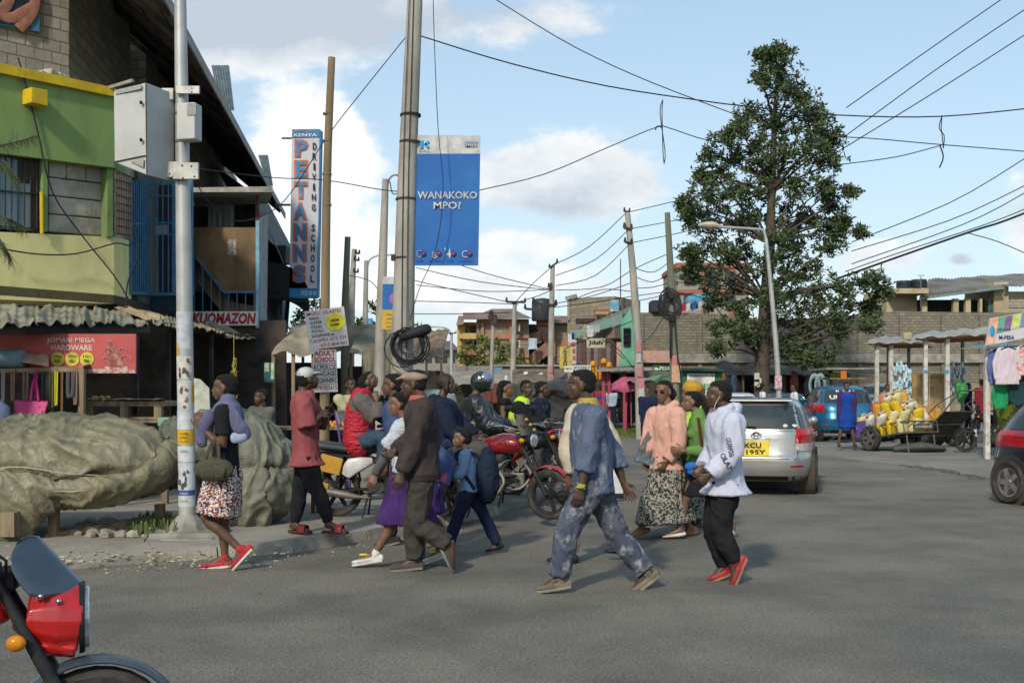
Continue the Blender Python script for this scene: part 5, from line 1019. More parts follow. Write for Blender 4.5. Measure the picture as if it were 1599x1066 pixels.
# ================================================================ long stone wall and the buildings on it
M_wallst=mat('long_wall_stone',(.235,.215,.165),.92,c2=(.165,.15,.12),scale=1.35,kind='brick',bump=.9,bscale=6,dirt=(.085,.08,.065),dscale=.22,damt=.6)
YW=56
t=thing('stone_wall','long high retaining wall of weathered grey-brown stone blocks','wall',(14,YW,0));m=MB();xs=[(985,488),(1050,488),(1120,490),(1210,500),(1330,492),(1400,486),(1560,488),(1760,492)]
for(x0,y0),(x1,y1)in zip(xs,xs[1:]):
 a,b_=P(x0,y0,YW),P(x1,y1,YW);m.hexa([(a.x,YW,0),(b_.x,YW,0),(b_.x,YW+.5,0),(a.x,YW+.5,0),a,b_,b_+V((0,.5,0)),a+V((0,.5,0))])
obj('wall',m,M_wallst,t)
m=MB();pbox(m,985,552,1760,566,YW-.25,.3);obj('ledge',m,M_conc,t)
m=MB()
for x0,w_ in((1000,5),(1046,5),(1090,6),(1150,5),(1340,6),(1405,5),(1470,6),(1530,5)):pbox(m,x0,492,x0+w_,640,YW-.12,.12)
obj('pier',m,M_wallst,t)
struct('ledge_bank',MB().grid(lambda u,v:(P(985,0,54).x+(P(1760,0,54).x-P(985,0,54).x)*u,53+3*v,.4+1.6*v+.1*noise.noise(V((u*30,v*4,0)))),60,6,.5),mat('earth_bank',(.24,.2,.14),.95,c2=(.15,.13,.09),scale=1,dirt=(.07,.08,.04),dscale=1),True)
c_cream=mat('weathered_cream',(.42,.36,.22),.85,c2=(.33,.28,.18),scale=1,dirt=(.2,.17,.12),dscale=.8)
def bbox(m,x0,y0,x1,y1,Y_,dep):return pbox(m,x0,y0,x1,y1,Y_,dep)
t=thing('house','cream house with a wide grey sheet roof and dark veranda above the stone wall','building',P(1540,488,62));YHo=62
m=MB();bbox(m,1384,450,1432,492,YHo,4);bbox(m,1428,470,1560,500,YHo+2.5,1);obj('wall',m,c_cream,t)
m=MB();bbox(m,1552,440,1575,540,YHo-.3,4);bbox(m,1575,455,1780,540,YHo,4);obj('wall',m,c_cream,t)
m=MB();bbox(m,1575,466,1780,480,YHo-.06,.05);bbox(m,1578,485,1780,535,YHo-.06,.05);obj('block_infill',m,M_block,t)
m=MB();sheet(m,P(1450,436,YHo+5),P(1620,426,YHo+5),P(1565,446,YHo-1),P(1436,464,YHo-1),waves=34,amp=.03,sag=.1,th=.06);sheet(m,P(1600,427,YHo+5),P(1800,410,YHo+5),P(1800,440,YHo-1),P(1568,446,YHo-1),waves=34,amp=.03,sag=.1,th=.06,seed=9);obj('roof',m,mat('streaked_roof',(.2,.2,.18),.75,c2=(.12,.11,.09),scale=.8,dirt=(.24,.17,.1),dscale=.7,map_=(1,.4,1)),t)
m=MB();m.beam(P(1436,466,YHo-1.05),P(1568,449,YHo-1.05),.1,.14);obj('fascia',m,mat('green_grey_trim',(.16,.24,.2),.7),t)
for x in(1440,1489,1508,1530):m=MB();bbox(m,x,466,x+(8 if x!=1530 else 4),490,YHo-.6,.3);obj('column',m,c_cream,t)
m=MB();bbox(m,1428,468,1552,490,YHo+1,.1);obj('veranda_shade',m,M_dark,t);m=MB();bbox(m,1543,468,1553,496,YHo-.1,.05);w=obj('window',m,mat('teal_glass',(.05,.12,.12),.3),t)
m=MB();m.tube([P(1438,480,YHo-1.2),P(1438,432,YHo-1.2)],.03,n=6);m.beam(P(1434,430,YHo-1.2),P(1443,430,YHo-1.2),.04);obj('aerial',m,M_steel,t)
for x0,x1,y0,y1 in((1400,1423,438,450),(1423,1447,436,449)):
 m=MB();a,b_=P((x0+x1)/2,y1,YHo-.6),P((x0+x1)/2,y0,YHo-.6);r=(x1-x0)/2*YHo/F;h=b_.z-a.z;m.lathe([(r*.97,0),(r,.03),(r,h*.3),(r*.97,h*.33),(r,h*.37),(r,h*.65),(r*.97,h*.68),(r,h*.72),(r*.95,h*.95),(r*.3,h)],a,n=20);solo('water_tank',m,mat('black_tank',(.03,.035,.045),.5),('left' if x0==1400 else 'right')+' of the two black water tanks on the cream house','water tank','black water tanks on the cream house',True)
m=MB();pbox(m,1396,450,1450,458,YHo-1.5,2);solo('tank_platform',m,c_cream,'pale parapet under the two black water tanks','parapet')
t=thing('far_flats','red and grey block of flats behind the big tree','building',P(1120,488,85));m=MB();bbox(m,1058,414,1170,500,85,8);obj('wall',m,mat('grey_render',(.3,.27,.24),.85,c2=(.22,.2,.18)),t)
m=MB();bbox(m,1056,410,1172,418,84.8,8.3);bbox(m,1056,452,1172,458,84.8,.2);bbox(m,1140,420,1148,500,84.8,.2);bbox(m,1096,420,1102,500,84.85,.2);obj('orange_trim',m,mat('brick_orange',(.33,.13,.08),.8),t)
for i in range(6):m=MB();bbox(m,1068+(i%3)*32,424+(i//3)*36,1084+(i%3)*32,442+(i//3)*36,84.7,.1);obj('window',m,mat('dark_glass',(.04,.05,.06),.25),t)
for i,(px,c,n_)in enumerate([(1063,(.4,.03,.05),'red'),(1071,(.5,.5,.52),'white'),(1080,(.05,.09,.3),'blue'),(1090,(.5,.45,.45),'pale pink'),(1098,(.55,.55,.55),'cream'),(1108,(.3,.04,.06),'dark red')]):
 m=MB();m.grid(lambda u,v:P(px+7*u,472+12*v+2*math.sin(i+u*3),YW-.2)+V((0,.05*math.sin(u*6),0)),6,4,(0,.02,0));solo('hung_laundry',m,cloth('laundry_'+n_.replace(' ','_'),c),n_+' piece of washing drying along the top of the stone wall','laundry','washing drying on the stone wall')
m=MB();m.ell(P(1092,470,YW+.3),(.75,.4,.4));solo('bundle',m,cloth('tank_blue',(.1,.28,.42)),'pale blue bundle on the stone wall beside the big tree','bundle',smooth=True)
m=MB();pbox(m,1017,468,1045,488,YW-.3,1.2);solo('water_tank',m,MATS['black_tank'],'square black tank on the stone wall left of the timber pole','water tank',bevel=.08)
m=MB();pbox(m,1002,547,1048,566,YW-.6,.4);solo('pink_sign_wall',m,mat('faded_pink_wall',(.5,.3,.24),.85,c2=(.4,.26,.22),dirt=(.3,.24,.2)),'faded pink painted panel at the foot of the stone wall','panel')
# ---------------------------------------------------------------- grey block building and green shop block
YBr=62
t=thing('block_building','unplastered grey-brown block building behind the shops with hanging clothes','building',P(940,612,YBr));m=MB()
a=[P(886,612,YBr),P(960,612,YBr-4),P(1000,612,YBr-2),P(1000,612,YBr+8),P(892,612,YBr+10)];tp_=[466,462.5,470,470,466]
bt=[V((p.x,p.y,0))for p in a];tt=[V((p.x,p.y,P(0,y,p.y).z))for p,y in zip(a,tp_)];n=5
m.add(bt+tt,[(4,3,2,1,0),(5,6,7,8,9)]+[(i,(i+1)%n,n+(i+1)%n,n+i)for i in range(n)]);obj('wall',m,mat('buff_block',(.31,.26,.185),.9,c2=(.22,.19,.14),scale=.9,kind='brick',bump=.5),t)
m=MB();m.beam(P(884,466,YBr-.2),P(900,462,YBr-.5),.2);bbox(m,886,464,890,500,YBr-.3,.2);obj('edge',m,M_conc,t)
m=MB();bbox(m,930,482,950,500,YBr-4.5,1.5);obj('balcony_box',m,mat('ochre_render',(.4,.25,.12),.8,c2=(.2,.12,.08),kind='stripe',scale=1.2),t);m=MB();bbox(m,931,491,947,497,YBr-4.6,.2);obj('dark_window',m,M_dark,t)
m=MB();bbox(m,953,468,966,486,YBr-4.6,.3);obj('glass_screen',m,mat('blue_glass',(.12,.3,.42),.3,c2=(.5,.5,.5),scale=2),t)
m=MB();bbox(m,900,497,930,504,YBr-4.3,.8);obj('ledge',m,M_dark,t)
YGr=48
t=thing('green_shop_block','mint green upper storey over shops, with a sloping green parapet and a barred window','building',P(960,612,YGr));m=MB()
c_mint=mat('mint_wall',(.15,.40,.27),.8,c2=(.11,.32,.22),scale=1,dirt=(.2,.15,.08),dscale=.6)
m.slab([P(985,482,YGr),P(995,570,YGr),P(968,572,YGr),P(972,540,YGr),P(970,500,YGr)][::-1],(0,.4,0));obj('green_wall',m,c_mint,t);m=MB();m.hexa([P(891,529,60),P(972,505,YGr),P(972,505,YGr+.4),P(891,529,60.4),P(891,519,60),P(972,489,YGr),P(972,489,YGr+.4),P(891,519,60.4)]);obj('parapet',m,mat('faded_mint',(.28,.42,.32),.8,c2=(.2,.35,.28),dirt=(.25,.22,.18)),t)
m=MB();m.hexa([P(905,517,58.5),P(988,485,YGr),P(988,485,YGr+3),P(905,517,60.5),P(905,511,58.5),P(988,477,YGr),P(988,477,YGr+3),P(905,511,60.5)]);obj('roof_slab',m,M_conc,t)
m=MB();bbox(m,974,512,984,540,YGr-.08,.06);w=obj('window',m,mat('window_blue_dark',(.05,.12,.12),.5),t);m=MB()
for k in range(5):m.tube([P(974.5+k*2.3,512,YGr-.1),P(974.5+k*2.3,540,YGr-.1)],.03,n=4)
for y in(513,522,531,539):m.beam(P(974,y,YGr-.1),P(984,y,YGr-.1),.05)
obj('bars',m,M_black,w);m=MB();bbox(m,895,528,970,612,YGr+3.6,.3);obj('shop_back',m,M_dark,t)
m=MB();bbox(m,963,534,971,572,YGr+.3,.1);obj('pink_wall',m,MATS['faded_pink_wall'],t)
for k,(x0,x1,y0,y1,c)in enumerate([(887,896,521,533,(.55,.58,.6)),(893,898,519,531,(.08,.15,.3)),(910,916,508,530,(.38,.33,.25)),(917,927,508,526,(.5,.52,.54)),(928,936,506,518,(.45,.47,.5)),(970,974,497,525,(.45,.52,.5))]):m=MB();pbox(m,x0,y0,x1,y1,YGr+2.9-.5,.05);obj('notice',m,mat(f'notice_{k}',c,.7,c2=tuple(v*.6 for v in c),scale=6),t)
for k in range(9):
 px=905+k*6.2+random.random()*2;c=[(.14,.09,.08),(.10,.07,.06),(.17,.15,.14),(.09,.05,.05),(.2,.17,.16)][k%5];m=MB();c0=P(px,548,YGr-1.5);m.tube([c0+UP*.3,c0+UP*.22,c0-UP*.35,c0-UP*.7],[(.06,.05),(.15,.08),(.14,.08),(.13,.08)],n=10,side=(1,0,0),cap=2,sub=2);solo('hung_jacket',m,cloth(f'jacket_{k%5}',c),f'dark jacket hanging in a row above the orange life vests','jacket','jackets hung outside the shop',True)
for(px,py)in((926,568),(943,564),(951,570)):
 m=MB();c0=P(px,py,YGr-2.2);m.ell(c0,(.13,.12,.14));m.ell(c0-UP*.06,(.15,.14,.05));solo('yellow_helmet',m,mat('amber_plastic',(.62,.26,.01),.4),'amber safety helmet hanging over the vests outside the shop','helmet','amber helmets outside the shop',True)
for k,px in enumerate((926,931,937,942,948)):
 m=MB();c0=P(px,583,YGr-2.2);m.tube([c0+UP*.22,c0-UP*.22],[(.055,.06),(.065,.06)],n=8,side=(1,0,0),cap=2);solo('safety_vest',m,cloth('orange_vest',(.6,.26,.01)),'folded orange safety vest in the row under the amber helmets','vest','orange vests outside the shop',True)
t,q=board('shop_sign','cream board with dark scrawled lettering on the mint building',916,528,945,543,YGr-1.6,mat('cream_sign',(.42,.42,.3),.7),0,[('Jdafs',c_ink,.1,.2,.9,.8,.04)])
t,q=board('shop_sign','tall red and white vertical sign beside the yellow board',888,530,900,568,YGr-1,c_paper,0,[('HIRE',c_red,.1,.1,.9,.3,.05),('CARS',c_red,.1,.38,.9,.58,.05),('PHONE',c_red,.1,.66,.9,.86,.05)])
t,q=board('shop_sign','yellow upright board with dark sideways lettering by the pole',874,541,894,575,YGr-2.5,paint('sign_yellow',(.45,.33,.03),.6,c2=(.5,.42,.2)),0,[])
for i,s in enumerate('OVVZU'):ptext(t,s,c_ink,879.5,546+i*5,885,550+i*5,YGr-2.54,bold=.03)
t,q=board('shop_sign','small rounded white board under the yellow sign',881,571,895,581,YGr-2.6,M_white,0,[('OMOSES',c_ink,.1,.3,.9,.6,.01)])
t,q=board('shop_sign','white fascia board with black capitals partly hidden behind the overalls man',895,570,923,578,YGr-2.4,M_white,0,[('WOODINE ST',c_ink,.03,.15,.97,.85,.03)])
# ---------------------------------------------------------------- pink framed kiosk, parasols, chairs
YPk=44;c_pink=paint('pink_enamel',(.36,.06,.12),.6,dirt=(.2,.08,.09));t=thing('pink_kiosk','small open kiosk with pink posts and a flat tin roof','kiosk',P(965,660,YPk));m=MB()
for x in(942,951,975,996):b_=P(x,579,YPk);m.beam((b_.x,YPk,0),b_,.12)
m.beam(P(942,600,YPk),P(975,600,YPk),.06);obj('posts',m,c_pink,t);m=MB();m.hexa([P(932,580,YPk-.6),P(1030,578,YPk-.6),P(1030,576,YPk+3),P(945,576,YPk+3),P(932,577,YPk-.6),P(1030,575,YPk-.6),P(1030,573,YPk+3),P(945,573,YPk+3)]);obj('roof',m,M_conc,t)
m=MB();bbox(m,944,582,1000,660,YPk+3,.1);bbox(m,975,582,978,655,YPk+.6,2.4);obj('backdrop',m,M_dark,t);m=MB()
for r in range(5):m.beam(P(962,612+r*10,YPk+1.5),P(975,612+r*10,YPk+1.5),.05)
m.beam(P(946,580,YPk+1),P(946,640,YPk+1),.05)
obj('shelves',m,M_wood,t);m=MB()
for r in range(5):
 for k in range(7):m.box(P(963.5+k*1.7,609+r*10,YPk+1.4),(.035,.08,.16))
obj('goods',m,mat('mixed_goods',(.3,.1,.12),.6,c2=(.4,.35,.3),kind='cells',scale=5,dirt=(.08,.1,.15)),t)
t=thing('market_parasol','drooping pink parasol on a pink post beside the stacked blue chairs','parasol',P(979,668,40));m=MB();c=P(979,594,40);m.lathe([(.0,.1),(.25,.08),(.52,-.12),(.6,-.32),(.57,-.4),(.5,-.3),(.0,.02)],c,n=10);m.v=[p+UP*(.05*math.sin(i*2.1))for i,p in enumerate(m.v)];obj('canopy',m,cloth('pink_canvas',(.42,.1,.18)),t,True);m=MB();m.tube([c,V((c.x-.05,40,0))],.04,n=8);m.tube([P(985,604,40),P(986,665,40)],.025,n=6);obj('pole',m,c_pink,t)
t=thing('shade_cloth','grey-green cloth awning stretched over the shops beside the leaning pole','awning',P(1020,600,40));m=MB()
m.grid(lambda u,v:P(1005+48*u,594+2*u-14*v*(.4+.6*u),38.5+2.5*v)+UP*.06*math.sin(u*9+v*4),14,8,.03);m.grid(lambda u,v:P(978+26*u,596-4*u-3*v,39+2*v)+UP*.06*math.sin(u*9+v*4),10,4,.03);obj('cloth',m,cloth('grey_green_cloth',(.22,.24,.2),(.08,.2,.1),scale=.7),t,True);m=MB()
for x in(1008,1030,1050):q=P(x,594,39);m.beam((q.x,39,0),q,.07)
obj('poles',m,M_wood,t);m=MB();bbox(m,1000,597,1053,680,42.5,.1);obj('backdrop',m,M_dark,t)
def plastic_chair(label,c,rz,m_,group=None):
 t=thing('plastic_chair',label,'chair',c,rz,group);M_=lambda*a:None;m=MB();m.box((0,0,.43),(.44,.42,.03));obj('seat',m,m_,t,world=False,bevel=.01)
 m=MB();m.grid(lambda u,v:((u-.5)*.46,.2+.05*v-.06*(2*u-1)**2,.44+.42*v*(1-.25*(2*u-1)**4)),10,8,(0,.015,0));obj('backrest',m,m_,t,True,world=False)
 for sx in(-1,1):
  for sy in(-1,1):m=MB();m.beam((sx*.19,sy*.17,.43),(sx*.23,sy*.22,0),.035);obj('leg',m,m_,t,world=False)
  m=MB();m.tube([(sx*.22,.2,.66),(sx*.25,0,.66),(sx*.22,-.18,.63),(sx*.21,-.19,.44)],.018,n=6,sub=3);obj('armrest',m,m_,t,True,world=False)
 return t
c_cb=mat('blue_plastic',(.02,.2,.48),.4)
plastic_chair('pale-sided blue plastic chair under the pink parasol',G(984,665,-.02),.3,c_cb,'blue plastic chairs');plastic_chair('blue plastic chair stacked beside the paler one at the pink kiosk',G(992,662,-.02),-.2,c_cb,'blue plastic chairs')
for(px,py,r,h,c,n_,l_)in((972,664,.13,.34,(.12,.28,.42),'bucket','pale blue bucket on the ground below the pink parasol'),(982,666,.14,.26,(.5,.09,.04),'basin','orange-red basin beside the blue bucket'),(967,655,.1,.3,(.4,.4,.4),'bucket','white bucket behind the blue bucket')):
 b_=G(px,py,-.02);m=MB();m.lathe([(r*.78,0),(r,h*.95),(r*1.06,h),(r*.95,h),(r*.72,.03)],b_,n=16);solo(n_,m,mat('plastic_%s_%d'%(n_,px),c,.5),l_,n_,smooth=True)
m=MB();b_=G(997,663,-.02);m.box(b_+UP*.5,(.16,.2,.8),M=Matrix.Rotation(.1,3,'Y'));m.box(b_+UP*.9,(.1,.1,.12));solo('yellow_can',m,mat('yellow_can',(.5,.4,.02),.5),'tall yellow can standing right of the blue chairs','can',bevel=.03)
t,q=board('shop_sign','dark green money transfer sign with white letters above the shade cloth',1019,570,1048,580,40.5,mat('bottle_green',(.02,.12,.04),.6),0,[('m-PESA',M_white,.1,.2,.95,.8,.04)])
YNa=38;t=thing('green_kiosk','green kiosk with a big white sign for phone credit','kiosk',P(1095,670,YNa));c_kg=paint('kiosk_green',(.02,.13,.06),.6);m=MB();bbox(m,1066,577,1128,680,YNa,2.4);obj('body',m,c_kg,t);m=MB();m.hexa([P(1062,578,YNa-.3),P(1132,580,YNa-.3),P(1132,582,YNa+2.6),P(1062,580,YNa+2.6),P(1062,574.5,YNa-.3),P(1132,577,YNa-.3),P(1132,576,YNa+2.6),P(1062,574,YNa+2.6)]);obj('roof',m,mat('dark_green_roof',(.02,.06,.04),.7),t)
m=MB();pbox(m,1073,583,1116,625,YNa-.04,.04);s=obj('sign_panel',m,M_white,t);ptext(s,'NASHATECH LTD',c_ink,1076,585,1115,588.5,YNa-.045,bold=.03);ptext(s,'PESA',paint('pesa_green',(.02,.3,.06),.6),1093,599,1117,608,YNa-.045,bold=.02);m=MB();m.tube([P(x,y,YNa-.05)for x,y in((1084,601),(1090,597),(1092,601),(1088,607),(1084,606))],.03,n=5,closed=True);obj('logo',m,MATS['pesa_green'],s);ptext(s,'m',MATS['pesa_green'],1077,602,1083,608,YNa-.045,bold=.02)
t=thing('long_stall','row of dark lock-up stalls under a rusty flat roof behind the cars','market stall',P(1180,640,50));m=MB();sheet(m,P(1118,566,53),P(1300,574,53),P(1300,584,49.5),P(1118,583,49.5),waves=60,amp=.04,sag=.25);sheet(m,P(1300,574,53),P(1420,577,53),P(1420,582,50),P(1300,584,50),waves=30,amp=.02,sag=.1);obj('roof',m,mat('rusty_stall_roof',(.2,.17,.13),.85,c2=(.1,.09,.075),scale=1),t)
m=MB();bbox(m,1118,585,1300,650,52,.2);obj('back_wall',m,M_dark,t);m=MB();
for x in(1120,1160,1225,1262,1290,1330,1370,1410):q=P(x,584,50);m.beam((q.x,50,0),q,.1)
obj('posts',m,M_wood,t)
m=MB();bbox(m,1194,590,1224,640,50.5,.3);obj('blue_door',m,mat('petrol_blue',(.015,.09,.13),.6),t);m=MB();bbox(m,1202,598,1216,606,50.4,.1);obj('hatch',m,mat('hatch_grey',(.25,.33,.36),.5),t)
for(px,py,c,l_)in((1128,592,(.4,.17,.06),'orange'),(1136,600,(.06,.06,.07),'black'),(1146,596,(.06,.12,.18),'blue'),(1152,606,(.04,.04,.05),'charcoal'),(1262,598,(.1,.1,.1),'dark grey'),(1240,592,(.25,.08,.07),'maroon')):
 m=MB();c0=P(px,py,49.6);m.tube([c0+UP*.35,c0-UP*.1,c0-UP*.5],[(.1,.06),(.2,.09),(.17,.09)],n=8,side=(1,0,0),cap=2,sub=2);solo('hung_garment',m,cloth('garment_'+l_.replace(' ','_'),c),l_+' garment hanging in the dark lock-up stalls','garment','garments hung in the lock-up stalls',True)
for(px,py,w_,h_)in((1178,582,8,10),(1178,596,7,6),(1186,590,3,8),(1182,600,5,4)):m=MB();pbox(m,px,py,px+w_,py+h_,YT_-.5,.03);solo('paper_notice',m,mat('pale_notice',(.5,.5,.42),.8),'pale paper notice nailed to the trunk of the tall tree','notice','notices on the tree trunk')
for i,x in enumerate((1272,1281)):m=MB();c=P(x,601,45);m.lathe([(.19,-.05),(.25,0),(.19,.05),(.14,0)],(0,0,0),axis='y',n=20,closed=True);m.v=[V((p.x,p.y,p.z*2.0))+c for p in m.v];solo('life_ring',m,mat('grey_blue_ring',(.25,.33,.36),.6),('left' if i==0 else 'right')+' of two oval grey-blue rings standing behind the blue hatchback','ring','oval rings behind the blue hatchback',True)
m=MB();pbox(m,1285,588,1302,620,45,1.5);solo('green_drum',m,mat('dark_green_drum',(.03,.07,.06),.6),'dark green container beside the two oval rings','container',bevel=.2)
# ---------------------------------------------------------------- orange flats and the far left of the street
YO=85;c_or=mat('flats_orange',(.38,.15,.085),.8,c2=(.32,.13,.08),dirt=(.3,.14,.1));c_bk=mat('flats_block',(.30,.24,.17),.9,c2=(.22,.18,.13),scale=.7,kind='brick');c_fr=mat('flats_roof',(.22,.15,.12),.8,c2=(.15,.1,.09),scale=.6);c_fy=mat('flats_yellow',(.45,.33,.12),.8,c2=(.36,.25,.1))
t=thing('apartment_block','orange and grey brick apartment block with brown hipped roofs and yellow balconies','building',P(780,612,YO));m=MB();bbox(m,744,498,800,625,YO,12);bbox(m,800,498,826,625,YO+.6,12);obj('wall',m,c_bk,t)
m=MB();bbox(m,752,499,756,620,YO-.2,.15);bbox(m,795,499,801,620,YO-.2,.9);bbox(m,756.1,499,794.9,504,YO-.19,.15);bbox(m,756.1,523,794.9,529,YO-.19,.15);bbox(m,801,524,826,528,YO+.4,.2);bbox(m,801,552,826,558,YO+.4,.2);obj('orange_trim',m,c_or,t)
for x,y in((805,505),(805,531),(746,505)):m=MB();bbox(m,x,y,x+7,y+12,YO-.3 if x>750 else YO-.05,.08);w=obj('window',m,mat('cream_frame',(.5,.42,.3),.7),t);m=MB();bbox(m,x+.8,y+.8,x+4.5,y+11,YO-.36 if x>750 else YO-.1,.04);obj('pane',m,MATS['dark_glass'],w)
m=MB();bbox(m,714,503,744,625,YO+2,12);obj('side_wing',m,c_fy,t)
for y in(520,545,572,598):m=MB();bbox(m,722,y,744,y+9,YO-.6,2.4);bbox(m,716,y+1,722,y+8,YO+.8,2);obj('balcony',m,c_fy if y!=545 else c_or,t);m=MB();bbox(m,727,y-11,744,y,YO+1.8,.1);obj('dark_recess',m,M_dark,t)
m=MB();rp_=[P(728,499,YO-1),P(832,497,YO-1),P(832,497,YO+13),P(728,499,YO+13)];ap_=[P(768,482,YO+5),P(800,482,YO+5)];m.add(rp_+ap_,[(0,1,5,4),(1,2,5),(2,3,4,5),(3,0,4),(3,2,1,0)]);m.hexa([P(723,499,YO-.5),P(760,498,YO-.5),P(760,498,YO+8),P(723,499,YO+8),P(723,488,YO+1),P(765,488,YO+1),P(765,488,YO+6),P(723,488,YO+6)]);m.hexa([P(712,508,YO+1),P(724,506,YO+1),P(724,506,YO+8),P(712,508,YO+8),P(716,493,YO+2),P(724,493,YO+2),P(724,493,YO+6),P(716,493,YO+6)]);obj('roof',m,c_fr,t)
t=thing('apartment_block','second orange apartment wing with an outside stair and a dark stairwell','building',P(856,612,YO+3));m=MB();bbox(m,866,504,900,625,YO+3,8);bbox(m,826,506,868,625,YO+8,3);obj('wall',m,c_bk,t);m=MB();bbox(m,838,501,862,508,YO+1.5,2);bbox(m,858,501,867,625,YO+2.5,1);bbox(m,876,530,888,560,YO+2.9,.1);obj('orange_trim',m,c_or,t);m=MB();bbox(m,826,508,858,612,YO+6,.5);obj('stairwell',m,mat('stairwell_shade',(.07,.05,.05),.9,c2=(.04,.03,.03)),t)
m=MB();m.hexa([P(864,504,YO+2),P(905,504,YO+2),P(905,504,YO+12),P(864,504,YO+12),P(866,493,YO+5),P(905,493,YO+5),P(905,493,YO+9),P(866,493,YO+9)]);obj('roof',m,c_fr,t);m=MB();m.beam(P(826,566,YO+1.5),P(858,541,YO+1.5),.3,.9);m.beam(P(826,530,YO+1.5),P(844,526,YO+1.5),.3,.9);obj('stair_flight',m,mat('stair_brown',(.25,.13,.09),.8),t)
m=MB();m.tube([P(832,545,YO),P(832,540,YO),P(832,528,YO)],[(.4,.1),(.3,.1),(.35,.1)],n=6,side=(1,0,0));solo('hung_laundry',m,cloth('laundry_sky',(.4,.5,.6)),'pale blue shirt drying on the stair of the orange wing','laundry')
m=MB();a=P(847,501,YO+1);m.lathe([(.8,0),(.85,.1),(.85,1.5),(.7,1.7),(.2,1.8)],a,n=18);solo('water_tank',m,MATS['black_tank'],'round dark water tank on the orange wing','water tank',smooth=True)
t=thing('far_building','pale grey building with a dark roof at the far end of the street','building',P(690,612,110));m=MB();bbox(m,640,542,716,625,110,10);obj('wall',m,mat('far_grey_wall',(.27,.25,.22),.85,c2=(.22,.2,.18),scale=.4),t);m=MB();m.hexa([P(636,548,109),P(718,546,109),P(718,546,121),P(636,548,121),P(650,532,113),P(704,532,113),P(704,532,117),P(650,532,117)]);obj('roof',m,mat('slate_roof',(.11,.11,.12),.8),t)
for i in range(10):m=MB();bbox(m,655+(i%5)*12,556+(i//5)*22,662+(i%5)*12,566+(i//5)*22,109.9,.06);obj('window',m,MATS['dark_glass'],t)
t=thing('roadside_wall','long grey slatted wall with stall sheets below the orange flats','wall',P(800,600,62));m=MB();bbox(m,690,571,890,640,62,.4);obj('wall',m,mat('grey_slat_wall',(.24,.22,.19),.85,c2=(.19,.175,.155),scale=.8,map_=(4,1,.5)),t)
m=MB();bbox(m,770,569,890,572,61.8,.8);obj('coping',m,M_conc,t);m=MB();pbox(m,770,573,784,584,61.5,.2);solo('blue_sheet',m,cloth('blue_sheet',(.12,.25,.42)),'light blue plastic sheet hung on the slatted roadside wall','sheet')
for i,(x,y,w_)in enumerate(((747,594,10),(788,586,5),(818,580,6),(842,582,7))):
 t,q=board('poster_board',['white leaning notice board left of the row','narrow pale board on the stall roofs','white board with grey print over the stalls','slanting white paper board near the concrete pole'][i],x,y,x+w_,y+14,52,M_white,(.0,.0,0,.3)[i])
tent('stalls under flat grey sheets along the slatted wall',700,800,590,602,54,cloth('stall_grey',(.2,.18,.15),(.3,.27,.22),scale=.8),dep=4);tent('stalls under brown patched sheets beside the concrete pole',800,890,588,600,50,cloth('stall_brown',(.2,.15,.11),(.1,.09,.08),scale=.8),dep=4)
for i in range(16):
 px=745+i*9+random.random()*4;c=random.choice([(.16,.13,.1),(.05,.06,.1),(.16,.06,.05),(.05,.05,.05),(.22,.22,.21),(.06,.08,.06)]);m=MB();c0=P(px,610,49.6);m.tube([c0+UP*.3,c0-UP*.1,c0-UP*.5],[(.1,.05),(.19,.08),(.16,.08)],n=8,side=(1,0,0),cap=2,sub=2);solo('hung_garment',m,cloth('far_garment_%d'%int(c[0]*100+c[2]*10),c),'garment hanging along the front of the far market stalls','garment','garments hung along the far stalls',True)
m=MB();b_=P(668,612,30);m.lathe([(.55,.1),(.6,.3),(.6,.7),(.58,.75),(.6,.8),(.6,1.3),(.55,1.5),(.25,1.62),(.0,1.64)],V((b_.x+.2,30,0)),n=28);solo('water_tank',m,mat('pale_tank',(.42,.47,.42),.6),'large pale green-white water tank behind the motorbike riders','water tank',smooth=True)
# ---------------------------------------------------------------- open kiosks with white posts
c_post=mat('chalky_post',(.55,.53,.47),.7,c2=(.42,.39,.33),dirt=(.2,.13,.09),dscale=3,damt=.8);c_rr=paint('dull_red_ceiling',(.3,.07,.04),.8,c2=(.2,.05,.03));c_ro=paint('ochre_edge',(.5,.26,.06),.7);c_rw=mat('pale_roof_sheet',(.42,.42,.38),.7,dirt=(.25,.22,.18))
def kiosk(label,x0,x1,y0l,y0r,Y_,posts,dep=4):
 t=thing('open_kiosk',label,'kiosk',P((x0+x1)/2,612,Y_));t.location.z=0;INV[t.name]=Matrix.Translation(V(t.location)).inverted();m=MB()
 m.hexa([P(x0,y0l+6,Y_),P(x1,y0r+6,Y_),P(x1+20,y0r+12,Y_+dep),P(x0+35,y0l+12,Y_+dep),P(x0,y0l+4,Y_),P(x1,y0r+4,Y_),P(x1+20,y0r+10,Y_+dep),P(x0+35,y0l+10,Y_+dep)]);obj('ceiling',m,c_rr,t)
 m=MB();m.hexa([P(x0-1,y0l+7,Y_-.05),P(x1,y0r+7,Y_-.05),P(x1,y0r+7,Y_),P(x0-1,y0l+7,Y_),P(x0-1,y0l+4,Y_-.05),P(x1,y0r+4,Y_-.05),P(x1,y0r+4,Y_),P(x0-1,y0l+4,Y_)]);obj('edge_beam',m,c_ro,t)
 m=MB();sheet(m,P(x0+20,y0l-6,Y_+dep),P(x1+16,y0r-8,Y_+dep),P(x1+3,y0r+1.5,Y_-.3),P(x0-3,y0l+2.5,Y_-.3),waves=60,amp=.008,sag=.1,th=.03);obj('roof',m,c_rw,t)
 for(px,d,w_,dark)in posts:q=P(px,(y0l+y0r)/2+6,Y_+d);m=MB();m.beam((q.x,q.y,0),q,w_);obj('post',m,M_steel if dark else c_post,t,bevel=.01)
 return t
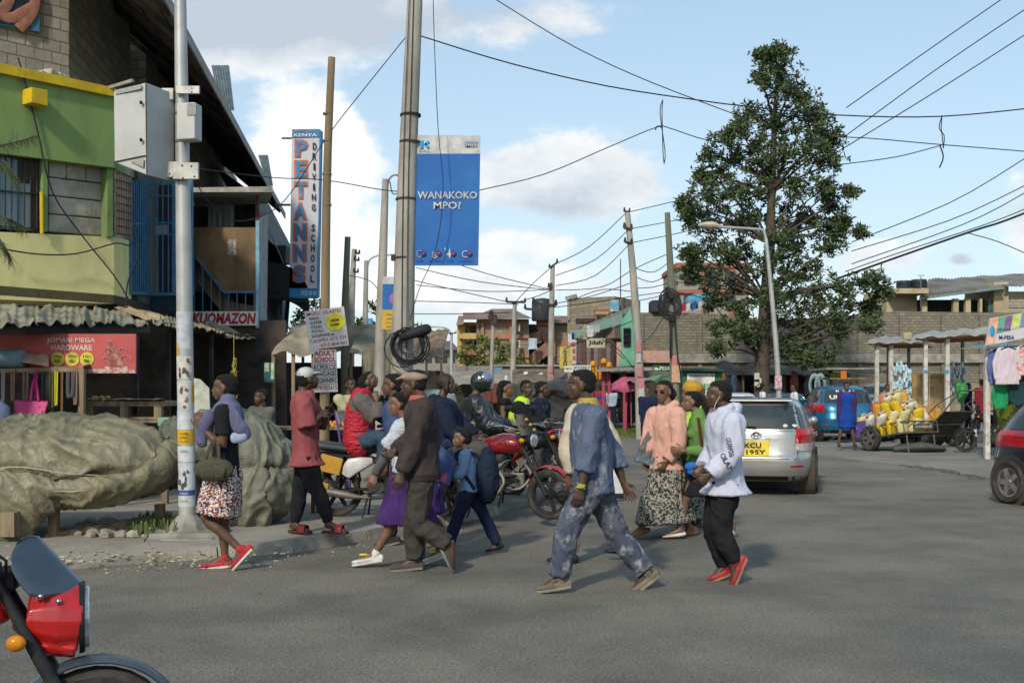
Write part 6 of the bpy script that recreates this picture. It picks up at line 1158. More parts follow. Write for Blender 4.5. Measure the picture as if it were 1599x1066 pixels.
kiosk('left open kiosk with peeling white posts and a red ceiling',1357,1437,532,531,38,[(1369,.1,.13,0),(1391,.1,.14,0),(1419,3.6,.1,1),(1387,3.4,.1,1)])
kiosk('right open kiosk with white posts, an orange edge and a higher roof',1430,1545,524,518,35,[(1445,.1,.12,0),(1479,.1,.13,0),(1541,.1,.13,0),(1503,3.6,.1,1)])
m=MB();pbox(m,1412,519,1424,530,39,.3);solo('roof_block',m,c_cream,'small pale block standing on the left kiosk roof','block',bevel=.02)
for px,Y_ in((1479,35.03),(1446,35.03)):m=MB();c=P(px,580,Y_);m.cyl(c,c+V((0,-.01,0)),.06,16);solo('blue_disc',m,c_lb,'round blue sticker on the '+('right' if px==1479 else 'left')+' post of the orange-edged kiosk','sticker','blue stickers on the kiosk posts')
def fence(x0,x1,y0,y1,Y_,m_,label,n=14):
 t=thing('wooden_crate_fence',label,'fence',P((x0+x1)/2,y1,Y_));m=MB()
 for k in range(n):pbox(m,x0+(x1-x0)*k/n,y0+random.uniform(0,1),x0+(x1-x0)*(k+.62)/n,y1,Y_,.03)
 obj('slats',m,m_,t);m=MB();pbox(m,x0,y0+4,x1,y0+7,Y_+.04,.04);pbox(m,x0,y1-8,x1,y1-5,Y_+.04,.04);obj('rails',m,m_,t)
c_crate=mat('yellow_wood',(.45,.29,.11),.8,c2=(.32,.2,.08),scale=3)
fence(1423,1451,583,640,37.5,c_crate,'yellowish slatted timber panel left of the white kiosk post');fence(1453,1477,583,640,37.5,c_crate,'yellowish slatted timber panel right of the white kiosk post',11)
for(x0,x1,y0,c,l_)in((1396,1422,573,(.30,.42,.46),'stack of clear plastic bottles wrapped in film left of the timber panels'),(1482,1512,572,(.3,.33,.32),'tall pile of clear plastic containers in film right of the timber panels')):
 m=MB()
 for k in range(70):
  px=x0+random.random()*(x1-x0);py=y0+random.random()*55;a=P(px,py,37+random.random()*.5);m.tube([a,a+UP*.14,a+UP*.2],[.05,.05,.02],n=6)
 solo('bottle_stack',m,mat('clear_plastic_%d'%x0,c,.15,c2=tuple(min(1,v*1.7)for v in c),spec=.8,scale=8),l_,'bottle stack',smooth=True)
m=MB();m.tube([P(1497,600,36.8),P(1503,622,36.7),P(1503,604,36.7)],[.12,.2,.15],n=10,cap=2,sub=2);solo('green_bag',m,mat('green_bag',(.05,.3,.06),.5),'green plastic bag against the tall pile of containers','bag',smooth=True)
t,q=board('small_box','small orange tub hanging near the parked blue car',1313,579,1322,591,40,paint('tub_orange',(.6,.15,.02),.5))
m=MB()
for k in range(16):m.ell(P(1300+random.random()*24,584+random.random()*3,42),(.12,.12,.07),7,5)
solo('fruit_pile',m,mat('fruit_mix',(.5,.4,.03),.6,c2=(.1,.25,.03),scale=5),'pile of yellow and green fruit on the stall behind the blue car','fruit',smooth=True)
t=thing('fruit_stand','open fruit stand with a flat roof behind the blue hatchback','market stall',P(1320,640,42.4));m=MB();bbox(m,1290,574,1376,577,41.4,2.5);obj('roof',m,M_conc,t);m=MB();bbox(m,1296,589,1370,592,41.8,1);obj('counter',m,M_wood,t);m=MB();
for x in(1297,1369):q=P(x,575,42.4);m.beam((q.x,q.y,0),q,.1)
obj('posts',m,M_wood,t)
YCl=25;t=thing('clothes_stall','clothes stall with a slanted printed banner along its roof','market stall',P(1580,660,YCl+1));c_bn=mat('banner_print',(.42,.45,.5),.6,c2=(.5,.5,.53),scale=1)
bp=lambda u,v,d=0:P(1546-7*v+100*u,497-17*u+43*v-3*u*v,YCl-d)
m=MB();m.add([bp(0,1),bp(1,1),bp(1,0),bp(0,0)]+[p+V((0,.05,0))for p in(bp(0,1),bp(1,1),bp(1,0),bp(0,0))],[(0,1,2,3),(7,6,5,4),(0,4,5,1),(1,5,6,2),(2,6,7,3),(3,7,4,0)]);bn=obj('banner',m,c_bn,t)
for(u0,u1,v0,v1,c)in((.01,.14,.03,.97,(.55,.3,.2)),(.14,.25,.02,.6,(.1,.28,.2)),(.25,.36,.02,.58,(.18,.1,.2)),(.36,.5,.02,.56,(.42,.45,.15)),(.5,.75,.02,.55,(.12,.2,.35))):m=MB();pts=[bp(u0,v1,.012),bp(u1,v1,.012),bp(u1,v0,.012),bp(u0,v0,.012)];m.slab(pts,(0,.006,0));obj('colour_block',m,mat('block_%d%d'%(int(c[0]*100),int(c[2]*100)),c,.6,c2=tuple(min(1,v*1.35)for v in c),scale=6),bn)
m=MB();m.ell(bp(.07,.5,.02),(.06,.012,.13));obj('emblem',m,c_lb,bn);text(t,'M-PESA',MATS['navy_small'],bp(.2,.85,.02),.35,.09,bold=.02);text(t,'FASHIONS',MATS['navy_small'],bp(.145,.5,.03),.3,.05)
m=MB();m.hexa([P(1500,545,YCl+1.5),P(1680,538,YCl-.3),P(1680,536,YCl+2.5),P(1530,540,YCl+2.5),P(1500,544,YCl+1.5),P(1680,535,YCl-.3),P(1680,533,YCl+2.5),P(1530,538,YCl+2.5)]);obj('roof_sheet',m,MATS['blue_grey_sheet'],t)
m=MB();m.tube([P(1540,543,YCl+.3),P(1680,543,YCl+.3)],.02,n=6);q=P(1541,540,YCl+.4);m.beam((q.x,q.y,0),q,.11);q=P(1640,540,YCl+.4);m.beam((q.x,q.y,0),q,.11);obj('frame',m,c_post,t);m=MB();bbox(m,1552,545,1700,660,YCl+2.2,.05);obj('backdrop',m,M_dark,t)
def shirt(label,px,py,Y_,w,h,m_,group=None,name='hung_shirt'):
 c=P(px,py,Y_);t=thing(name,label,'shirt',c-UP*h,group=group);b=MB();b.tube([c-UP*.02,c-UP*.08,c-UP*h*.5,c-UP*h],[(w*.22,.03),(w*.44,.05),(w*.42,.05),(w*.46,.05)],n=16,side=(1,0,0),sub=3)
 for q in(-1,1):b.tube([c+V((q*w*.36,0,-.1)),c+V((q*w*.5,0,-h*.45)),c+V((q*w*.47,0,-h*.85))],[(.05,.04),(.05,.035),(.035,.03)],n=8,sub=2,cap=2)
 me=fuse(b,.015,'cloth_body',2,.012,7,int(px)%50,nz=.3);me.transform(INV[t.name]);me.materials.append(m_);o=bpy.data.objects.new('cloth_body',me);C.objects.link(o);o.parent=t
 m=MB();m.tube([c+V((-w*.3,-.06,-.06)),c+V((0,-.06,.0)),c+V((w*.3,-.06,-.06))],.012,n=6);m.tube([c,c+UP*.06],.006,n=5);obj('hanger',m,M_black,t);return t
shirt('pale pink striped shirt on a hanger at the front of the clothes stall',1573,541,YCl-.1,.58,.86,mat('pink_pinstripe',(.55,.46,.5),.9,c2=(.45,.36,.42),kind='stripe',scale=2.2,map_=(1,1,0)))
shirt('blue-violet shirt hanging behind the pale pink striped shirt',1556,546,YCl+.3,.34,.8,cloth('violet_blue',(.13,.17,.4)),'shirts hung at the clothes stall');shirt('coral print blouse at the right edge of the clothes stall',1600,538,YCl-.1,.4,.7,mat('coral_print',(.55,.2,.2),.9,c2=(.55,.45,.42),kind='cells',scale=20),'shirts hung at the clothes stall');shirt('bright green cloth hanging below the violet shirt',1562,596,YCl+.2,.3,.62,cloth('vivid_green',(.02,.27,.1)),'shirts hung at the clothes stall');shirt('dark teal jacket hanging behind the seated woman',1595,592,YCl+.1,.5,.6,cloth('dark_teal',(.02,.05,.06)),'shirts hung at the clothes stall')
for(px,py,Y_)in((1520,672,31.5),(1541,672,33.5),(1553,668,31)):
 b_=V((P(px,0,Y_).x,Y_,-.02));t=thing('bollard',{1520:'black and white bollard nearest the tipped cart',1541:'black and white bollard standing behind the parked motorbike',1553:'black and white bollard next to the seated woman'}[px],'bollard',b_,group='black and white bollards');m=MB();m.tube([b_,b_+UP*.75],.095,n=14);m.ell(b_+UP*.75,(.095,.095,.04));obj('post',m,M_black,t,True);m=MB();m.tube([b_+UP*.3,b_+UP*.52],.098,n=14);obj('white_band',m,M_white,t,True)
m=MB();
for k in range(8):a=V((P(1500,0,34).x+k*.62,34,0));m.box(a+UP*.09,(.6,.25,.18))
struct('far_kerb',m,mat('kerb_white_black',(.5,.5,.47),.8,c2=(.1,.1,.1),scale=.8),kind='structure')
# ---------------------------------------------------------------- poles of the middle and right
pole('concrete pole with two dark crossarms in the middle of the view',[(863,415),(861,500),(859,620)],50,.1,.16,M_polec,arms=((858,418,870,410,.08),(833,474,868,477,.12),(820,482,846,484,.1),(857,449,861,449,.1)),posters=((857,585,864,600,(.5,.2,.22)),(857,571,863,582,(.5,.5,.5))))
pole('concrete pole with a wide insulator bar left of centre',[(804,470),(802,540),(800,630)],55,.1,.17,M_polec,arms=((791,471,820,472,.1),))
pole('slim pole with a bunched lamp head in front of the orange flats',[(770,502),(768,560),(766,640)],50,.07,.11,M_polec,arms=((767,500,773,506,.2),))
pole('slim far street light pole near the grey building',[(705,520),(705,560),(706,625)],60,.07,.1,M_grey_pole,arms=((697,520,712,520,.06),));m=MB();m.tube([P(705,530,60),P(702,517,60),P(692,511,60),P(672,510,60)],.05,n=8,sub=4);solo('lamp_bracket',m,M_grey_pole,'thin curved arm on the slim far street light pole','lamp bracket',smooth=True)
pole('leaning concrete pole covered with flyers, with stepped insulators',[(980,334),(988,420),(997,540),(1001,690)],36,.09,.17,M_polec,arms=((975,330,983,331,.06),(975,356,986,358,.08),(976,378,986,380,.07)),posters=((994,533,1001,551,(.5,.5,.5)),(994,550,1001,566,(.45,.42,.42)),(995,572,1003,588,(.5,.48,.5)),(996,590,1006,606,(.5,.25,.27)),(997,606,1006,622,(.48,.46,.46))))
pole('timber pole with coiled black cables and an orange flyer',[(1042,332),(1047,420),(1052,540),(1056,690)],34,.085,.16,M_polew2,posters=((1049,555,1057,570,(.5,.5,.5)),(1049,570,1063,597,(.55,.33,.22))))
t=thing('cable_coil','tangle of black cable coils and a dark box on the timber pole','cable coil',P(1048,486,33.7));m=MB()
for k in range(9):r=random.uniform(.2,.42);c=P(1047+random.gauss(0,2),478+random.gauss(0,3),33.7);m.tube([c+V((math.cos(a)*r*.8,math.sin(a)*.08,math.sin(a)*r))for a in[i*.45 for i in range(14)]],.025,n=5,closed=True)
obj('coils',m,M_wire,t,True);m=MB();m.beam(P(1041,448,33.7),P(1048,466,33.7),.16,.12);obj('closure_box',m,M_black,t);m=MB();m.tube([P(1052,470,33.7),P(1056,540,33.7),P(1062,580,33.8),P(1066,640,33.8)],.02,n=5,sub=3);m.tube([P(1047,490,33.7),P(1047,560,33.7)],.03,n=5);obj('down_cables',m,M_wire,t,True)
t=thing('street_light','leaning street light with a long arm in front of the tall tree','street light',V((P(1217,0,34).x,34,0)));m=MB();m.tube([V((P(1219,0,34).x,34,0)),P(1214,570,34),P(1204,450,34),P(1196,372,34)],[.1,.085,.07,.055],n=12,sub=3);obj('pole',m,M_grey_pole,t,True);m=MB();m.tube([P(1196,374,34),P(1193,362,34),P(1184,358,34),P(1118,354,34)],.04,n=8,sub=3);obj('arm',m,M_grey_pole,t,True);m=MB();m.tube([P(1124,354,34),P(1110,352,34),P(1094,352,34)],[(.08,.07),(.22,.13),(.14,.08)],n=12,side=(0,1,0),cap=2,sub=3);obj('lamp_head',m,mat('lamp_head',(.45,.42,.33),.5),t,True);m=MB();pbox(m,1210,587,1221,607,33.85,.03);obj('poster',m,mat('pink_poster',(.45,.15,.2),.8,c2=(.5,.5,.5),scale=14),t)
m=MB();m.tube([P(969,612,58),P(969,404,58)],[.05,.03],n=6);solo('mast',m,M_steel,'thin steel mast on the block building','mast')
# ================================================================ vehicles
c_gl=mat('car_glass',(.02,.028,.03),.06,c2=(.03,.04,.04),spec=.8);c_tl=mat('tail_red',(.45,.01,.015),.15,spec=.7);c_tw=mat('tail_clear',(.5,.45,.42),.15,c2=(.4,.3,.3),scale=20)
def wheel(parent,c,r,w,ax,name='wheel',spokes=5,rim_m=None,bolt=True,moto=False):
 """tyre with a rim sub-part; ax = axle direction"""
 ax=V(ax).normalized();q=ax.to_track_quat('Y','Z').to_matrix();c=V(c);ri=r*(.66 if not moto else .78);hw=w/2
 def L_(prof,mb,n=28):k=MB();k.lathe(prof,(0,0,0),'y',n,closed=True);mb.add([c+q@p for p in k.v],k.f)
 m=MB();L_([(ri,-hw*.8),(r*.9,-hw),(r*.985,-hw*.7),(r,0),(r*.985,hw*.7),(r*.9,hw),(ri,hw*.8),(ri*.97,0)],m);t=obj(name,m,M_rub,parent,True,world=False)
 m=MB();L_([(ri,-hw*.75),(ri,hw*.75),(ri*.9,hw*.7),(ri*.88,0),(ri*.9,-hw*.7)],m);a0=q@V((1,0,0));a1=q@V((0,0,1))
 for k in range(spokes):
  an=2*math.pi*k/spokes;d=a0*math.cos(an)+a1*math.sin(an);s_=a0*-math.sin(an)+a1*math.cos(an)
  for sg in((-1,1)if not moto else(0,)):
   o_=ax*hw*.6*sg;w0,w1=(.16*r,.1*r)if not moto else(.09*r,.07*r);th=ax*hw*(.16 if not moto else .35);p=[c+o_+d*r*.08-s_*w0,c+o_+d*r*.08+s_*w0,c+o_+d*ri*.93+s_*w1,c+o_+d*ri*.93-s_*w1];m.add([x-th for x in p]+[x+th for x in p],[(3,2,1,0),(4,5,6,7),(0,1,5,4),(1,2,6,5),(2,3,7,6),(3,0,4,7)])
 m.cyl(c-ax*hw*.85,c+ax*hw*.85,r*.17,14);obj('rim',m,rim_m or M_chrome,t,False,world=False);return t
SL_W=[(.22,-2.0,2.0,.76),(.3,-2.16,2.12,.82),(.42,-2.22,2.18,.845),(.58,-2.23,2.2,.85),(.64,-2.19,2.19,.85),(.74,-2.17,2.12,.85),(.86,-2.155,1.9,.845),(.95,-2.14,1.2,.83),(1.0,-2.12,1.06,.795),(1.2,-2.03,.72,.72),(1.36,-1.92,.4,.64),(1.43,-1.8,.2,.585),(1.465,-1.45,-.1,.46),(1.475,-.9,-.3,.2)]
SL_H=[(.22,-1.7,1.75,.76),(.3,-1.82,1.86,.81),(.42,-1.88,1.9,.83),(.6,-1.9,1.9,.835),(.74,-1.85,1.84,.835),(.88,-1.82,1.6,.83),(.97,-1.78,1.15,.81),(1.02,-1.74,1.05,.775),(1.2,-1.58,.78,.71),(1.38,-1.38,.42,.63),(1.46,-1.2,.2,.57),(1.5,-.9,-.1,.44),(1.51,-.5,-.25,.2)]
def car(label,loc,rz,paint_m,SL=SL_W,s=1.0,name='parked_car',trim=True,rimm=None):
 t=thing(name,label,'car',loc,rz);N_=4.4
 def par(z):
  if z<=SL[0][0]:return SL[0][1:]
  for a,b in zip(SL,SL[1:]):
   if z<=b[0]:k=(z-a[0])/(b[0]-a[0]);return tuple(a[i]+(b[i]-a[i])*k for i in(1,2,3))
  return SL[-1][1:]
 f_=lambda q:(max(0,1-abs(q)**N_))**(1/N_)
 def rear(y,z):xr,xf,W=par(z);xc,h=(xr+xf)/2,(xf-xr)/2;return V((xc-h*f_(y/W),y,z))*s
 def front(y,z):xr,xf,W=par(z);xc,h=(xr+xf)/2,(xf-xr)/2;return V((xc+h*f_(y/W),y,z))*s
 def side(x,z,q):xr,xf,W=par(z);xc,h=(xr+xf)/2,(xf-xr)/2;return V((x,q*W*f_((x-xc)/h),z))*s
 n=96;zs=[]
 for a,b in zip(SL,SL[1:]):
  for k in range(3):zs.append(a[0]+(b[0]-a[0])*k/3)
 zs.append(SL[-1][0]);m=MB();vs=[]
 for z in zs:
  xr,xf,W=par(z);xc,h=(xr+xf)/2,(xf-xr)/2
  for j in range(n):w=2*math.pi*j/n;cx_,sy_=math.cos(w),math.sin(w);vs.append(V((xc+h*math.copysign(abs(cx_)**(2/N_),cx_),W*math.copysign(abs(sy_)**(2/N_),sy_),z))*s)
 k=len(zs);m.add(vs,[(i*n+j,i*n+(j+1)%n,(i+1)*n+(j+1)%n,(i+1)*n+j)for i in range(k-1)for j in range(n)]+[tuple(range(n-1,-1,-1)),tuple((k-1)*n+j for j in range(n))]);body=obj('body',m,paint_m,t,2,world=False)
 def patch(name,fn,a0,a1,z0,z1,m_,off,nu=14,nv=8,th=.012,parent=None,sk0=0,sk1=0):
  m=MB();m.grid(lambda u,v:V(fn((a0+(a1-a0)*u)+(sk0 if u<.5 else sk1)*v*(1-2*u if u<.5 else 2*u-1),z0+(z1-z0)*v))+V(off)*s,nu,nv,tuple(-q*2*s for q in off));return obj(name,m,m_,parent or t,True,world=False)
 zb=1.0 if SL is SL_W else 1.02;zt=SL[-3][0]-.05
 patch('rear_window',rear,-.66,.66,zb+.01,zt-.02,c_gl,(-.007,0,.003),sk0=.09,sk1=-.09)
 patch('windscreen',front,-.66,.66,zb+.03,zt-.02,c_gl,(.008,0,.004),sk0=.08,sk1=-.08)
 xr_,xf_=SL[8][1],SL[8][2]
 for q in(-1,1):
  for(x0,x1,s0,s1)in((xr_+.22,xr_+.62,.12,0),(xr_+.68,-.1,0,0),(-.02,xf_-.25,0,-.28)):patch('side_window',lambda x,z:side(x,z,q),x0,x1,zb+.02,zt-.05,c_gl,(0,q*.008,.003),sk0=s0,sk1=s1)
  m=MB();m.tube([side(xf_-.42,zb+.06,q)+V((0,q*.02,0)),side(xf_-.42,zb+.06,q)+V((-.02,q*.13*s,.02))],[(.03*s,.05*s),(.07*s,.06*s)],n=10,side=(0,0,1),cap=2);obj('mirror',m,paint_m,t,True,world=False)
  for x in(-.3,.75):m=MB();m.tube([side(x-.09,.86,q)+V((0,q*.012,0)),side(x,.865,q)+V((0,q*.035,0)),side(x+.09,.86,q)+V((0,q*.012,0))],.014*s,n=6,sub=2);obj('door_handle',m,M_chrome,t,True,world=False)
  for x in(-.14,1.0,xr_+.75):m=MB();m.tube([side(x,z_,q)+V((0,q*.001,0))for z_ in(.36,.6,.95)],.005*s,n=4);obj('door_seam',m,M_dark,body,world=False)
  for x in((-1.28,1.32)if SL is SL_W else(-1.2,1.22)):
   m=MB();p=side(x,.34,q);m.cyl(V((x*s,(.84*s+.0)*q-q*.25*s,.31*s)),V((x*s,.851*s*q,.31*s)),.37*s,28);obj('wheel_arch',m,M_dark,t,world=False);wheel(t,V((x,q*.797,.305))*s,.305*s,.19*s,(0,q,0),rim_m=rimm)
  tl0,tl1=(.57,.80)if SL is SL_W else(.6,.8)
  patch('tail_light',lambda y,z:rear(y,z),q*tl0,q*(tl1+.028),.80,1.02,c_tl,(-.012,q*.008,0));patch('tail_light',lambda y,z:rear(y,z),q*tl0,q*(tl1+.028),.69,.795,c_tw,(-.012,q*.008,0))if SL is SL_W else None
  patch('headlight',lambda y,z:front(y,z),q*.5,q*.8,.66,.8,c_tw,(.01,q*.006,0));patch('reflector',lambda y,z:rear(y,z),q*.5,q*.68,.445,.475,c_tl,(-.006,0,0))
 patch('bumper_lip',rear,-.8,.8,.565,.575,M_dark,(-.003,0,0));patch('bumper_skirt',rear,-.76,.76,.24,.31,M_black,(-.004,0,0));patch('grille',front,-.42,.42,.5,.72,M_black,(.006,0,0));patch('boot_seam',rear,-.6,.6,.975,.981,M_dark,(-.003,0,0))
 for yy_ in(-.6,.6):patch('boot_seam',rear,yy_-.004,yy_+.004,.58,.97,M_dark,(-.003,0,0),parent=body)
 return t,rear,front,side,s,patch
c_sil=mat('silver_paint',(.40,.40,.385),.3,c2=(.36,.365,.35),metal=.55,coat=.6,dirt=(.36,.35,.32),dscale=1.5)
hd_=R(15.5);H_=V((math.sin(hd_),math.cos(hd_),0));cc=V((3.63,16.2,0))+H_*2.2
t,rear,front,side,s,patch=car('silver estate car seen from behind with a yellow number plate',cc,R(90)-hd_,c_sil)
M0=Matrix.Translation(t.location)@Matrix.Rotation(R(90)-hd_,4,'Z')
pl=patch('number_plate',rear,-.19,.19,.61,.835,mat('plate_yellow',(.68,.5,.02),.5,dirt=(.4,.33,.1),dscale=8),(-.016,0,0));rx=rear(0,.72).x-.036
for s_,y0,z0,w_ in(('KCU',.165,.735,.24),("195Y",.14,.63,.28)):text(pl,s_,M_black,M0@V((rx,y0,z0)),w_,.075,ex=M0.to_3x3()@V((0,-1,0)),ez=(0,0,1),bold=.02,depth=.002)
m=MB();m.tube([V((rear(.09*math.cos(a),.915+.05*math.sin(a)).x-.008,.075*math.cos(a),.915+.05*math.sin(a)))for a in[i*.42 for i in range(15)]],.008,n=6,closed=True);m.tube([V((rx+.05,.03*math.cos(a),.915+.046*math.sin(a)))for a in[i*.6 for i in range(10)]],.006,n=5,closed=True);m.tube([V((rx+.05,.06*math.cos(a),.932+.02*math.sin(a)))for a in[i*.6 for i in range(10)]],.006,n=5,closed=True);obj('emblem',m,M_chrome,t,True,world=False)
patch('plate_trim',rear,-.33,.33,.6,.855,mat('silver_recess',(.38,.39,.38),.35,metal=.5),(-.003,0,0));patch('brake_light',rear,-.17,.17,1.4,1.42,c_tl,(-.02,0,.01))
patch('chrome_strip',rear,-.34,.5,.862,.88,M_chrome,(-.012,0,0))
m=MB();m.tube([rear(.0,1.03)+V((-.03,0,0)),rear(.2,1.045)+V((-.035,0,0)),rear(.48,1.05)+V((-.03,0,0))],[.02,.014,.01],n=6);obj('wiper',m,M_black,t,True,world=False)
m=MB();m.tube([(-1.2,0,1.47),(-1.35,0,1.62)],[.008,.004],n=5);obj('aerial',m,M_black,t,world=False);m=MB();m.box((-1.85,0,1.43),(.22,1.05,.02));obj('spoiler',m,c_sil,t,world=False,bevel=.008)
m=MB();m.ell(rear(-.42,1.06)+V((-.02,0,0)),(.004,.035,.025));obj('sticker',m,M_white,t,world=False);m=MB();m.ell(rear(-.55,1.06)+V((-.02,0,0)),(.004,.045,.022));obj('sticker',m,M_white,t,world=False)
c_bc=mat('metallic_blue',(.01,.13,.26),.25,c2=(.012,.15,.3),metal=.35,coat=.8)
t,rear,front,side,s,patch=car('blue hatchback parked behind the woman in the blue dress',(10.75,36.2,0),R(90-6),c_bc,SL_H,1.18);M0=Matrix.Translation(t.location)@Matrix.Rotation(R(84),4,'Z')
for s_,y0,z0,w_,h_ in(('JIGUU',.28,1.29,.5,.1),('ULTRA',.45,1.13,.7,.13)):
 q=rear(0,(z0+.05))*1;text(t,s_,M_white,M0@V((q.x-.05,y0*s,z0*s)),w_*s,h_*s,ex=M0.to_3x3()@V((0,-1,0)),ez=M0.to_3x3()@V((.65,0,1)),bold=.03)
c_blk=mat('black_metallic',(.012,.016,.022),.2,c2=(.016,.02,.028),coat=1,spec=.6);h2=R(163);hv=V((math.sin(h2),math.cos(h2),0));rt=V((math.cos(h2),-math.sin(h2),0));wp=V((6.98,15.2,0));car('black hatchback cut off by the right edge of the view',wp+hv*1.2+rt*-.8,R(90)-h2,c_blk,SL_H,1.0,rimm=mat('grey_alloy',(.42,.42,.42),.35,metal=.7,c2=(.3,.3,.3)))
car('white saloon car behind the silver estate, next to the tall tree',(7.3,36,0),R(80),mat('white_car_paint',(.6,.62,.63),.3,coat=.5),SL_W,1.05);car('dark grey-blue car whose roof shows above the silver estate',(10.2,41,0),R(80),mat('slate_car_paint',(.08,.11,.15),.3,coat=.5),SL_W,1.04)
car('pale blue car parked at the back behind the fruit stand',(16.8,47,0),R(20),mat('pale_blue_car_paint',(.25,.38,.45),.35,coat=.4),SL_W,1.0);car('cream van behind the left open kiosk',(17.8,50,0),R(30),mat('cream_van_paint',(.4,.42,.34),.4),SL_H,1.3,name='parked_van')
t=thing('three_wheeler','three-wheeled taxi under a draped dark grey canvas hood behind the overalls man','three-wheeler',(.95,22,0),R(80));b=MB();b.tube([(-1.0,0,.95),(-.9,0,1.0),(.4,0,1.05),(1.0,0,.85)],[(.62,.6),(.72,.66),(.74,.66),(.45,.5)],n=16,side=(0,0,1),sub=3);me=fuse(b,.03,'hood',3,.03,3,5);me.materials.append(cloth('grey_canvas',(.085,.085,.08),(.06,.06,.058),scale=1.5));o=bpy.data.objects.new('hood',me);C.objects.link(o);o.parent=t
for c in((-.75,.55,.24),(-.75,-.55,.24),(1.0,0,.24)):wheel(t,c,.24,.12,(0,1,0),spokes=4,rim_m=M_steel)
m=MB();m.box((.1,0,.42),(2.1,1.1,.2));obj('chassis',m,paint('green_chassis',(.03,.1,.06)),t,world=False,bevel=.04)
# ---------------------------------------------------------------- motorcycles
def motorbike(label,rear_pt,heading,tank_m,fend_m,seat_m=None,steer=0,plastics=None,s=1.0,rack=True,cowl=None,group='motorbike taxis waiting on the pavement',mirrors=True,side_m=None,box_m=None,lamp=(.13,-.03),ind=(.02,0)):
 """origin under the rear wheel, x forward"""
 t=thing('motorcycle',label,'motorbike',rear_pt,heading,group);O=dict(parent=t,world=False)
 wb,r=1.28,.295;Rm=MATS.get('bike_black')or mat('bike_black',(.02,.02,.022),.5,dirt=(.09,.08,.06),dscale=8)
 wheel(t,(0,0,r),r,.1,(0,1,0),spokes=6,rim_m=Rm,moto=True);st=R(steer);fx=V((wb,0,r));ax=V((-math.sin(st),math.cos(st),0));fd=V((math.cos(st),math.sin(st),0));wheel(t,fx,r,.09,ax,spokes=5,rim_m=Rm,moto=True)
 hdp=V((wb-.36,0,.95));
 for q in(-1,1):m=MB();m.tube([fx+ax*q*.085,(fx+ax*q*.085).lerp(hdp+ax*q*.09,.5),hdp+ax*q*.09+UP*.03],[.026,.026,.017],n=10);obj('fork',m,Rm,smooth=True,**O)
 def fender(c,d,a0,a1,rr,w,m_,nm):
  m=MB();sd=d.cross(UP).normalized();m.grid(lambda u,v:c+(d*math.cos(a0+(a1-a0)*u)+UP*math.sin(a0+(a1-a0)*u))*(rr-.018*(2*v-1)**2)+sd*(v-.5)*w,20,6,.0);m2=MB();n_=len(m.v);m2.add(m.v+[c+(p-c)*.985 for p in m.v],m.f+[tuple(x+n_ for x in f[::-1])for f in m.f]);obj(nm,m2,m_,smooth=True,**O)
 fender(fx,fd,R(8),R(150),r+.045,.13,fend_m,'front_fender');fender(V((0,0,r)),V((1,0,0)),R(60),R(175),r+.07,.15,Rm,'rear_fender')
 b=MB();b.tube([(.46,0,.80),(.54,0,.84),(.72,0,.875),(.88,0,.86),(.94,0,.82)],[(.07,.07),(.105,.10),(.125,.125),(.11,.115),(.06,.07)],n=16,side=(0,0,1),cap=2,sub=3);b.v=[V((p.x,p.y*1.05,p.z))for p in b.v];me=fuse(b,.012,'tank',3);me.materials.append(tank_m);o=bpy.data.objects.new('tank',me);C.objects.link(o);o.parent=t
 b=MB();b.tube([(-.32,0,.845),(-.2,0,.835),(.1,0,.80),(.3,0,.775),(.5,0,.80)],[(.035,.08),(.06,.12),(.06,.13),(.055,.12),(.045,.08)],n=14,side=(0,0,1),cap=2,sub=3);me=fuse(b,.012,'saddle',2);me.materials.append(seat_m or mat('worn_saddle',(.05,.06,.07),.55));o=bpy.data.objects.new('saddle',me);C.objects.link(o);o.parent=t
 m=MB()
 for q in(-1,1):
  m.tube([(-.35,q*.1,.76),(.1,q*.11,.72),(.45,q*.08,.68)],.014,n=6);m.tube([(.45,q*.06,.66),(.6,q*.09,.3),(.28,q*.1,.27),(.2,q*.1,.7)],.016,n=6);m.tube([(0,q*.09,.3),(.3,q*.09,.33),(.5,q*.09,.33)],.018,n=6);m.tube([(.0,q*.115,.34),(.07,q*.12,.7)],[.016,.022],n=8)
  for k in range(6):m.tube([(.02+k*.008,q*.118,.42+k*.04),(.02+k*.008,q*.118,.432+k*.04)],.032,n=10)
 m.tube([hdp+V((.03,0,.02)),(.62,0,.62),(.58,0,.3)],.025,n=8);obj('frame',m,Rm,smooth=True,**O)
 me_=mat('engine_alloy',(.22,.21,.19),.5,metal=.4,c2=(.13,.12,.10),scale=12,dirt=(.12,.1,.08),dscale=7);m=MB();m.tube([(.4,-.09,.38),(.4,.09,.38)],.12,n=18,cap=1);m.box((.52,0,.36),(.26,.2,.18));m.cyl((.44,-.11,.37),(.44,.11,.37),.075,16);en=obj('engine',m,me_,bevel=.01,**O);m=MB()
 for k in range(7):m.box(V((.53,0,.47))+V((.03,0,.03))*k,(.16-.006*k,.17,.012),M=Matrix.Rotation(-.5,3,'Y'))
 m.box((.62,0,.56),(.1,.1,.16),M=Matrix.Rotation(-.5,3,'Y'));obj('cylinder_fins',m,me_,parent=en,world=False)
 m=MB();m.tube([(.66,-.05,.56),(.74,-.08,.42),(.6,-.12,.25),(.3,-.13,.24),(.1,-.14,.27),(-.32,-.15,.34)],[.02,.02,.02,.022,.045,.05],n=12,sub=4);obj('exhaust',m,mat('sooty_steel',(.22,.2,.17),.5,metal=.5,dirt=(.2,.17,.12),dscale=6),smooth=True,**O)
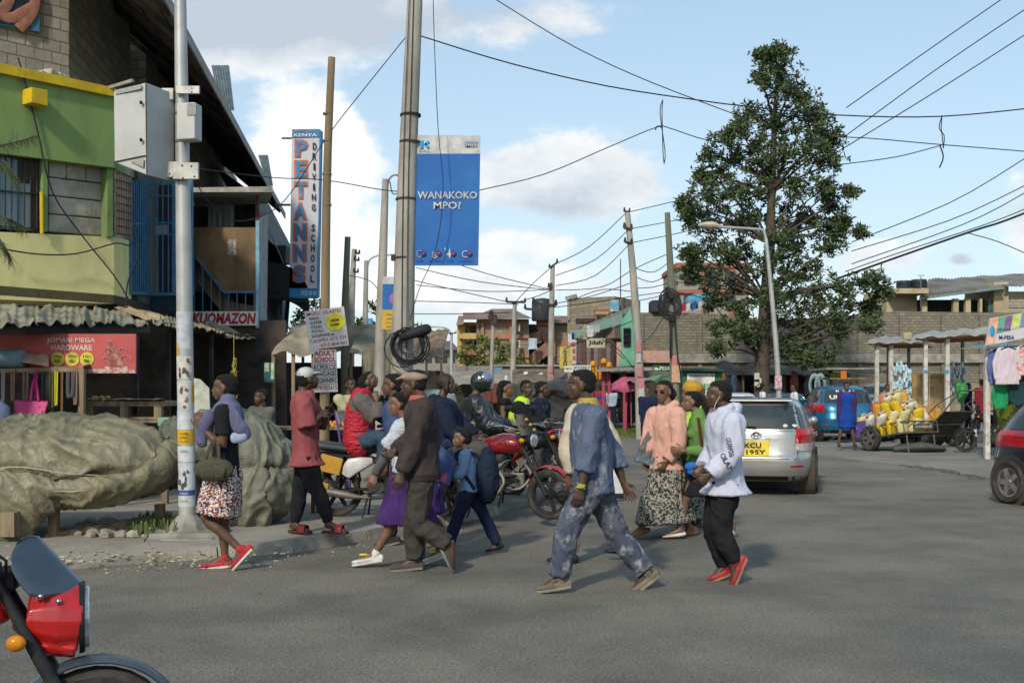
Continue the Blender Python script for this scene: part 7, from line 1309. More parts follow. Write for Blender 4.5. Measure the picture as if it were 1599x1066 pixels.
 m=MB();m.tube([(.12,-.12,.5),(.2,-.125,.6),(.42,-.1,.66)],[(.07,.02),(.1,.025),(.04,.015)],n=12,side=(0,0,1),cap=2,sub=2);m.tube([(.12,.12,.5),(.2,.125,.6),(.42,.1,.66)],[(.07,.02),(.1,.025),(.04,.015)],n=12,side=(0,0,1),cap=2,sub=2);obj('side_panel',m,side_m or tank_m,smooth=True,**O)
 hb=hdp+UP*.08;m=MB();m.tube([hb-fd*.22+ax*.38+UP*.03,hb-fd*.1+ax*.26+UP*.06,hb+ax*.08,hb-ax*.08,hb-fd*.1-ax*.26+UP*.06,hb-fd*.22-ax*.38+UP*.03],.013,n=8,sub=4);obj('handlebar',m,M_chrome if cowl is None else Rm,smooth=True,**O);m=MB()
 for q in(-1,1):m.tube([hb-fd*.14+ax*q*.3+UP*.05,hb-fd*.23+ax*q*.39+UP*.03],.019,n=10);m.tube([hb-fd*.05+ax*q*.27+UP*.05,hb-fd*.13+ax*q*.42+UP*.02],.006,n=6)
 obj('grips',m,M_black,smooth=True,**O)
 if mirrors:
  for q in(-1,1):m=MB();e=hb+ax*q*.28+UP*.26+fd*.0;m.tube([hb-fd*.1+ax*q*.22+UP*.05,e],.006,n=6);m.tube([e-ax*.06,e,e+ax*.06],[(.03,.012),(.045,.015),(.03,.012)],n=12,side=(0,0,1),cap=2,sub=2);obj('mirror',m,M_black,smooth=True,**O)
 lp=hdp+fd*lamp[0]+UP*lamp[1];m=MB();m.tube([lp-fd*.07,lp,lp+fd*.05],[.05,.085,.09],n=20);h_=obj('headlight',m,M_black,smooth=True,**O);m=MB();m.tube([lp+fd*.045,lp+fd*.065,lp+fd*.07],[.085,.07,.03],n=20);obj('lens',m,mat('headlight_glass',(.55,.57,.58),.08,c2=(.35,.37,.38),metal=.4,scale=30),parent=h_,world=False,smooth=True)
 m=MB();m.box(hdp+fd*.05+UP*(.15+lamp[1]),(.09,.16,.08));obj('clocks',m,Rm,bevel=.02,**O)
 for q in(-1,1):
  for c in(lp-fd*ind[0]-UP*ind[1]+ax*q*.16,V((-.38,q*.14,.68))):m=MB();m.tube([c-ax*q*.08,c],.008,n=6);m.ell(c,(.035,.025,.03));obj('indicator',m,mat('amber_lens',(.6,.22,.01),.25),smooth=True,**O)
 m=MB();m.box((-.4,0,.74),(.05,.1,.06));obj('tail_light',m,c_tl,bevel=.01,**O)
 if rack:
  m=MB()
  for q in(-1,0,1):m.tube([(-.28,q*.07,.83),(-.45,q*.07,.86),(-.62,q*.06,.87)],.009,n=6,sub=2)
  m.tube([(-.62,-.07,.87),(-.62,.07,.87)],.009,n=6);m.tube([(-.3,.1,.76),(-.5,.09,.86)],.009,n=6);m.tube([(-.3,-.1,.76),(-.5,-.09,.86)],.009,n=6);obj('rack',m,Rm,**O)
 m=MB();m.tube([(.42,-.14,.26),(.42,-.3,.27)],.012,n=6);m.tube([(.42,.14,.26),(.42,.3,.27)],.012,n=6);m.tube([(.38,.1,.26),(.33,.22,.01)],.012,n=6);m.tube([(.38,-.1,.26),(.33,-.22,.01)],.012,n=6);obj('stand',m,Rm,**O)
 if box_m:
  for c,d in(((-.05,-.16,.62),(.26,.03,.2)),((-.14,-.16,.3),(.1,.03,.22))):m=MB();m.box(c,d,M=Matrix.Rotation(.25,3,'Y'));obj('leg_guard',m,box_m,bevel=.01,**O)
 return t,lp,fd,ax,hb
c_wp=mat('white_enamel',(.6,.6,.57),.35,coat=.4,dirt=(.35,.3,.2),dscale=4);c_rp=mat('dark_red_enamel',(.25,.012,.02),.2,coat=.8);c_rp2=mat('bright_red_enamel',(.45,.015,.015),.25,coat=.7);c_dust=mat('dusty_red',(.42,.04,.05),.4)
def at_px(px,py,z=.1):q=G(px,py,z);return q
bk=V((P(527,0,12.8).x,12.8,.1));motorbike('white motorbike with yellow leg guards carrying the red vest rider',bk,R(-2),c_wp,c_wp,steer=-42,side_m=c_wp,box_m=paint('amber_guard',(.5,.27,.03),.6),rack=True)
bk=V((P(700,0,13.05).x,13.05,.08));t,lp,fd,ax,hb=motorbike('dark red motorbike with a red front fender and black headlight cowl, nearest the kerb',bk,R(-20),c_rp,c_dust,steer=-12)
m=MB();m.grid(lambda u,v:lp+fd*(.07-.13*v)+UP*(.06+.24*v)+ax*(u-.5)*(.22-.08*v)-fd*.12*(2*u-1)**2,8,8,(-.008,0,0));o=obj('cowl',m,M_black,t,True,world=False)
for k in range(3):m=MB();m.ell(lp+fd*(.04-.035*k)+UP*(.12+.06*k)+ax*(.03-.03*k),(.02,.035,.022));obj('sticker',m,MATS['amber_guard'],o,world=False)
bk=V((P(742,0,14.3).x,14.3,.06));motorbike('motorbike under the rider in the black leather jacket, second row',bk,R(-6),M_black,M_black,steer=0)
bk=V((P(793,0,15.6).x,15.6,.04));motorbike('motorbike with a bright red tank under the hi-vis rider',bk,R(-10),c_rp2,M_black,steer=-10)
bk=V((P(1588,0,28.2).x,28.2,0));motorbike('black motorbike standing behind the seated woman at the right edge',bk,R(172),M_black,M_black,steer=12,rack=False)
t,lp,fd,ax,hb=motorbike('red motorbike with a tinted windshield, very close at the bottom left corner',(-2.82,3.83,-.06),R(12),c_rp2,mat('dusty_black_fender',(.035,.05,.07),.35,c2=(.05,.065,.08),coat=.3),steer=9,mirrors=False,group=None,rack=False,lamp=(.26,-.17),ind=(.17,.06))
b=MB();b.tube([lp-fd*.14+UP*.01,lp-fd*.03,lp+fd*.05-UP*.01],[(.09,.12),(.135,.14),(.125,.13)],n=16,side=(0,0,1),sub=2);b.tube([lp-fd*.1-UP*.09,lp+fd*.03-UP*.11],[(.05,.1),(.05,.11)],n=12,side=(0,0,1));me=fuse(b,.007,'headlight_cowl',3);me.materials.append(c_rp2);o=bpy.data.objects.new('headlight_cowl',me);C.objects.link(o);o.parent=t
m=MB();m.tube([lp+fd*.045-UP*.01,lp+fd*.075-UP*.01,lp+fd*.082-UP*.01],[(.125,.12),(.115,.11),(.06,.06)],n=24,side=(0,0,1));obj('headlight_glass',m,MATS['headlight_glass'],t,True,world=False);m=MB();m.tube([lp+fd*.04-UP*.01,lp+fd*.06-UP*.01],[(.138,.13),(.133,.125)],n=24,side=(0,0,1),cap=0);obj('headlight_rim',m,M_black,t,True,world=False)
m=MB();m.grid(lambda u,v:lp+fd*(.07-.17*v)+UP*(.10+.2*v)+ax*(u-.5)*.27*(1-.6*v**4)-fd*.19*math.sqrt(1-.96*v*v)*(2*u-1)**2,16,14,(-.004,0,-.003));o=obj('windshield',m,mat('tinted_screen',(.03,.05,.075),.15,c2=(.04,.065,.09),coat=.8),t,True,world=False)
for k in range(2):m=MB();q=lp-fd*(.03+.06*k)-ax*.128+UP*(.075+.022*k);m.ell(q,(.01,.008,.01));obj('screw',m,M_chrome,o,True,world=False)
m=MB()
for k in range(7):q=hb+V((random.gauss(0,.03),random.gauss(0,.03),0));m.tube([q-fd*.12-ax*.1,q+fd*.03-ax*.14-UP*random.uniform(0,.1),q-fd*.05-UP*.25-ax*.08,q-fd*.2-UP*.4-ax*.06],.006,n=5,sub=4)
obj('control_cables',m,M_black,t,True,world=False)
# ---------------------------------------------------------------- handcarts and jerrycans
c_cart=mat('cart_steel',(.12,.13,.13),.6,metal=.3,dirt=(.15,.12,.09),dscale=5);c_bed=mat('cart_boards',(.10,.078,.055),.9,c2=(.06,.048,.036),scale=3)
def cart(label,loc,rz,tilt):
 t=thing('handcart',label,'handcart',loc,rz,ry=0,group='water carriers carts');T=Matrix.Translation((0,0,.34))@Matrix.Rotation(tilt,4,'Y');w=.62;O=dict(world=False);X=lambda x,y,z:T@V((x,y,z))
 m=MB();m.add([X(a,b,c)for c in(.0,.03)for b in(-w,w)for a in(-1.05,1.0)],[(0,2,3,1),(4,5,7,6),(0,1,5,4),(2,6,7,3),(0,4,6,2),(1,3,7,5)]);obj('bed',m,c_bed,t,**O);m=MB()
 for y in(-w,w):
  for z in(0,.3):m.tube([X(-1.05,y,z),X(1.0,y,z)],.02,n=6)
  for k in range(6):m.tube([X(-1.05+k*.41,y,0),X(-1.05+k*.41,y,.3)],.014,n=6)
  m.tube([X(1.0,y,.0),X(1.75,y*.9,.12)],.022,n=6);m.tube([X(1.0,y,.3),X(1.75,y*.9,.12)],.016,n=6)
 for z in(0,.3):m.tube([X(-1.05,-w,z),X(-1.05,w,z)],.02,n=6)
 for x in(-.5,0,.5):m.tube([X(x,-w,-.03),X(x,w,-.03)],.025,n=6)
 m.tube([X(1.75,-w*.9,.12),X(1.75,w*.9,.12)],.02,n=6);m.tube([(0,-w-.16,.34),(0,w+.16,.34)],.03,n=8);obj('frame',m,c_cart,t,**O)
 for q in(-1,1):wheel(t,(0,q*(w+.13),.335),.335,.17,(0,q,0),spokes=5,rim_m=M_steel)
 return t,X
def can(tpl,label,c,R_,m_,lid=None):
 if tpl is None:
  t=thing('jerrycan',label,'jerrycan',(0,0,0),group='jerrycans on the carts');b=MB();b.tube([(0,0,0.01),(0,0,.04),(0,0,.27),(0,0,.33),(0,0,.345)],[(.11,.075),(.13,.095),(.13,.095),(.1,.075),(.05,.04)],n=24,side=(1,0,0),sub=2);b.tube([(-.08,0,.31),(-.07,0,.38),(.03,0,.385),(.05,0,.33)],.016,n=6,sub=2);obj('can_body',b,m_,t,True,world=False);b=MB();b.cyl((.085,0,.31),(.085,0,.355),.03,12);obj('cap',b,lid or c_rr,t,True,world=False)
 else:
  t=copy_tree(tpl);t['label']=label;t.children[0].data=t.children[0].data.copy();t.children[0].data.materials[0]=m_
 t.location=c;t.rotation_euler=R_.to_euler();t.scale=(1.22,)*3;return t
L1=V((P(1395,0,29.2).x,29.4,0));rz1=R(118);t1,X1=cart('handcart heaped with yellow and white jerrycans',L1,rz1,R(9));cols={'pale yellow':mat('can_pale',(.58,.52,.25),.45,c2=(.5,.45,.2)),'bright yellow':mat('can_yellow',(.62,.42,.02),.45),'white':mat('can_white',(.58,.57,.47),.45),'orange-yellow':mat('can_orange',(.55,.28,.04),.5,c2=(.45,.22,.04))}
Mz=Matrix.Translation(L1)@Matrix.Rotation(rz1,4,'Z');tpl=None;n_=0;pal=['orange-yellow','white','orange-yellow','pale yellow','white','pale yellow','bright yellow','pale yellow','white','bright yellow','pale yellow','orange-yellow']
for lay in range(4):
 for i in range(5 if lay<2 else 5-lay):
  for j in range(4 if lay<2 else 5-lay):
   col_=pal[(i*3+j*5+lay*4)%12];c=Mz@X1(-.85+i*.36+max(0,lay-1)*.2,-.45+j*.3+(.15*max(0,lay-1)),.03+lay*.24);Rm_=(Matrix.Rotation(rz1+random.uniform(-.2,.2)+(1.57 if j%2 else 0),3,'Z')@Matrix.Rotation(R(9)+(random.uniform(-.3,.3)if lay else 0),3,'Y')@Matrix.Rotation(random.uniform(-.5,-.1)if lay else 0,3,'X'));o=can(tpl,f"{col_} jerrycan {['at the bottom of', 'low in', 'high in', 'on top of'][lay]} the heap on the loaded handcart",c,Rm_,cols[col_]);tpl=tpl or o
m=MB();a=[X1(-1.06,y,z)for y,z in((-.45,.1),(.3,.1),(.3,.22),(-.45,.22))];m.slab(a,(-.01,0,0));p_=obj('number_board',m,mat('dark_slate_board',(.03,.05,.06),.6),t1,world=False);text(p_,'ASSAMALEK',M_white,Mz@X1(-1.075,.26,.12),.66,.07,ex=Mz.to_3x3()@V((0,-1,0)),ez=(0,0,1),bold=.01)
m=MB();a=[X1(x,.64,z)for x,z in((.0,.05),(.8,.05),(.8,.5),(.1,.5))];m.slab(a,(0,.015,0));obj('purple_cloth',m,cloth('violet_sack',(.12,.08,.3)),t1,world=False)
m=MB();
for y in(-.5,.5):q=Mz@X1(-1.0,y,0);m.beam((q.x+.05,q.y-.02,0),q,.035)
obj('prop',m,c_cart,t1)
b=MB();q=Mz@X1(-1.0,0,0);b.tube([V((q.x-.6,q.y+.1,.07)),V((q.x,q.y,.13)),V((q.x+.6,q.y+.1,.07))],[(.1,.2),(.13,.28),(.08,.2)],n=12,side=(0,0,1),cap=2,sub=2);solo('grey_sack',b,cloth('grey_sack',(.09,.09,.08)),'grey sack lying on the ground under the loaded handcart','sack',smooth=True)
L2=V((P(1462,0,31).x,31,0));rz2=R(-60);t2,X2=cart('empty handcart tipped up with its handles in the air',L2,rz2,R(-42));M2=Matrix.Translation(L2)@Matrix.Rotation(rz2,4,'Z')
for i in range(9):c=V((P(1432+(i%5)*11,0,33.5).x,33.5+(i//5)*.4,.55+.1*(i%2)));can(tpl,'orange-yellow jerrycan standing behind the tipped handcart',c,Matrix.Rotation(.3*i,3,'Z'),cols['orange-yellow'])
# ================================================================ people in the foreground
c_navyshawl=cloth('slate_blue_knit',(.12,.125,.21));c_black=cloth('black_cloth',(.018,.018,.021));c_white=cloth('white_cotton',(.62,.64,.68),(.54,.56,.6))
M_redshoe=cloth('red_canvas',(.42,.04,.045));M_sole=mat('white_rubber',(.6,.58,.52),.6)
# --- woman with the blue cardigan
Y=9.6
f=person('woman in a floral skirt walking left with a blue cardigan over her shoulders',Y,dict(hd=(350,606),nk=(356,630),pv=(350,738),eN=(355,697),wN=(322,665),mN=(316,648),eF=(336,690,.1),wF=(322,672,.1),
kN=(325,806,-.07),aN=(379,856,-.07),tN=(369,879,-.07),kF=(345,815,.07),aF=(348,873,.07),tF=(317,885,.07)),(-1,0),sex='f',lod=0,curl=.7,S=.98)
hair(f,'short');top(f,c_black,.014,.33,hem=.02,name='t_shirt',bust=.8)
M_print=mat('printed_cotton',(.62,.57,.54),.9,c2=(.045,.04,.06),kind='cells',scale=80,dirt=(.4,.12,.07),spec=.1)
skirt(f,M_print,801,flare=.05,fold=.016,waist=.07)
b=MB();zz=P(0,773,Y).z;c0=P(347,773,Y);b.tube([c0+UP*.012,c0-UP*.012],[(.215,.238),(.217,.24)],n=28,side=f.lat,cap=0);
shoes(f,M_redshoe,M_sole,h=.042)
b=MB();T=lambda x,y,d:P(x,y,Y)+V((0,d,0))
b.tube([f.pv.lerp(f.nk,.66),f.pv.lerp(f.nk,.8),f.pv.lerp(f.nk,.93),f.nk+UP*.025],[(.175,.125),(.19,.14),(.165,.115),(.075,.07)],n=20,side=f.lat,sub=3,cap=2)
b.tube([T(360,640,-.15),T(374,655,-.14),T(384,672,-.13),T(388,682,-.12)],[(.06,.04),(.065,.035),(.055,.03),(.045,.025)],n=12,cap=2,sub=3)
b.tube([T(338,648,-.17),T(328,664,-.18),T(322,682,-.15),T(323,694,-.13)],[(.05,.03),(.05,.025),(.045,.022),(.035,.02)],n=12,cap=2,sub=3)
wear(f,'cardigan',c_navyshawl,b,.012,7,.4)
b=MB();b.tube([T(372,683,-.15),T(386,680,-.13),T(392,672,-.1)],[(.05,.03),(.05,.03),(.03,.02)],n=10,cap=2,sub=2);wear(f,'cardigan_cuff',cloth('pale_blue_knit',(.35,.45,.6)),b,.004)
def handbag(label,c,w,h,d,m,straps=None,sm=None,rz=0,name='handbag',cat='handbag',tall=1.0):
 t=thing(name,label,cat,V(c)-UP*h/2,rz);b=MB()
 b.tube([(-w/2,0,h*.42),(-w*.42,0,h*.45),(0,0,h*.5),(w*.42,0,h*.45),(w/2,0,h*.42)],[(h*.3,d*.35),(h*.42,d*.5),(h*.5,d*.5),(h*.42,d*.5),(h*.3,d*.35)],n=14,side=(0,0,1),cap=2,sub=3)
 me=fuse(b,.008,'bag_body',2,.003,20);me.materials.append(m)
 o=bpy.data.objects.new('bag_body',me);C.objects.link(o);o.parent=t
 if straps:
  for s in straps:
   b=MB();b.tube([V(p)for p in s],.009,n=8,sub=4);obj('strap',b,sm or m,t,True)
 return t
def flatbag(name,label,c,Y_,m,th=.11):
 pts=[P(x,y,Y_)for x,y in c];ce=sum(pts,V())/4;t=thing(name,label,name.replace('_',' '),V((ce.x,Y_,min(p.z for p in pts))));b=MB();b.slab(pts[::-1],(0,th,0));me=fuse(b,.012,'bag_body',5,.008,9);me.transform(INV[t.name]);me.materials.append(m);o=bpy.data.objects.new('bag_body',me);C.objects.link(o);o.parent=t;b=MB();b.tube([pts[0]+V((.02,.03,0)),(pts[0]+pts[1])/2+V((0,.03,.12)),pts[1]+V((-.02,.03,0))],.009,n=6,sub=4);obj('strap',b,m,t,True);return t
M_olive=mat('woven_olive',(.085,.08,.05),.75,c2=(.05,.048,.032),scale=60,bump=.8,bscale=90)
handbag('olive woven handbag hanging from the forearm of the woman in the floral skirt',T(347,729,-.27),.24,.21,.13,M_olive,
[[T(332,718,-.27),T(338,700,-.26),T(345,685,-.24),T(351,690,-.25),T(354,716,-.27)],[T(334,718,-.3),T(341,702,-.28),T(348,686,-.25),T(354,692,-.26),T(357,716,-.3)]])
# --- man in the red T-shirt
Y=11.1
f=person('man in a faded red T-shirt and white cap looking at his phone',Y,dict(hd=(481,592),nk=(474,610),pv=(478,715),sN=(478,624,-.17),eN=(486,668,-.2),wN=(503,649,-.13),mN=(513,640,-.05),eF=(500,668,.12),wF=(508,650,.02),mF=(514,637,0),
kN=(500,765,-.12),aN=(517,815,-.12),tN=(541,826,-.16),kF=(465,768,.12),aF=(457,820,.12),tF=(478,829,.05)),(1,.15),skin='a',lod=0,curl=.6,zmin=.1,hface=(.8,.5,0),pitch=.25)
hair(f);top(f,cloth('faded_red_jersey',(.27,.075,.08),(.22,.06,.065)),.03,.48,hem=.07,name='t_shirt',arm=1.2,fold=.008,flare=.05);trousers(f,c_black,cuff=.045,length=.93,thigh=1.02,fold=.009)
b=MB();H,M=f.H,f.M;b.ell(H(-.022,0,.058),(.104,.086,.075),18,12,M);b.tube([H(.05,0,.05),H(.1,0,.045),H(.15,0,.03)],[(.07,.012),(.07,.012),(.04,.01)],n=12,side=M@V((0,1,0)),cap=2)
b2=b;wear(f,'cap',cloth('off_white_twill',(.5,.5,.48)),b,0,smooth=2)
for s in 'NF':
 an,to=f.j['a'+s],f.j['t'+s];fd=(to-an);fd.z=0;fd.normalize();lt=V((-fd.y,fd.x,0));z=.1+(.035 if s=='N' else .012)
 pl=MB();q=V((an.x,an.y,z));pts=[q-fd*.07-lt*.035,q-fd*.07+lt*.035,q+fd*.1+lt*.045,q+fd*.2+lt*.035,q+fd*.2-lt*.035,q+fd*.1-lt*.045];pl.slab(pts,(0,0,.03))
 o=obj('slide_sandal',pl,mat('maroon_rubber',(.09,.03,.025),.7),f.o,bevel=.006)
 st=MB();st.tube([q+fd*.11+lt*.05+UP*.02,q+fd*.11+lt*.04+UP*.07,q+fd*.11+UP*.09,q+fd*.11-lt*.04+UP*.07,q+fd*.11-lt*.05+UP*.02],[(.04,.006)]*5,n=10,side=fd,sub=2,cap=1);obj('strap',st,paint('dark_red_strap',(.25,.02,.025),.5),o,True)
ph=MB();ph.box(T(515,638,-.0),(.012,.075,.14),M=Matrix.Rotation(.4,3,'Y'));solo('mobile_phone',ph,M_black,'black mobile phone held up by the man in the white cap','mobile phone',bevel=.003)
# --- woman with purple skirt
Y=9.75
f=person('woman in a white knit top and purple skirt striding left in white slip-on shoes',Y,dict(hd=(623,632),nk=(632,655),pv=(634,735),eN=(606,705,-.1),wN=(589,739,-.12),mN=(581,760,-.14),eF=(640,700,.15),wF=(640,730,.15),
kN=(608,824,-.06),aN=(588,862,-.06),tN=(558,875,-.06),kF=(664,820,.06),aF=(692,857,.06),tF=(664,876,.06)),(-1,0),sex='f',skin='c',lod=0,curl=.5,S=.93)
hair(f,'bun');
M_knit=mat('white_ruffled_knit',(.58,.61,.66),.9,c2=(.40,.43,.49),scale=20,bump=1,bscale=26,map_=(1,1,4))
top(f,M_knit,.03,.4,hem=.0,name='knit_top',bust=.9,fold=.012,sleeves='N')
b=MB();e,w=f.j['eN'],f.j['wN'];b.tube([f.j['sN'].lerp(e,.75),e,w],[.05,.046,.038],n=12,sub=2,cap=1);wear(f,'cardigan_sleeve',cloth('grey_black_knit',(.09,.09,.10)),b,.006)
M_purp=cloth('purple_cloth',(.06,.03,.13),(.045,.02,.10));skirt(f,M_purp,815,flare=.045,fold=.016,waist=.12)
shoes(f,mat('white_canvas',(.62,.61,.58),.7),M_sole,h=.045)
for s in 'NF':
 b=MB();an,to=f.j['a'+s],f.j['t'+s];p=an.lerp(to,.62)+UP*.035;b.ell(p,(.045,.035,.012));obj('badge',b,paint('yellow_badge',(.7,.55,.02),.6),f.o,True)
 # --- dark clothed man partly hidden behind her
Y=11.2
f=person('man mostly hidden behind the woman with the purple skirt, in dark trousers and blue shirt',Y,dict(hd=(612,602),nk=(617,624),pv=(622,720),eN=(618,680),wN=(606,720),eF=(628,680),wF=(630,715),kN=(612,776),aN=(612,836),tN=(592,848),kF=(640,780),aF=(680,838),tF=(664,850)),(-1,0),lod=1)
hair(f);top(f,cloth('blue_work_shirt',(.06,.09,.2)),.03,.95,name='shirt');trousers(f,cloth('charcoal_cloth',(.035,.035,.035)),cuff=.06);shoes(f,cloth('dark_trainer',(.04,.04,.035)),mat('grey_rubber',(.2,.2,.19),.7))
# --- schoolgirl behind the flat cap man
Y=10.9
f=person('schoolgirl mostly hidden behind the man in the flat cap, in a purple skirt and sandals',Y,dict(hd=(664,668),nk=(667,688),pv=(669,754),eN=(672,720),wN=(690,742),eF=(662,720),wF=(655,745),kN=(664,808),aN=(662,852),tN=(642,861),kF=(675,806),aF=(700,838),tF=(684,850)),(-1,0),sex='f',lod=1,S=.78)
hair(f);top(f,cloth('pale_blue_shirt',(.25,.38,.6)),.02,.45);skirt(f,M_purp,800,flare=.05);shoes(f,cloth('brown_sandal',(.13,.05,.03)),None,h=.03,flat=True)
t=flatbag('school_bag','navy school bag with pink flowers carried beside the flat cap man',[(688,694),(713,722),(700,758),(676,752)],10.3,mat('flowered_navy',(.05,.09,.22),.7,c2=(.05,.09,.22),kind='cells',scale=14,dirt=(.45,.08,.16)))
# --- flat cap man
Y=9.44;c_brown=cloth('brown_jacket',(.055,.043,.042),(.042,.033,.033));c_trou=cloth('dark_olive_trouser',(.052,.047,.042))
f=person('man in a brown jacket and beige flat cap striding left in front of the motorbikes',Y,dict(hd=(645,600),nk=(656,622),pv=(660,738),sN=(664,634,-.19),eN=(650,692,-.21),wN=(631,735,-.22),mN=(624,758,-.24),eF=(640,690,.1),wF=(618,702,-.05),mF=(606,714,-.12),
kN=(654,815,-.09),aN=(702,848,-.09),tN=(707,878,-.09),kF=(645,822,.08),aF=(648,876,.08),tF=(616,888,.08)),(-1,0),skin='a',lod=0,curl=.45,build=1.03)
hair(f);top(f,c_brown,.03,.98,hem=.03,name='jacket',fold=.012,arm=1.05,puff=.01);trousers(f,c_trou,cuff=.075,fold=.012,inf=.024)
b=MB();b.tube([f.nk-UP*.03+f.face*.02,f.nk+UP*.03+f.face*.02],[.085,.07],n=14,cap=1);wear(f,'shirt_collar',cloth('coral_shirt',(.45,.12,.09)),b,0)
H,M=f.H,f.M;b=MB();b.ell(H(-.012,0,.062),(.118,.092,.055),18,12,M);b.tube([H(.06,0,.062),H(.11,0,.055),H(.145,0,.04)],[(.075,.018),(.06,.012),(.03,.008)],n=12,side=M@V((0,1,0)),cap=2);wear(f,'flat_cap',cloth('beige_wool',(.3,.225,.17)),b,.002)
b=MB();w=f.j['wN'];d=(w-f.j['eN']).normalized();b.tube([w-d*.008,w+d*.008],.033,n=14);obj('bangle',b,M_sole,f.o,True)
shoes(f,cloth('dusty_trainer',(.075,.07,.065)),mat('dusty_sole',(.2,.19,.17),.8),h=.05)
def band(f,p,d,r,m,name='rib_band',h=.05,side=None):
 b=MB();b.tube([p-d*h/2,p+d*h/2],[r,r],n=24,side=side or f.lat,cap=1);obj(name,b,m,f.o,True)
tor_=(f.nk-f.pv).normalized();band(f,f.pv-tor_*.03,tor_,(.21,.158),mat('dark_rib',(.03,.024,.024),.95,bump=.5,bscale=80))
for s_ in 'N':d_=(f.j['w'+s_]-f.j['e'+s_]).normalized();band(f,f.j['w'+s_]-d_*.02,d_,(.05,.046),MATS['dark_rib'],'cuff',.045)
# --- schoolboy
Y=10.5
f=person('small schoolboy in a pale blue shirt and navy trousers walking left',Y,dict(hd=(721,685),nk=(727,702),pv=(733,764),eN=(722,735,-.12),wN=(706,745,-.12),mN=(694,752,-.12),eF=(716,735,.1),wF=(704,745,.1),kN=(716,803,-.05),aN=(701,848,-.05),tN=(685,855,-.05),kF=(756,806,.05),aF=(776,850,.05),tF=(762,860,.05)),(-1,0),S=.64,head_s=.82,lod=0,skin='c')
hair(f);top(f,cloth('school_blue',(.2,.33,.55)),.022,.9,hem=.02);trousers(f,cloth('navy_school',(.02,.024,.06)),cuff=.085,inf=.02,length=.97);shoes(f,mat('black_leather',(.015,.015,.015),.4),None)
b=MB();c=P(761,740,Y-.02);b.tube([c-UP*.2,c-UP*.12,c+UP*.1,c+UP*.2],[(.13,.08),(.14,.11),(.14,.1),(.1,.06)],n=16,side=(0,1,0),cap=2,sub=3)
me=fuse(b,.01,'pack',2,.008,12);me.transform(Matrix.Translation(-(c-UP*.22)));me.materials.append(cloth('navy_nylon',(.018,.028,.05)))
t=thing('backpack','bulging navy backpack worn by the small schoolboy','backpack',c-UP*.22);o=bpy.data.objects.new('pack',me);C.objects.link(o);o.parent=t
b=MB();b.tube([c+V((-.07,-.08,.17)),f.nk+V((-.03,-.1,.0)),f.nk+V((-.08,-.1,-.1)),c+V((-.12,-.1,-.14))],[(.018,.006)]*4,n=8,sub=4);obj('strap',b,cloth('navy_nylon',(.02,.03,.05)),t,True)
# --- man in paint-stained overalls
Y=8.55
M_over=mat('paint_stained_denim',(.10,.125,.19),.95,c2=(.07,.09,.145),scale=4,bump=.4,bscale=50,spec=.08,dirt=(.33,.34,.36),dscale=8,damt=1.0)
M_over2=mat('paint_stained_trouser',(.055,.065,.10),.95,c2=(.09,.10,.13),scale=5,bump=.4,bscale=50,spec=.08,dirt=(.32,.32,.33),dscale=9,damt=1.2)
f=person('young man in paint-stained blue overalls striding left across the road',Y,dict(hd=(906,602),nk=(918,630),pv=(926,748),sN=(924,648,-.2),eN=(912,716,-.23),wN=(904,757,-.25),mN=(897,783,-.25),eF=(962,714,.16),wF=(977,757,.14),mF=(990,780,.1),
kN=(885,826,-.09),aN=(873,900,-.09),tN=(846,914,-.09),kF=(966,836,.1),aF=(1012,898,.1),tF=(990,926,.1)),(-1,0),skin='a',lod=0,curl=dict(N=.4,F=.15),palm=dict(F=(.5,-.2,1)),build=1.06)
f.rings[2]=(f.rings[2][0],(.15,.125))
hair(f);top(f,M_over,.026,.62,hem=.1,name='overall_top',fold=.014,arm=1.1,puff=.01);trousers(f,M_over2,cuff=.08,fold=.013,inf=.026,length=.94)
b=MB();b.tube([f.nk-UP*.05,f.nk+UP*.045-f.face*.0],[(.105,.1),(.078,.075)],n=16,cap=1,side=f.lat);wear(f,'collar',cloth('mustard_collar',(.38,.29,.05),(.09,.1,.12),scale=9),b,.003,20)
b=MB();b.ell(P(914,672,Y-.282),(.03,.006,.075),8,6);b.ell(P(917,664,Y-.285),(.02,.006,.04),8,6)
b=MB();w=f.j['wN'];d=(w-f.j['eN']).normalized();b.tube([w-d*.03,w+d*.005],.036,n=14);obj('wristband',b,mat('beaded_green',(.35,.38,.05),.5,c2=(.08,.15,.05),kind='cells',scale=120),f.o,True)
shoes(f,mat('clay_shoe',(.17,.145,.10),.85,c2=(.11,.095,.065),dirt=(.25,.23,.18)),mat('grey_sole',(.23,.21,.17),.8),h=.048)
# --- beige coat behind
Y=10.0;c_beige=cloth('cream_coat',(.5,.44,.33),(.43,.37,.28))
f=person('man in a long cream coat walking behind the man in overalls',Y,dict(hd=(904,606),nk=(909,630),pv=(915,738),sN=(905,645,-.2),eN=(889,690,-.2),wN=(889,738,-.2),sF=(930,645,.2),eF=(954,690,.15),wF=(965,722,.15),kN=(896,806,-.08),aN=(890,862,-.08),kF=(950,808,.08),aF=(982,852,.08)),(-1,0),lod=1,build=1.1)
hair(f);top(f,c_beige,.04,.98,hem=.2,name='coat',arm=1.1,fold=.014);trousers(f,cloth('khaki_trouser',(.3,.24,.15)),cuff=.07);shoes(f,M_black,None)
handbag('small black handbag carried low by the man in the cream coat',P(885,768,Y-.15),.2,.24,.1,mat('black_leather',(.015,.015,.015),.4),[[P(880,756,Y-.15),P(886,740,Y-.17),P(891,756,Y-.15)]])
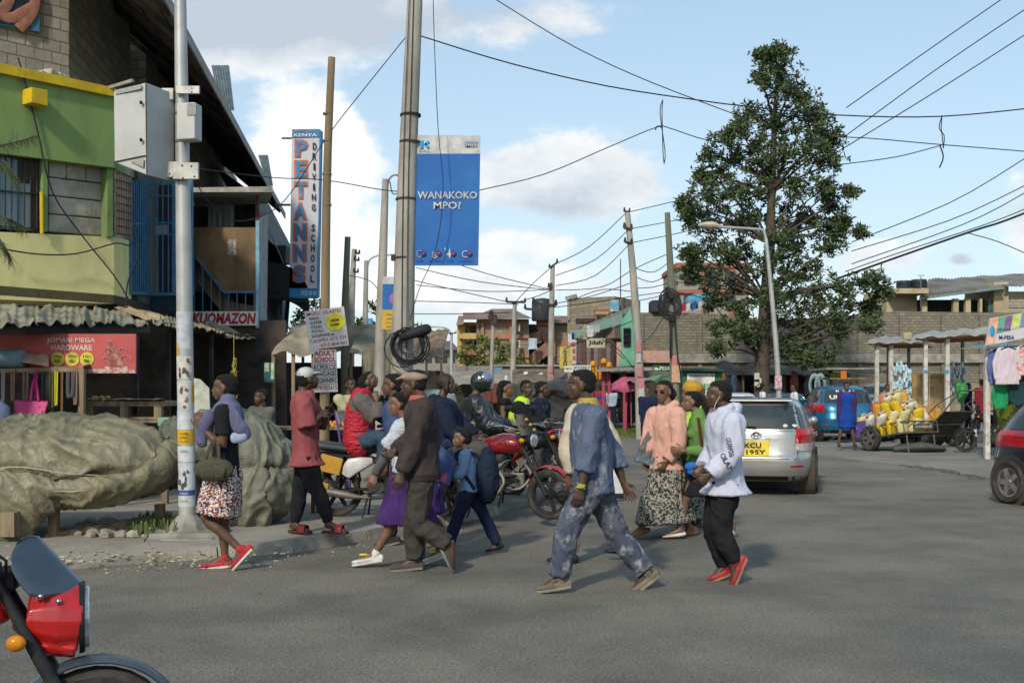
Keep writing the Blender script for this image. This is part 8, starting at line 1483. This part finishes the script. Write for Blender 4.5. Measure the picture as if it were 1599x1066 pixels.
b=MB();pbox(b,956,716,973,772,Y+.1,.05);t=thing('paper_bag','white paper carrier with a black base behind the overalls man','bag',P(964,777,Y+.1));obj('bag_body',b,mat('white_paper',(.6,.62,.64),.6),t,bevel=.004);b=MB();pbox(b,955,770,974,778,Y+.095,.06);obj('bag_base',b,M_black,t,bevel=.003)
# --- pink hoodie woman
Y=11.7
f=person('woman in sunglasses, a peach hoodie and a long patterned skirt',Y,dict(hd=(1036,612),nk=(1042,634),pv=(1041,735),sN=(1054,645,-.14),sF=(1025,645,.1),eN=(1056,692,-.17),wN=(1036,718,-.2),mN=(1025,737,-.22),eF=(1015,690,.1),wF=(1012,715,.1),kN=(1020,785,-.05),aN=(1001,822,-.06),tN=(985,834,-.1),kF=(1055,785,.08),aF=(1080,826,.08),tF=(1066,834,.03)),(-.8,-.6),sex='f',skin='c',lod=0,hface=(-.62,-.8,0),curl=.5)
hair(f,'bun')
b=MB();H,M=f.H,f.M;b.ell(H(-.12,.02,-.02),(.06,.06,.07),12,8,M);wear(f,'hair_puff',M_hair,b,.006,40)
top(f,cloth('peach_fleece',(.6,.34,.27),(.53,.29,.23)),.035,.97,hem=-.02,name='hoodie',bust=.7,hood=1.0,fold=.01,arm=1.1,puff=.008)
for q in(-1,1):
 b=MB();b.ell(f.H(.09,.034*q,.006),(.008,.029,.021),12,8,f.M);obj('sunglass_lens',b,mat('dark_lens',(.02,.012,.01),.15),f.o,True)
M_pat=mat('grey_leaf_print',(.035,.034,.032),.9,c2=(.26,.25,.21),kind='cells',scale=60,spec=.1)
skirt(f,M_pat,813,flare=.06,fold=.024,waist=.16,inf=.035);shoes(f,cloth('tan_pump',(.25,.12,.07)),None,h=.032,flat=True)
flatbag('shoulder_bag','grey-blue and brown shoulder bag on the peach hoodie woman',[(1012,672),(1024,680),(1016,728),(992,720)],Y+.02,mat('two_tone_leather',(.10,.14,.17),.5,c2=(.1,.05,.04),scale=3))
# --- woman with yellow head wrap, behind
Y=12.7
f=person('woman in a mustard headwrap and lime top mostly hidden behind the green jumper',Y,dict(hd=(1078,614),nk=(1080,634),pv=(1078,722),eN=(1066,680),wN=(1056,700),eF=(1090,680),wF=(1092,715),kN=(1085,770),aN=(1090,818),kF=(1080,772),aF=(1084,822)),(-1,-.2),sex='f',lod=1,S=1)
top(f,cloth('lime_jersey',(.42,.62,.1)),.03,.9,bust=.8);skirt(f,M_pat,808,flare=.05);shoes(f,cloth('tan_pump',(.25,.12,.07)),None,h=.03,flat=True)
b=MB();H,M=f.H,f.M;b.ell(H(-.03,0,.062),(.125,.105,.085),16,12,M);b.ell(H(-.01,0,.11),(.07,.075,.045),12,8,M);wear(f,'headwrap',cloth('mustard_wrap',(.45,.27,.04),(.36,.2,.03)),b,.008,20)
# --- green jumper woman
Y=11.6
f=person('woman in a bright green polo-neck and black skirt with a ponytail, walking left',Y,dict(hd=(1079,628),nk=(1090,650),pv=(1090,733),sN=(1098,660,-.15),eN=(1100,702,-.2),wN=(1062,702,-.24),mN=(1043,700,-.24),eF=(1080,700,.1),wF=(1070,722,.1),kN=(1068,782,-.05),aN=(1060,826,-.05),tN=(1039,836,-.05),kF=(1112,782,.05),aF=(1144,818,.05),tF=(1146,831,.05)),(-1,0),sex='f',skin='c',lod=0,S=.94,curl=.5)
hair(f,'pony');top(f,cloth('green_jersey',(.12,.235,.065),(.10,.2,.055)),.016,.95,hem=-.04,name='jumper',bust=1.05,collar=.08,fold=.007);skirt(f,c_black,773,flare=.0,inf=.015,waist=.16,fold=.006);shoes(f,mat('white_leather',(.62,.6,.56),.5),None,h=.03,flat=True)
b=MB();b.tube([P(1090,652,Y-.12),P(1092,668,Y-.25),P(1096,700,Y-.24),P(1094,722,Y-.2)],[(.016,.005)]*4,n=8,sub=4,side=(1,0,0));t=thing('waist_bag','bright blue bag on a brown strap worn by the woman in green','bag',P(1080,738,Y-.22));obj('strap',b,cloth('brown_strap',(.09,.03,.02)),t,True)
b=MB();b.ell(P(1080,728,Y-.22),(.075,.05,.05));b.ell(P(1080,736,Y-.22),(.05,.045,.04));obj('bag_body',b,cloth('cobalt_nylon',(.02,.14,.45)),t,True)
# --- white hoodie man
Y=8.95;c_hood=cloth('white_hoodie',(.48,.5,.6),(.42,.44,.54),bump=.25)
f=person('man in a white hoodie with black sleeve lettering, black trousers and red shoes',Y,dict(hd=(1121,617),nk=(1130,640),pv=(1132,752),sN=(1139,655,-.2),eN=(1134,708,-.24),wN=(1098,738,-.25),mN=(1082,755,-.24),eF=(1118,708,.12),wF=(1098,730,.02),mF=(1084,746,-.0),
kN=(1122,824,-.09),aN=(1144,876,-.09),tN=(1140,907,-.09),kF=(1118,826,.1),aF=(1135,888,.1),tF=(1115,905,.1)),(-1,0),skin='a',lod=0,curl=.8,build=1.05,S=.96)
hair(f);top(f,c_hood,.034,.98,hem=.09,name='hoodie',hood=1.1,fold=.012,arm=1.0,puff=.014,flare=.055);trousers(f,c_black,cuff=.055,inf=.026,fold=.012);shoes(f,mat('red_leather',(.33,.03,.04),.5,c2=(.22,.02,.03)),mat('gum_sole',(.3,.16,.1),.7),h=.05)
for s_,x,y,a in(('GUWO6',1136,686,-1.35),('OLAY',1127,712,-1.05)):text(f.o,s_,c_ink,P(x-4,y-2,Y-.335),.15,.045,ex=(math.cos(a),0,math.sin(a)),ez=(-math.sin(a),0,math.cos(a)),bold=.02)
b=MB();b.tube([f.H(.0,.085,-.01),f.H(.04,.07,-.09),f.nk+f.face*.08-f.lat*-.06-UP*.04],.0025,n=6,sub=4);obj('earphone_wire',b,M_sole,f.o,True)
# ================================================================ riders and people further back
def dress(f,t_m,b_m=None,sleeve=.95,inf=.03,hem=.04,kind='t',hem_py=0,hair_=None,tn='shirt',hood=0,sh=True):
 if hair_:hair(f,hair_)
 if t_m:top(f,t_m,inf,sleeve,hem=hem,name=tn,hood=hood)
 if kind=='t':trousers(f,b_m,cuff=.065,inf=.022)
 elif kind=='s':skirt(f,b_m,hem_py,flare=.03)
 if sh:shoes(f,MATS['black_leather'],None)
c_navy=cloth('navy_parka',(.018,.024,.045));c_jean=cloth('dark_jeans',(.04,.07,.11));c_greyt=cloth('grey_trouser',(.085,.08,.08))
f=person('rider in a red padded vest with grey sleeves seated on the white motorbike',12.8,dict(hd=(576,596),nk=(567,617),pv=(562,688),eN=(590,652,-.2),wN=(592,625,-.22),mN=(588,612,-.2),eF=(600,650,.1),wF=(596,628,.02),kN=(602,683,-.2),aN=(600,738,-.16),kF=(604,684,.2),aF=(600,740,.16)),(1,0),hface=(.95,0,.3),pitch=.35,lod=0,build=1.12,curl=.8)
hair(f);top(f,cloth('grey_marl',(.13,.115,.105)),.045,.97,hem=-.05,name='jacket',arm=1.1);trousers(f,c_jean,cuff=.06);shoes(f,MATS['black_leather'])
b=MB();S=1.12;pts=[(f.pv-UP*.03,(.19,.16)),(f.pv.lerp(f.nk,.35),(.19,.155)),(f.pv.lerp(f.nk,.7),(.19,.15)),(f.pv.lerp(f.nk,.95),(.15,.11))];b.tube([p+(-f.face*.015)for p,r in pts],[(r[0]*S,r[1]*S)for p,r in pts],n=18,side=f.lat,sub=3,cap=2);o=wear(f,'padded_vest',mat('red_nylon',(.42,.02,.035),.6,c2=(.34,.015,.03),bump=.6,bscale=10,map_=(1,1,4)),b,.014,9,nz=2.4)
f=person('rider in a leather ear-flap cap and navy parka seated on the dark red motorbike',12.9,dict(hd=(698,600),nk=(690,624),pv=(706,692),eN=(706,672,-.22),wN=(734,684,-.2),eF=(722,668,.15),wF=(745,682,.1),kN=(756,702,-.18),aN=(752,762,-.16),kF=(757,704,.18),aF=(756,764,.16)),(1,0),hface=(.9,-.3,0),skin='a',lod=0,build=1.1)
dress(f,c_navy,c_greyt,hem=.02,inf=.045,tn='parka',hood=1.2);b=MB();b.ell(f.H(-.03,0,.035),(.112,.093,.1),16,12,f.M)
for q in(-1,1):b.tube([f.H(.01,.08*q,.03),f.H(.015,.082*q,-.06),f.H(.03,.06*q,-.11)],[(.045,.014),(.035,.012),(.012,.01)],n=10,cap=2,side=f.M@V((1,0,0)))
wear(f,'leather_cap',mat('brown_leather',(.035,.022,.018),.6,bump=.5),b,.002)
f=person('rider in a black leather jacket and green-black helmet, hands on the handlebars',14.2,dict(hd=(752,598),nk=(742,620),pv=(743,678),eN=(762,662,-.25),wN=(788,668,-.3),eF=(772,660,.1),wF=(795,664,.25),kN=(786,676,-.2),aN=(782,735,-.15),kF=(788,678,.2),aF=(785,737,.15)),(1,0),lod=0,build=1.15)
top(f,mat('shiny_leather',(.012,.014,.018),.32,c2=(.02,.022,.026),bump=.6,bscale=22,spec=.6),.045,.98,hem=.02,name='leather_jacket',fold=.016);trousers(f,c_greyt,cuff=.065);shoes(f,MATS['black_leather'])
b=MB();b.ell(f.H(-.005,0,.02),(.145,.122,.145),20,14,f.M);b.tube([f.H(.06,0,-.06),f.H(.1,0,-.075)],[(.08,.045),(.06,.035)],n=12,side=f.M@V((0,1,0)),cap=2);wear(f,'helmet',mat('green_black_shell',(.012,.03,.02),.12,c2=(.02,.022,.03),scale=9,coat=1),b,0,smooth=2);b=MB();b.ell(f.H(.035,0,.06),(.118,.116,.095),20,12,f.M);wear(f,'visor',mat('smoked_visor',(.22,.27,.36),.08,metal=.4),b,0,smooth=2)
f=person('rider in a hi-vis yellow vest and black jacket looking towards the road',15.3,dict(hd=(823,607),nk=(816,628),pv=(812,682),eN=(826,658,-.2),wN=(846,660,-.25),eF=(834,655,.1),wF=(856,655,.2),kN=(840,680,-.15),aN=(838,735,-.1),kF=(844,682,.2),aF=(842,735,.15)),(.95,-.3),hface=(.5,-.85,0),lod=1,skin='a',build=1.1)
dress(f,c_black,c_greyt,inf=.04,hair_='short');b=MB();c_hv=mat('hi_vis',(.45,.72,.02),.7,c2=(.5,.55,.3),kind='stripe',scale=1.4)
pts=[(f.pv-UP*.0,(.2,.16)),(f.pv.lerp(f.nk,.4),(.19,.15)),(f.pv.lerp(f.nk,.72),(.19,.145)),(f.pv.lerp(f.nk,.96),(.13,.1))];b.tube([p-f.face*.01 for p,r in pts],[(r[0]*1.12,r[1]*1.12)for p,r in pts],n=18,side=f.lat,sub=3,cap=2);wear(f,'hi_vis_vest',c_hv,b,.008)
f=person('passenger in a dark blue jacket just behind the hi-vis rider',16.3,stand(846,750,152,face=(1,-.2)),(1,-.2),lod=1,skin='a');dress(f,c_navy,c_greyt,hair_='short')
f=person('woman in a black top with long black hair seated between the riders',15.6,stand(789,755,158,face=(1,-.1)),(1,-.1),hface=(1,-.2,0),sex='f',skin='c',lod=1);hair(f,'long');dress(f,c_black,c_black,sleeve=0,inf=.012)
f=person('man in a cream shirt leaning behind the red vest rider',16.5,stand(546,762,172,face=(.6,-.8)),(.6,-.8),skin='a',lod=1);dress(f,cloth('cream_shirt',(.48,.43,.28)),c_greyt,sleeve=.8,hair_='short')
f=person('stall keeper in a grey jacket sitting in the dark side stall',15.5,stand(408,775,165,face=(-.6,-.8)),(-.6,-.8),skin='a',lod=1);dress(f,cloth('grey_jacket',(.12,.12,.11)),c_black,hair_='short')
c_lb2=cloth('light_blue_shirt',(.36,.47,.58));c_dn=cloth('dark_navy',(.02,.025,.04))
FP=[
('man in a long navy tunic standing by the grass across the road',1011,700,96,29.5,(-.2,-1),'b','m',cloth('navy_tunic',(.018,.025,.06)),c_dn,'t',0,.1,'short',.35),
('man in a light blue shirt and dark trousers in front of the pink kiosk',955,664,60,44,(-.3,-1),'b','m',c_lb2,c_dn,'t',0,.2,'short',.04),
('man in a blue jersey with a red band standing beside the light blue shirt',938,660,58,45,(-.1,1),'b','m',mat('blue_red_jersey',(.02,.06,.28),.9,c2=(.4,.02,.03),kind='stripe',scale=.9),c_dn,'t',0,.1,'short',.04),
('person in a red and white top behind the overalls man',926,662,60,46,(1,-.2),'b','m',cloth('red_top',(.4,.03,.03)),c_dn,'t',0,.1,'short',.04),
('woman in a bright blue dress and purple cardigan on the roadside',1322,697,100,29.5,(-.1,-1),'b','f',cloth('royal_blue_dress',(.015,.06,.30)),MATS['royal_blue_dress'],'s',668,.25,'bun',.1),
('man in a white shirt facing left above the silver car roof',1191,676,76,37,(1,0),'b','m',c_white,c_dn,'t',0,.1,'short',.04),
('man in a white shirt leaning left between the parked cars',1240,680,80,36,(-1,0),'b','m',c_white,c_dn,'t',0,.1,'short',.04),
('woman in an orange top behind the heaped handcart',1386,686,86,34,(0,-1),'b','f',cloth('orange_top',(.5,.2,.12)),c_dn,'t',0,.1,'short',.04),
('person in a red coat standing behind the tipped handcart',1533,676,84,36,(-.2,1),'b','m',cloth('red_coat',(.35,.02,.04)),c_dn,'t',0,.1,'short',.3),
('person in a dark jacket browsing the clothes beside the red coat',1512,672,74,40,(1,0),'b','m',c_dn,c_dn,'t',0,.1,'short',.04),
('person far back between the kiosks in a grey shirt',1366,668,62,46,(0,-1),'b','m',cloth('grey_shirt',(.2,.2,.2)),c_dn,'t',0,.1,'short',.04),
('person in a lime vest behind the woman with the headwrap',1098,682,74,37,(0,-1),'b','m',c_hv,c_dn,'t',0,.1,'short',.04)]
for(lb,px,ft,h,Y_,fc,sk,sx,tm,bm,kd,hm,st_,hr,hem_)in FP:
 f=person(lb,Y_,stand(px,ft,h,face=fc,stride=st_),fc,skin=sk,sex=sx,lod=2);hair(f,hr);top(f,tm,.02,.9 if kd=='t' else .1,hem=hem_,name='top')
 if kd=='t':trousers(f,bm,cuff=.06)
 else:
  skirt(f,bm,hm,flare=.0);b=MB()
  for s,q in(('N',1),('F',-1)):b.tube([f.nk+f.lat*q*.1,f.j['s'+s],f.j['e'+s],f.j['w'+s]],[.07,.08,.065,.05],n=10,sub=2,cap=1);b.tube([f.j['s'+s]-UP*.05-f.lat*q*.03,f.pv+f.lat*q*.2-UP*.05,f.pv+f.lat*q*.22-UP*.2],[.07,.06,.05],n=10,cap=1)
  wear(f,'cardigan',cloth('plum_cardigan',(.06,.03,.10)),b,.006)
 shoes(f,MATS['black_leather'])
f=person('woman in a yellow patterned blouse sitting at the right edge behind the black car',26.5,dict(hd=(1566,618),nk=(1568,632),pv=(1569,676),eN=(1562,655,-.2),wN=(1552,668,-.3),eF=(1580,655),wF=(1576,668,-.2),kN=(1556,680,-.4),aN=(1550,708,-.3),kF=(1570,680,-.4),aF=(1562,708,-.3)),(-.6,-.8),sex='f',skin='c',lod=1)
hair(f,'long');top(f,mat('yellow_green_print',(.42,.38,.03),.9,c2=(.1,.2,.04),kind='cells',scale=14),.03,.5);skirt(f,cloth('red_wrap',(.4,.04,.06)),694)
# ================================================================ overhead cables
NW=0
def wire(label,pts,Y0,Y1,r=.012,group=None,n=4):
 k=len(pts);m=MB();ps=[P(x,y,Y0+(Y1-Y0)*i/(k-1))for i,(x,y)in enumerate(pts)];rr=[max(.0055,.78*r*(Y0+(Y1-Y0)*i/(k-1))/20)for i in range(k)];m.tube(ps,rr,n=5,sub=n,cap=1);return solo('overhead_cable',m,M_wire,label,'cable',group,base=ps[0])
wire('thick main cable running from the massive concrete pole across the top of the tall tree',[(640,50),(668,60),(800,100),(950,135),(1100,158),(1165,166),(1310,180),(1470,182),(1620,168)],15,26,.016)
wire('cable dropping from the top edge down to the main cable left of the tree',[(760,-10),(775,0),(900,75),(1020,130),(1170,187)],14,26)
wire('sagging cable rising from the blue banner to the hanging tie and on behind the tree',[(745,298),(850,272),(950,230),(1025,199),(1045,200),(1110,220),(1200,228),(1310,214),(1470,226),(1620,238)],15.2,26)
wire('cable from under the tall tree rising to the right-hand tie',[(1290,258),(1320,256),(1400,245),(1470,227)],25,23)
wire('cable crossing from the roof on the left behind the driving school sign to the banner',[(300,262),(420,277),(505,281),(600,297),(655,300)],19,15.3)
wire('steep cable from the massive concrete pole down past the driving school sign',[(634,58),(560,150),(510,215),(455,300),(420,332),(370,345),(330,320),(302,278)],15,13)
wire('loose cable hanging down the front of the blue banner',[(676,-20),(678,60),(684,200),(692,300),(680,390),(655,450),(640,500)],14.6,14.8,.010)
for i,pts in enumerate([[(1580,-12),(1450,78),(1322,168)],[(1620,2),(1460,110),(1318,214)],[(1620,42),(1450,150),(1300,242)]]):wire('straight cable crossing the upper right sky, '+['highest','middle','lowest'][i]+' of the three',pts,18,30,.013,'three straight cables at upper right')
for i,pts in enumerate([[(1620,235),(1480,318),(1330,378)],[(1620,280),(1480,345),(1330,392)],[(1620,290),(1500,352),(1330,412)]]):wire('thin slanting cable right of the tall tree, '+['upper','middle','lower'][i]+' one',pts,24,42,.012,'thin slanting cables right of the tree')
wire('thick bundled cable sloping from the right edge down to the tree',[(1620,325),(1560,348),(1515,362),(1400,402),(1310,434)],22,40,.026);wire('thin cable from the bundle joint down to the right edge',[(1512,364),(1560,378),(1620,404)],25,24)
wire('pair to the bundled cable, slightly above it',[(1620,318),(1540,350),(1400,396),(1320,424)],22,40,.012)
for x0,y0,y1,l_ in((1035,156,256,'left'),(1471,180,232,'right')):
 m=MB();
 for dx in(-.02,.025):m.tube([P(x0,y0,24),P(x0-3,y0+20,24)+V((dx,0,0)),P(x0+2,y1-20,24)+V((-dx,0,0)),P(x0+2,y1,24)],.011,n=5,sub=3)
 m.tube([P(x0-12,203,24)if l_=='left' else P(x0-4,262,24),P(x0-8,197,24)if l_=='left' else P(x0+2,245,24),P(x0,200,24)if l_=='left' else P(x0-3,228,24)],.016,n=5,sub=3);solo('hanging_tie',m,M_wire,l_+' hanging tie of twisted wire between two overhead cables','cable tie')
MID=[[(650,418),(750,440),(863,453)],[(650,445),(760,455),(863,452)],[(640,470),(730,472),(810,475)],[(640,436),(720,455),(804,474)],[(640,490),(710,490),(795,488)],[(863,414),(920,385),(978,332)],[(868,430),(930,405),(982,358)],[(868,446),(930,430),(984,380)],[(868,453),(940,448),(990,420),(1046,395)],
[(866,480),(940,470),(992,462),(1045,455)],[(866,474),(925,462),(990,440)],[(983,331),(1080,308),(1165,286)],[(986,357),(1075,340),(1160,318)],[(986,379),(1060,364),(1150,342)],[(990,418),(1020,425),(1046,408)],[(992,432),(1020,440),(1048,425)],[(994,450),(1022,448),(1048,440)],[(994,470),(1030,462),(1050,452)],[(1052,440),(1150,447),(1230,445)],[(1052,455),(1150,470),(1300,458)],
[(806,470),(835,440),(862,416)],[(800,474),(840,462),(862,452)],[(655,398),(700,408),(770,430),(860,452)],[(995,540),(1020,520),(1045,478)],[(895,468),(940,452),(985,455)],[(880,545),(940,520),(990,500)],[(975,560),(940,530),(968,548),(1000,590)],[(600,470),(580,440),(545,430)],[(606,300),(603,400),(598,430)],[(510,470),(516,300),(512,180)]]
for i,pts in enumerate(MID):wire('thin overhead cable in the web strung between the middle poles',pts,40 if i<27 else 24,44 if i<27 else 24,.010,'web of thin cables between the middle poles')
for pts,l_ in(([(28,90),(40,130),(60,210),(82,300),(130,370),(178,430),(200,466)],'black cable running down the front of the green and yellow building'),([(0,388),(60,397),(120,396),(180,380),(205,382),(215,350)],'slack black cable across the pale yellow wall'),([(196,474),(200,440),(216,400),(214,380)],'short looping cable at the corner of the yellow wall')):
 m=MB();m.tube([fr(x,y,.16)if x<170 else P(x,y,17)for x,y in pts],.012,n=5,sub=4);solo('wall_cable',m,M_wire,l_,'cable')
SPLIT={'posts':'post','poles':'pole_leg','stone_feet':'stone_foot','grips':'grip','blue_post':'blue_post','vent':'vent','bracket':'bracket','dark_backing':'dark_backing','blue_band':'blue_band','shelves':'shelf','edge_beam':'edge_beam','blue_edge':'blue_edge','side_panel':'side_panel','stand':'stand','colour_block':'colour_block','prop':'prop','plinth':'plinth','print':'print','bolt':'bolt','strap':'strap','down_cables':'down_cable','drop_cable':'drop_cable','armrest':'armrest'}
for o in[o for o in scene.objects if o.type=='MESH' and o.parent and o.name.split('.')[0]in SPLIT]:
 me=o.data;n=len(me.vertices);par_=list(range(n))
 def find(a):
  while par_[a]!=a:par_[a]=par_[par_[a]];a=par_[a]
  return a
 for p in me.polygons:
  v0=find(p.vertices[0])
  for v in p.vertices[1:]:par_[find(v)]=v0
 isl={}
 for p in me.polygons:isl.setdefault(find(p.vertices[0]),[]).append(p)
 nm=SPLIT[o.name.split('.')[0]];o.name=nm
 if not 1<len(isl)<=12:continue
 sm=me.polygons[0].use_smooth
 for q,ps in enumerate(isl.values()):
  ids=sorted({v for p in ps for v in p.vertices});ix={v:i for i,v in enumerate(ids)};m2=bpy.data.meshes.new(nm)
  m2.from_pydata([me.vertices[v].co.copy()for v in ids],[],[[ix[v]for v in p.vertices]for p in ps]);m2.materials.append(me.materials[0]);m2.polygons.foreach_set('use_smooth',[sm]*len(m2.polygons))
  if q==0:first=m2;continue
  c=o.copy();c.data=m2;C.objects.link(c);c.parent=o.parent
 o.data=first
bpy.data.scenes.remove(TMP)
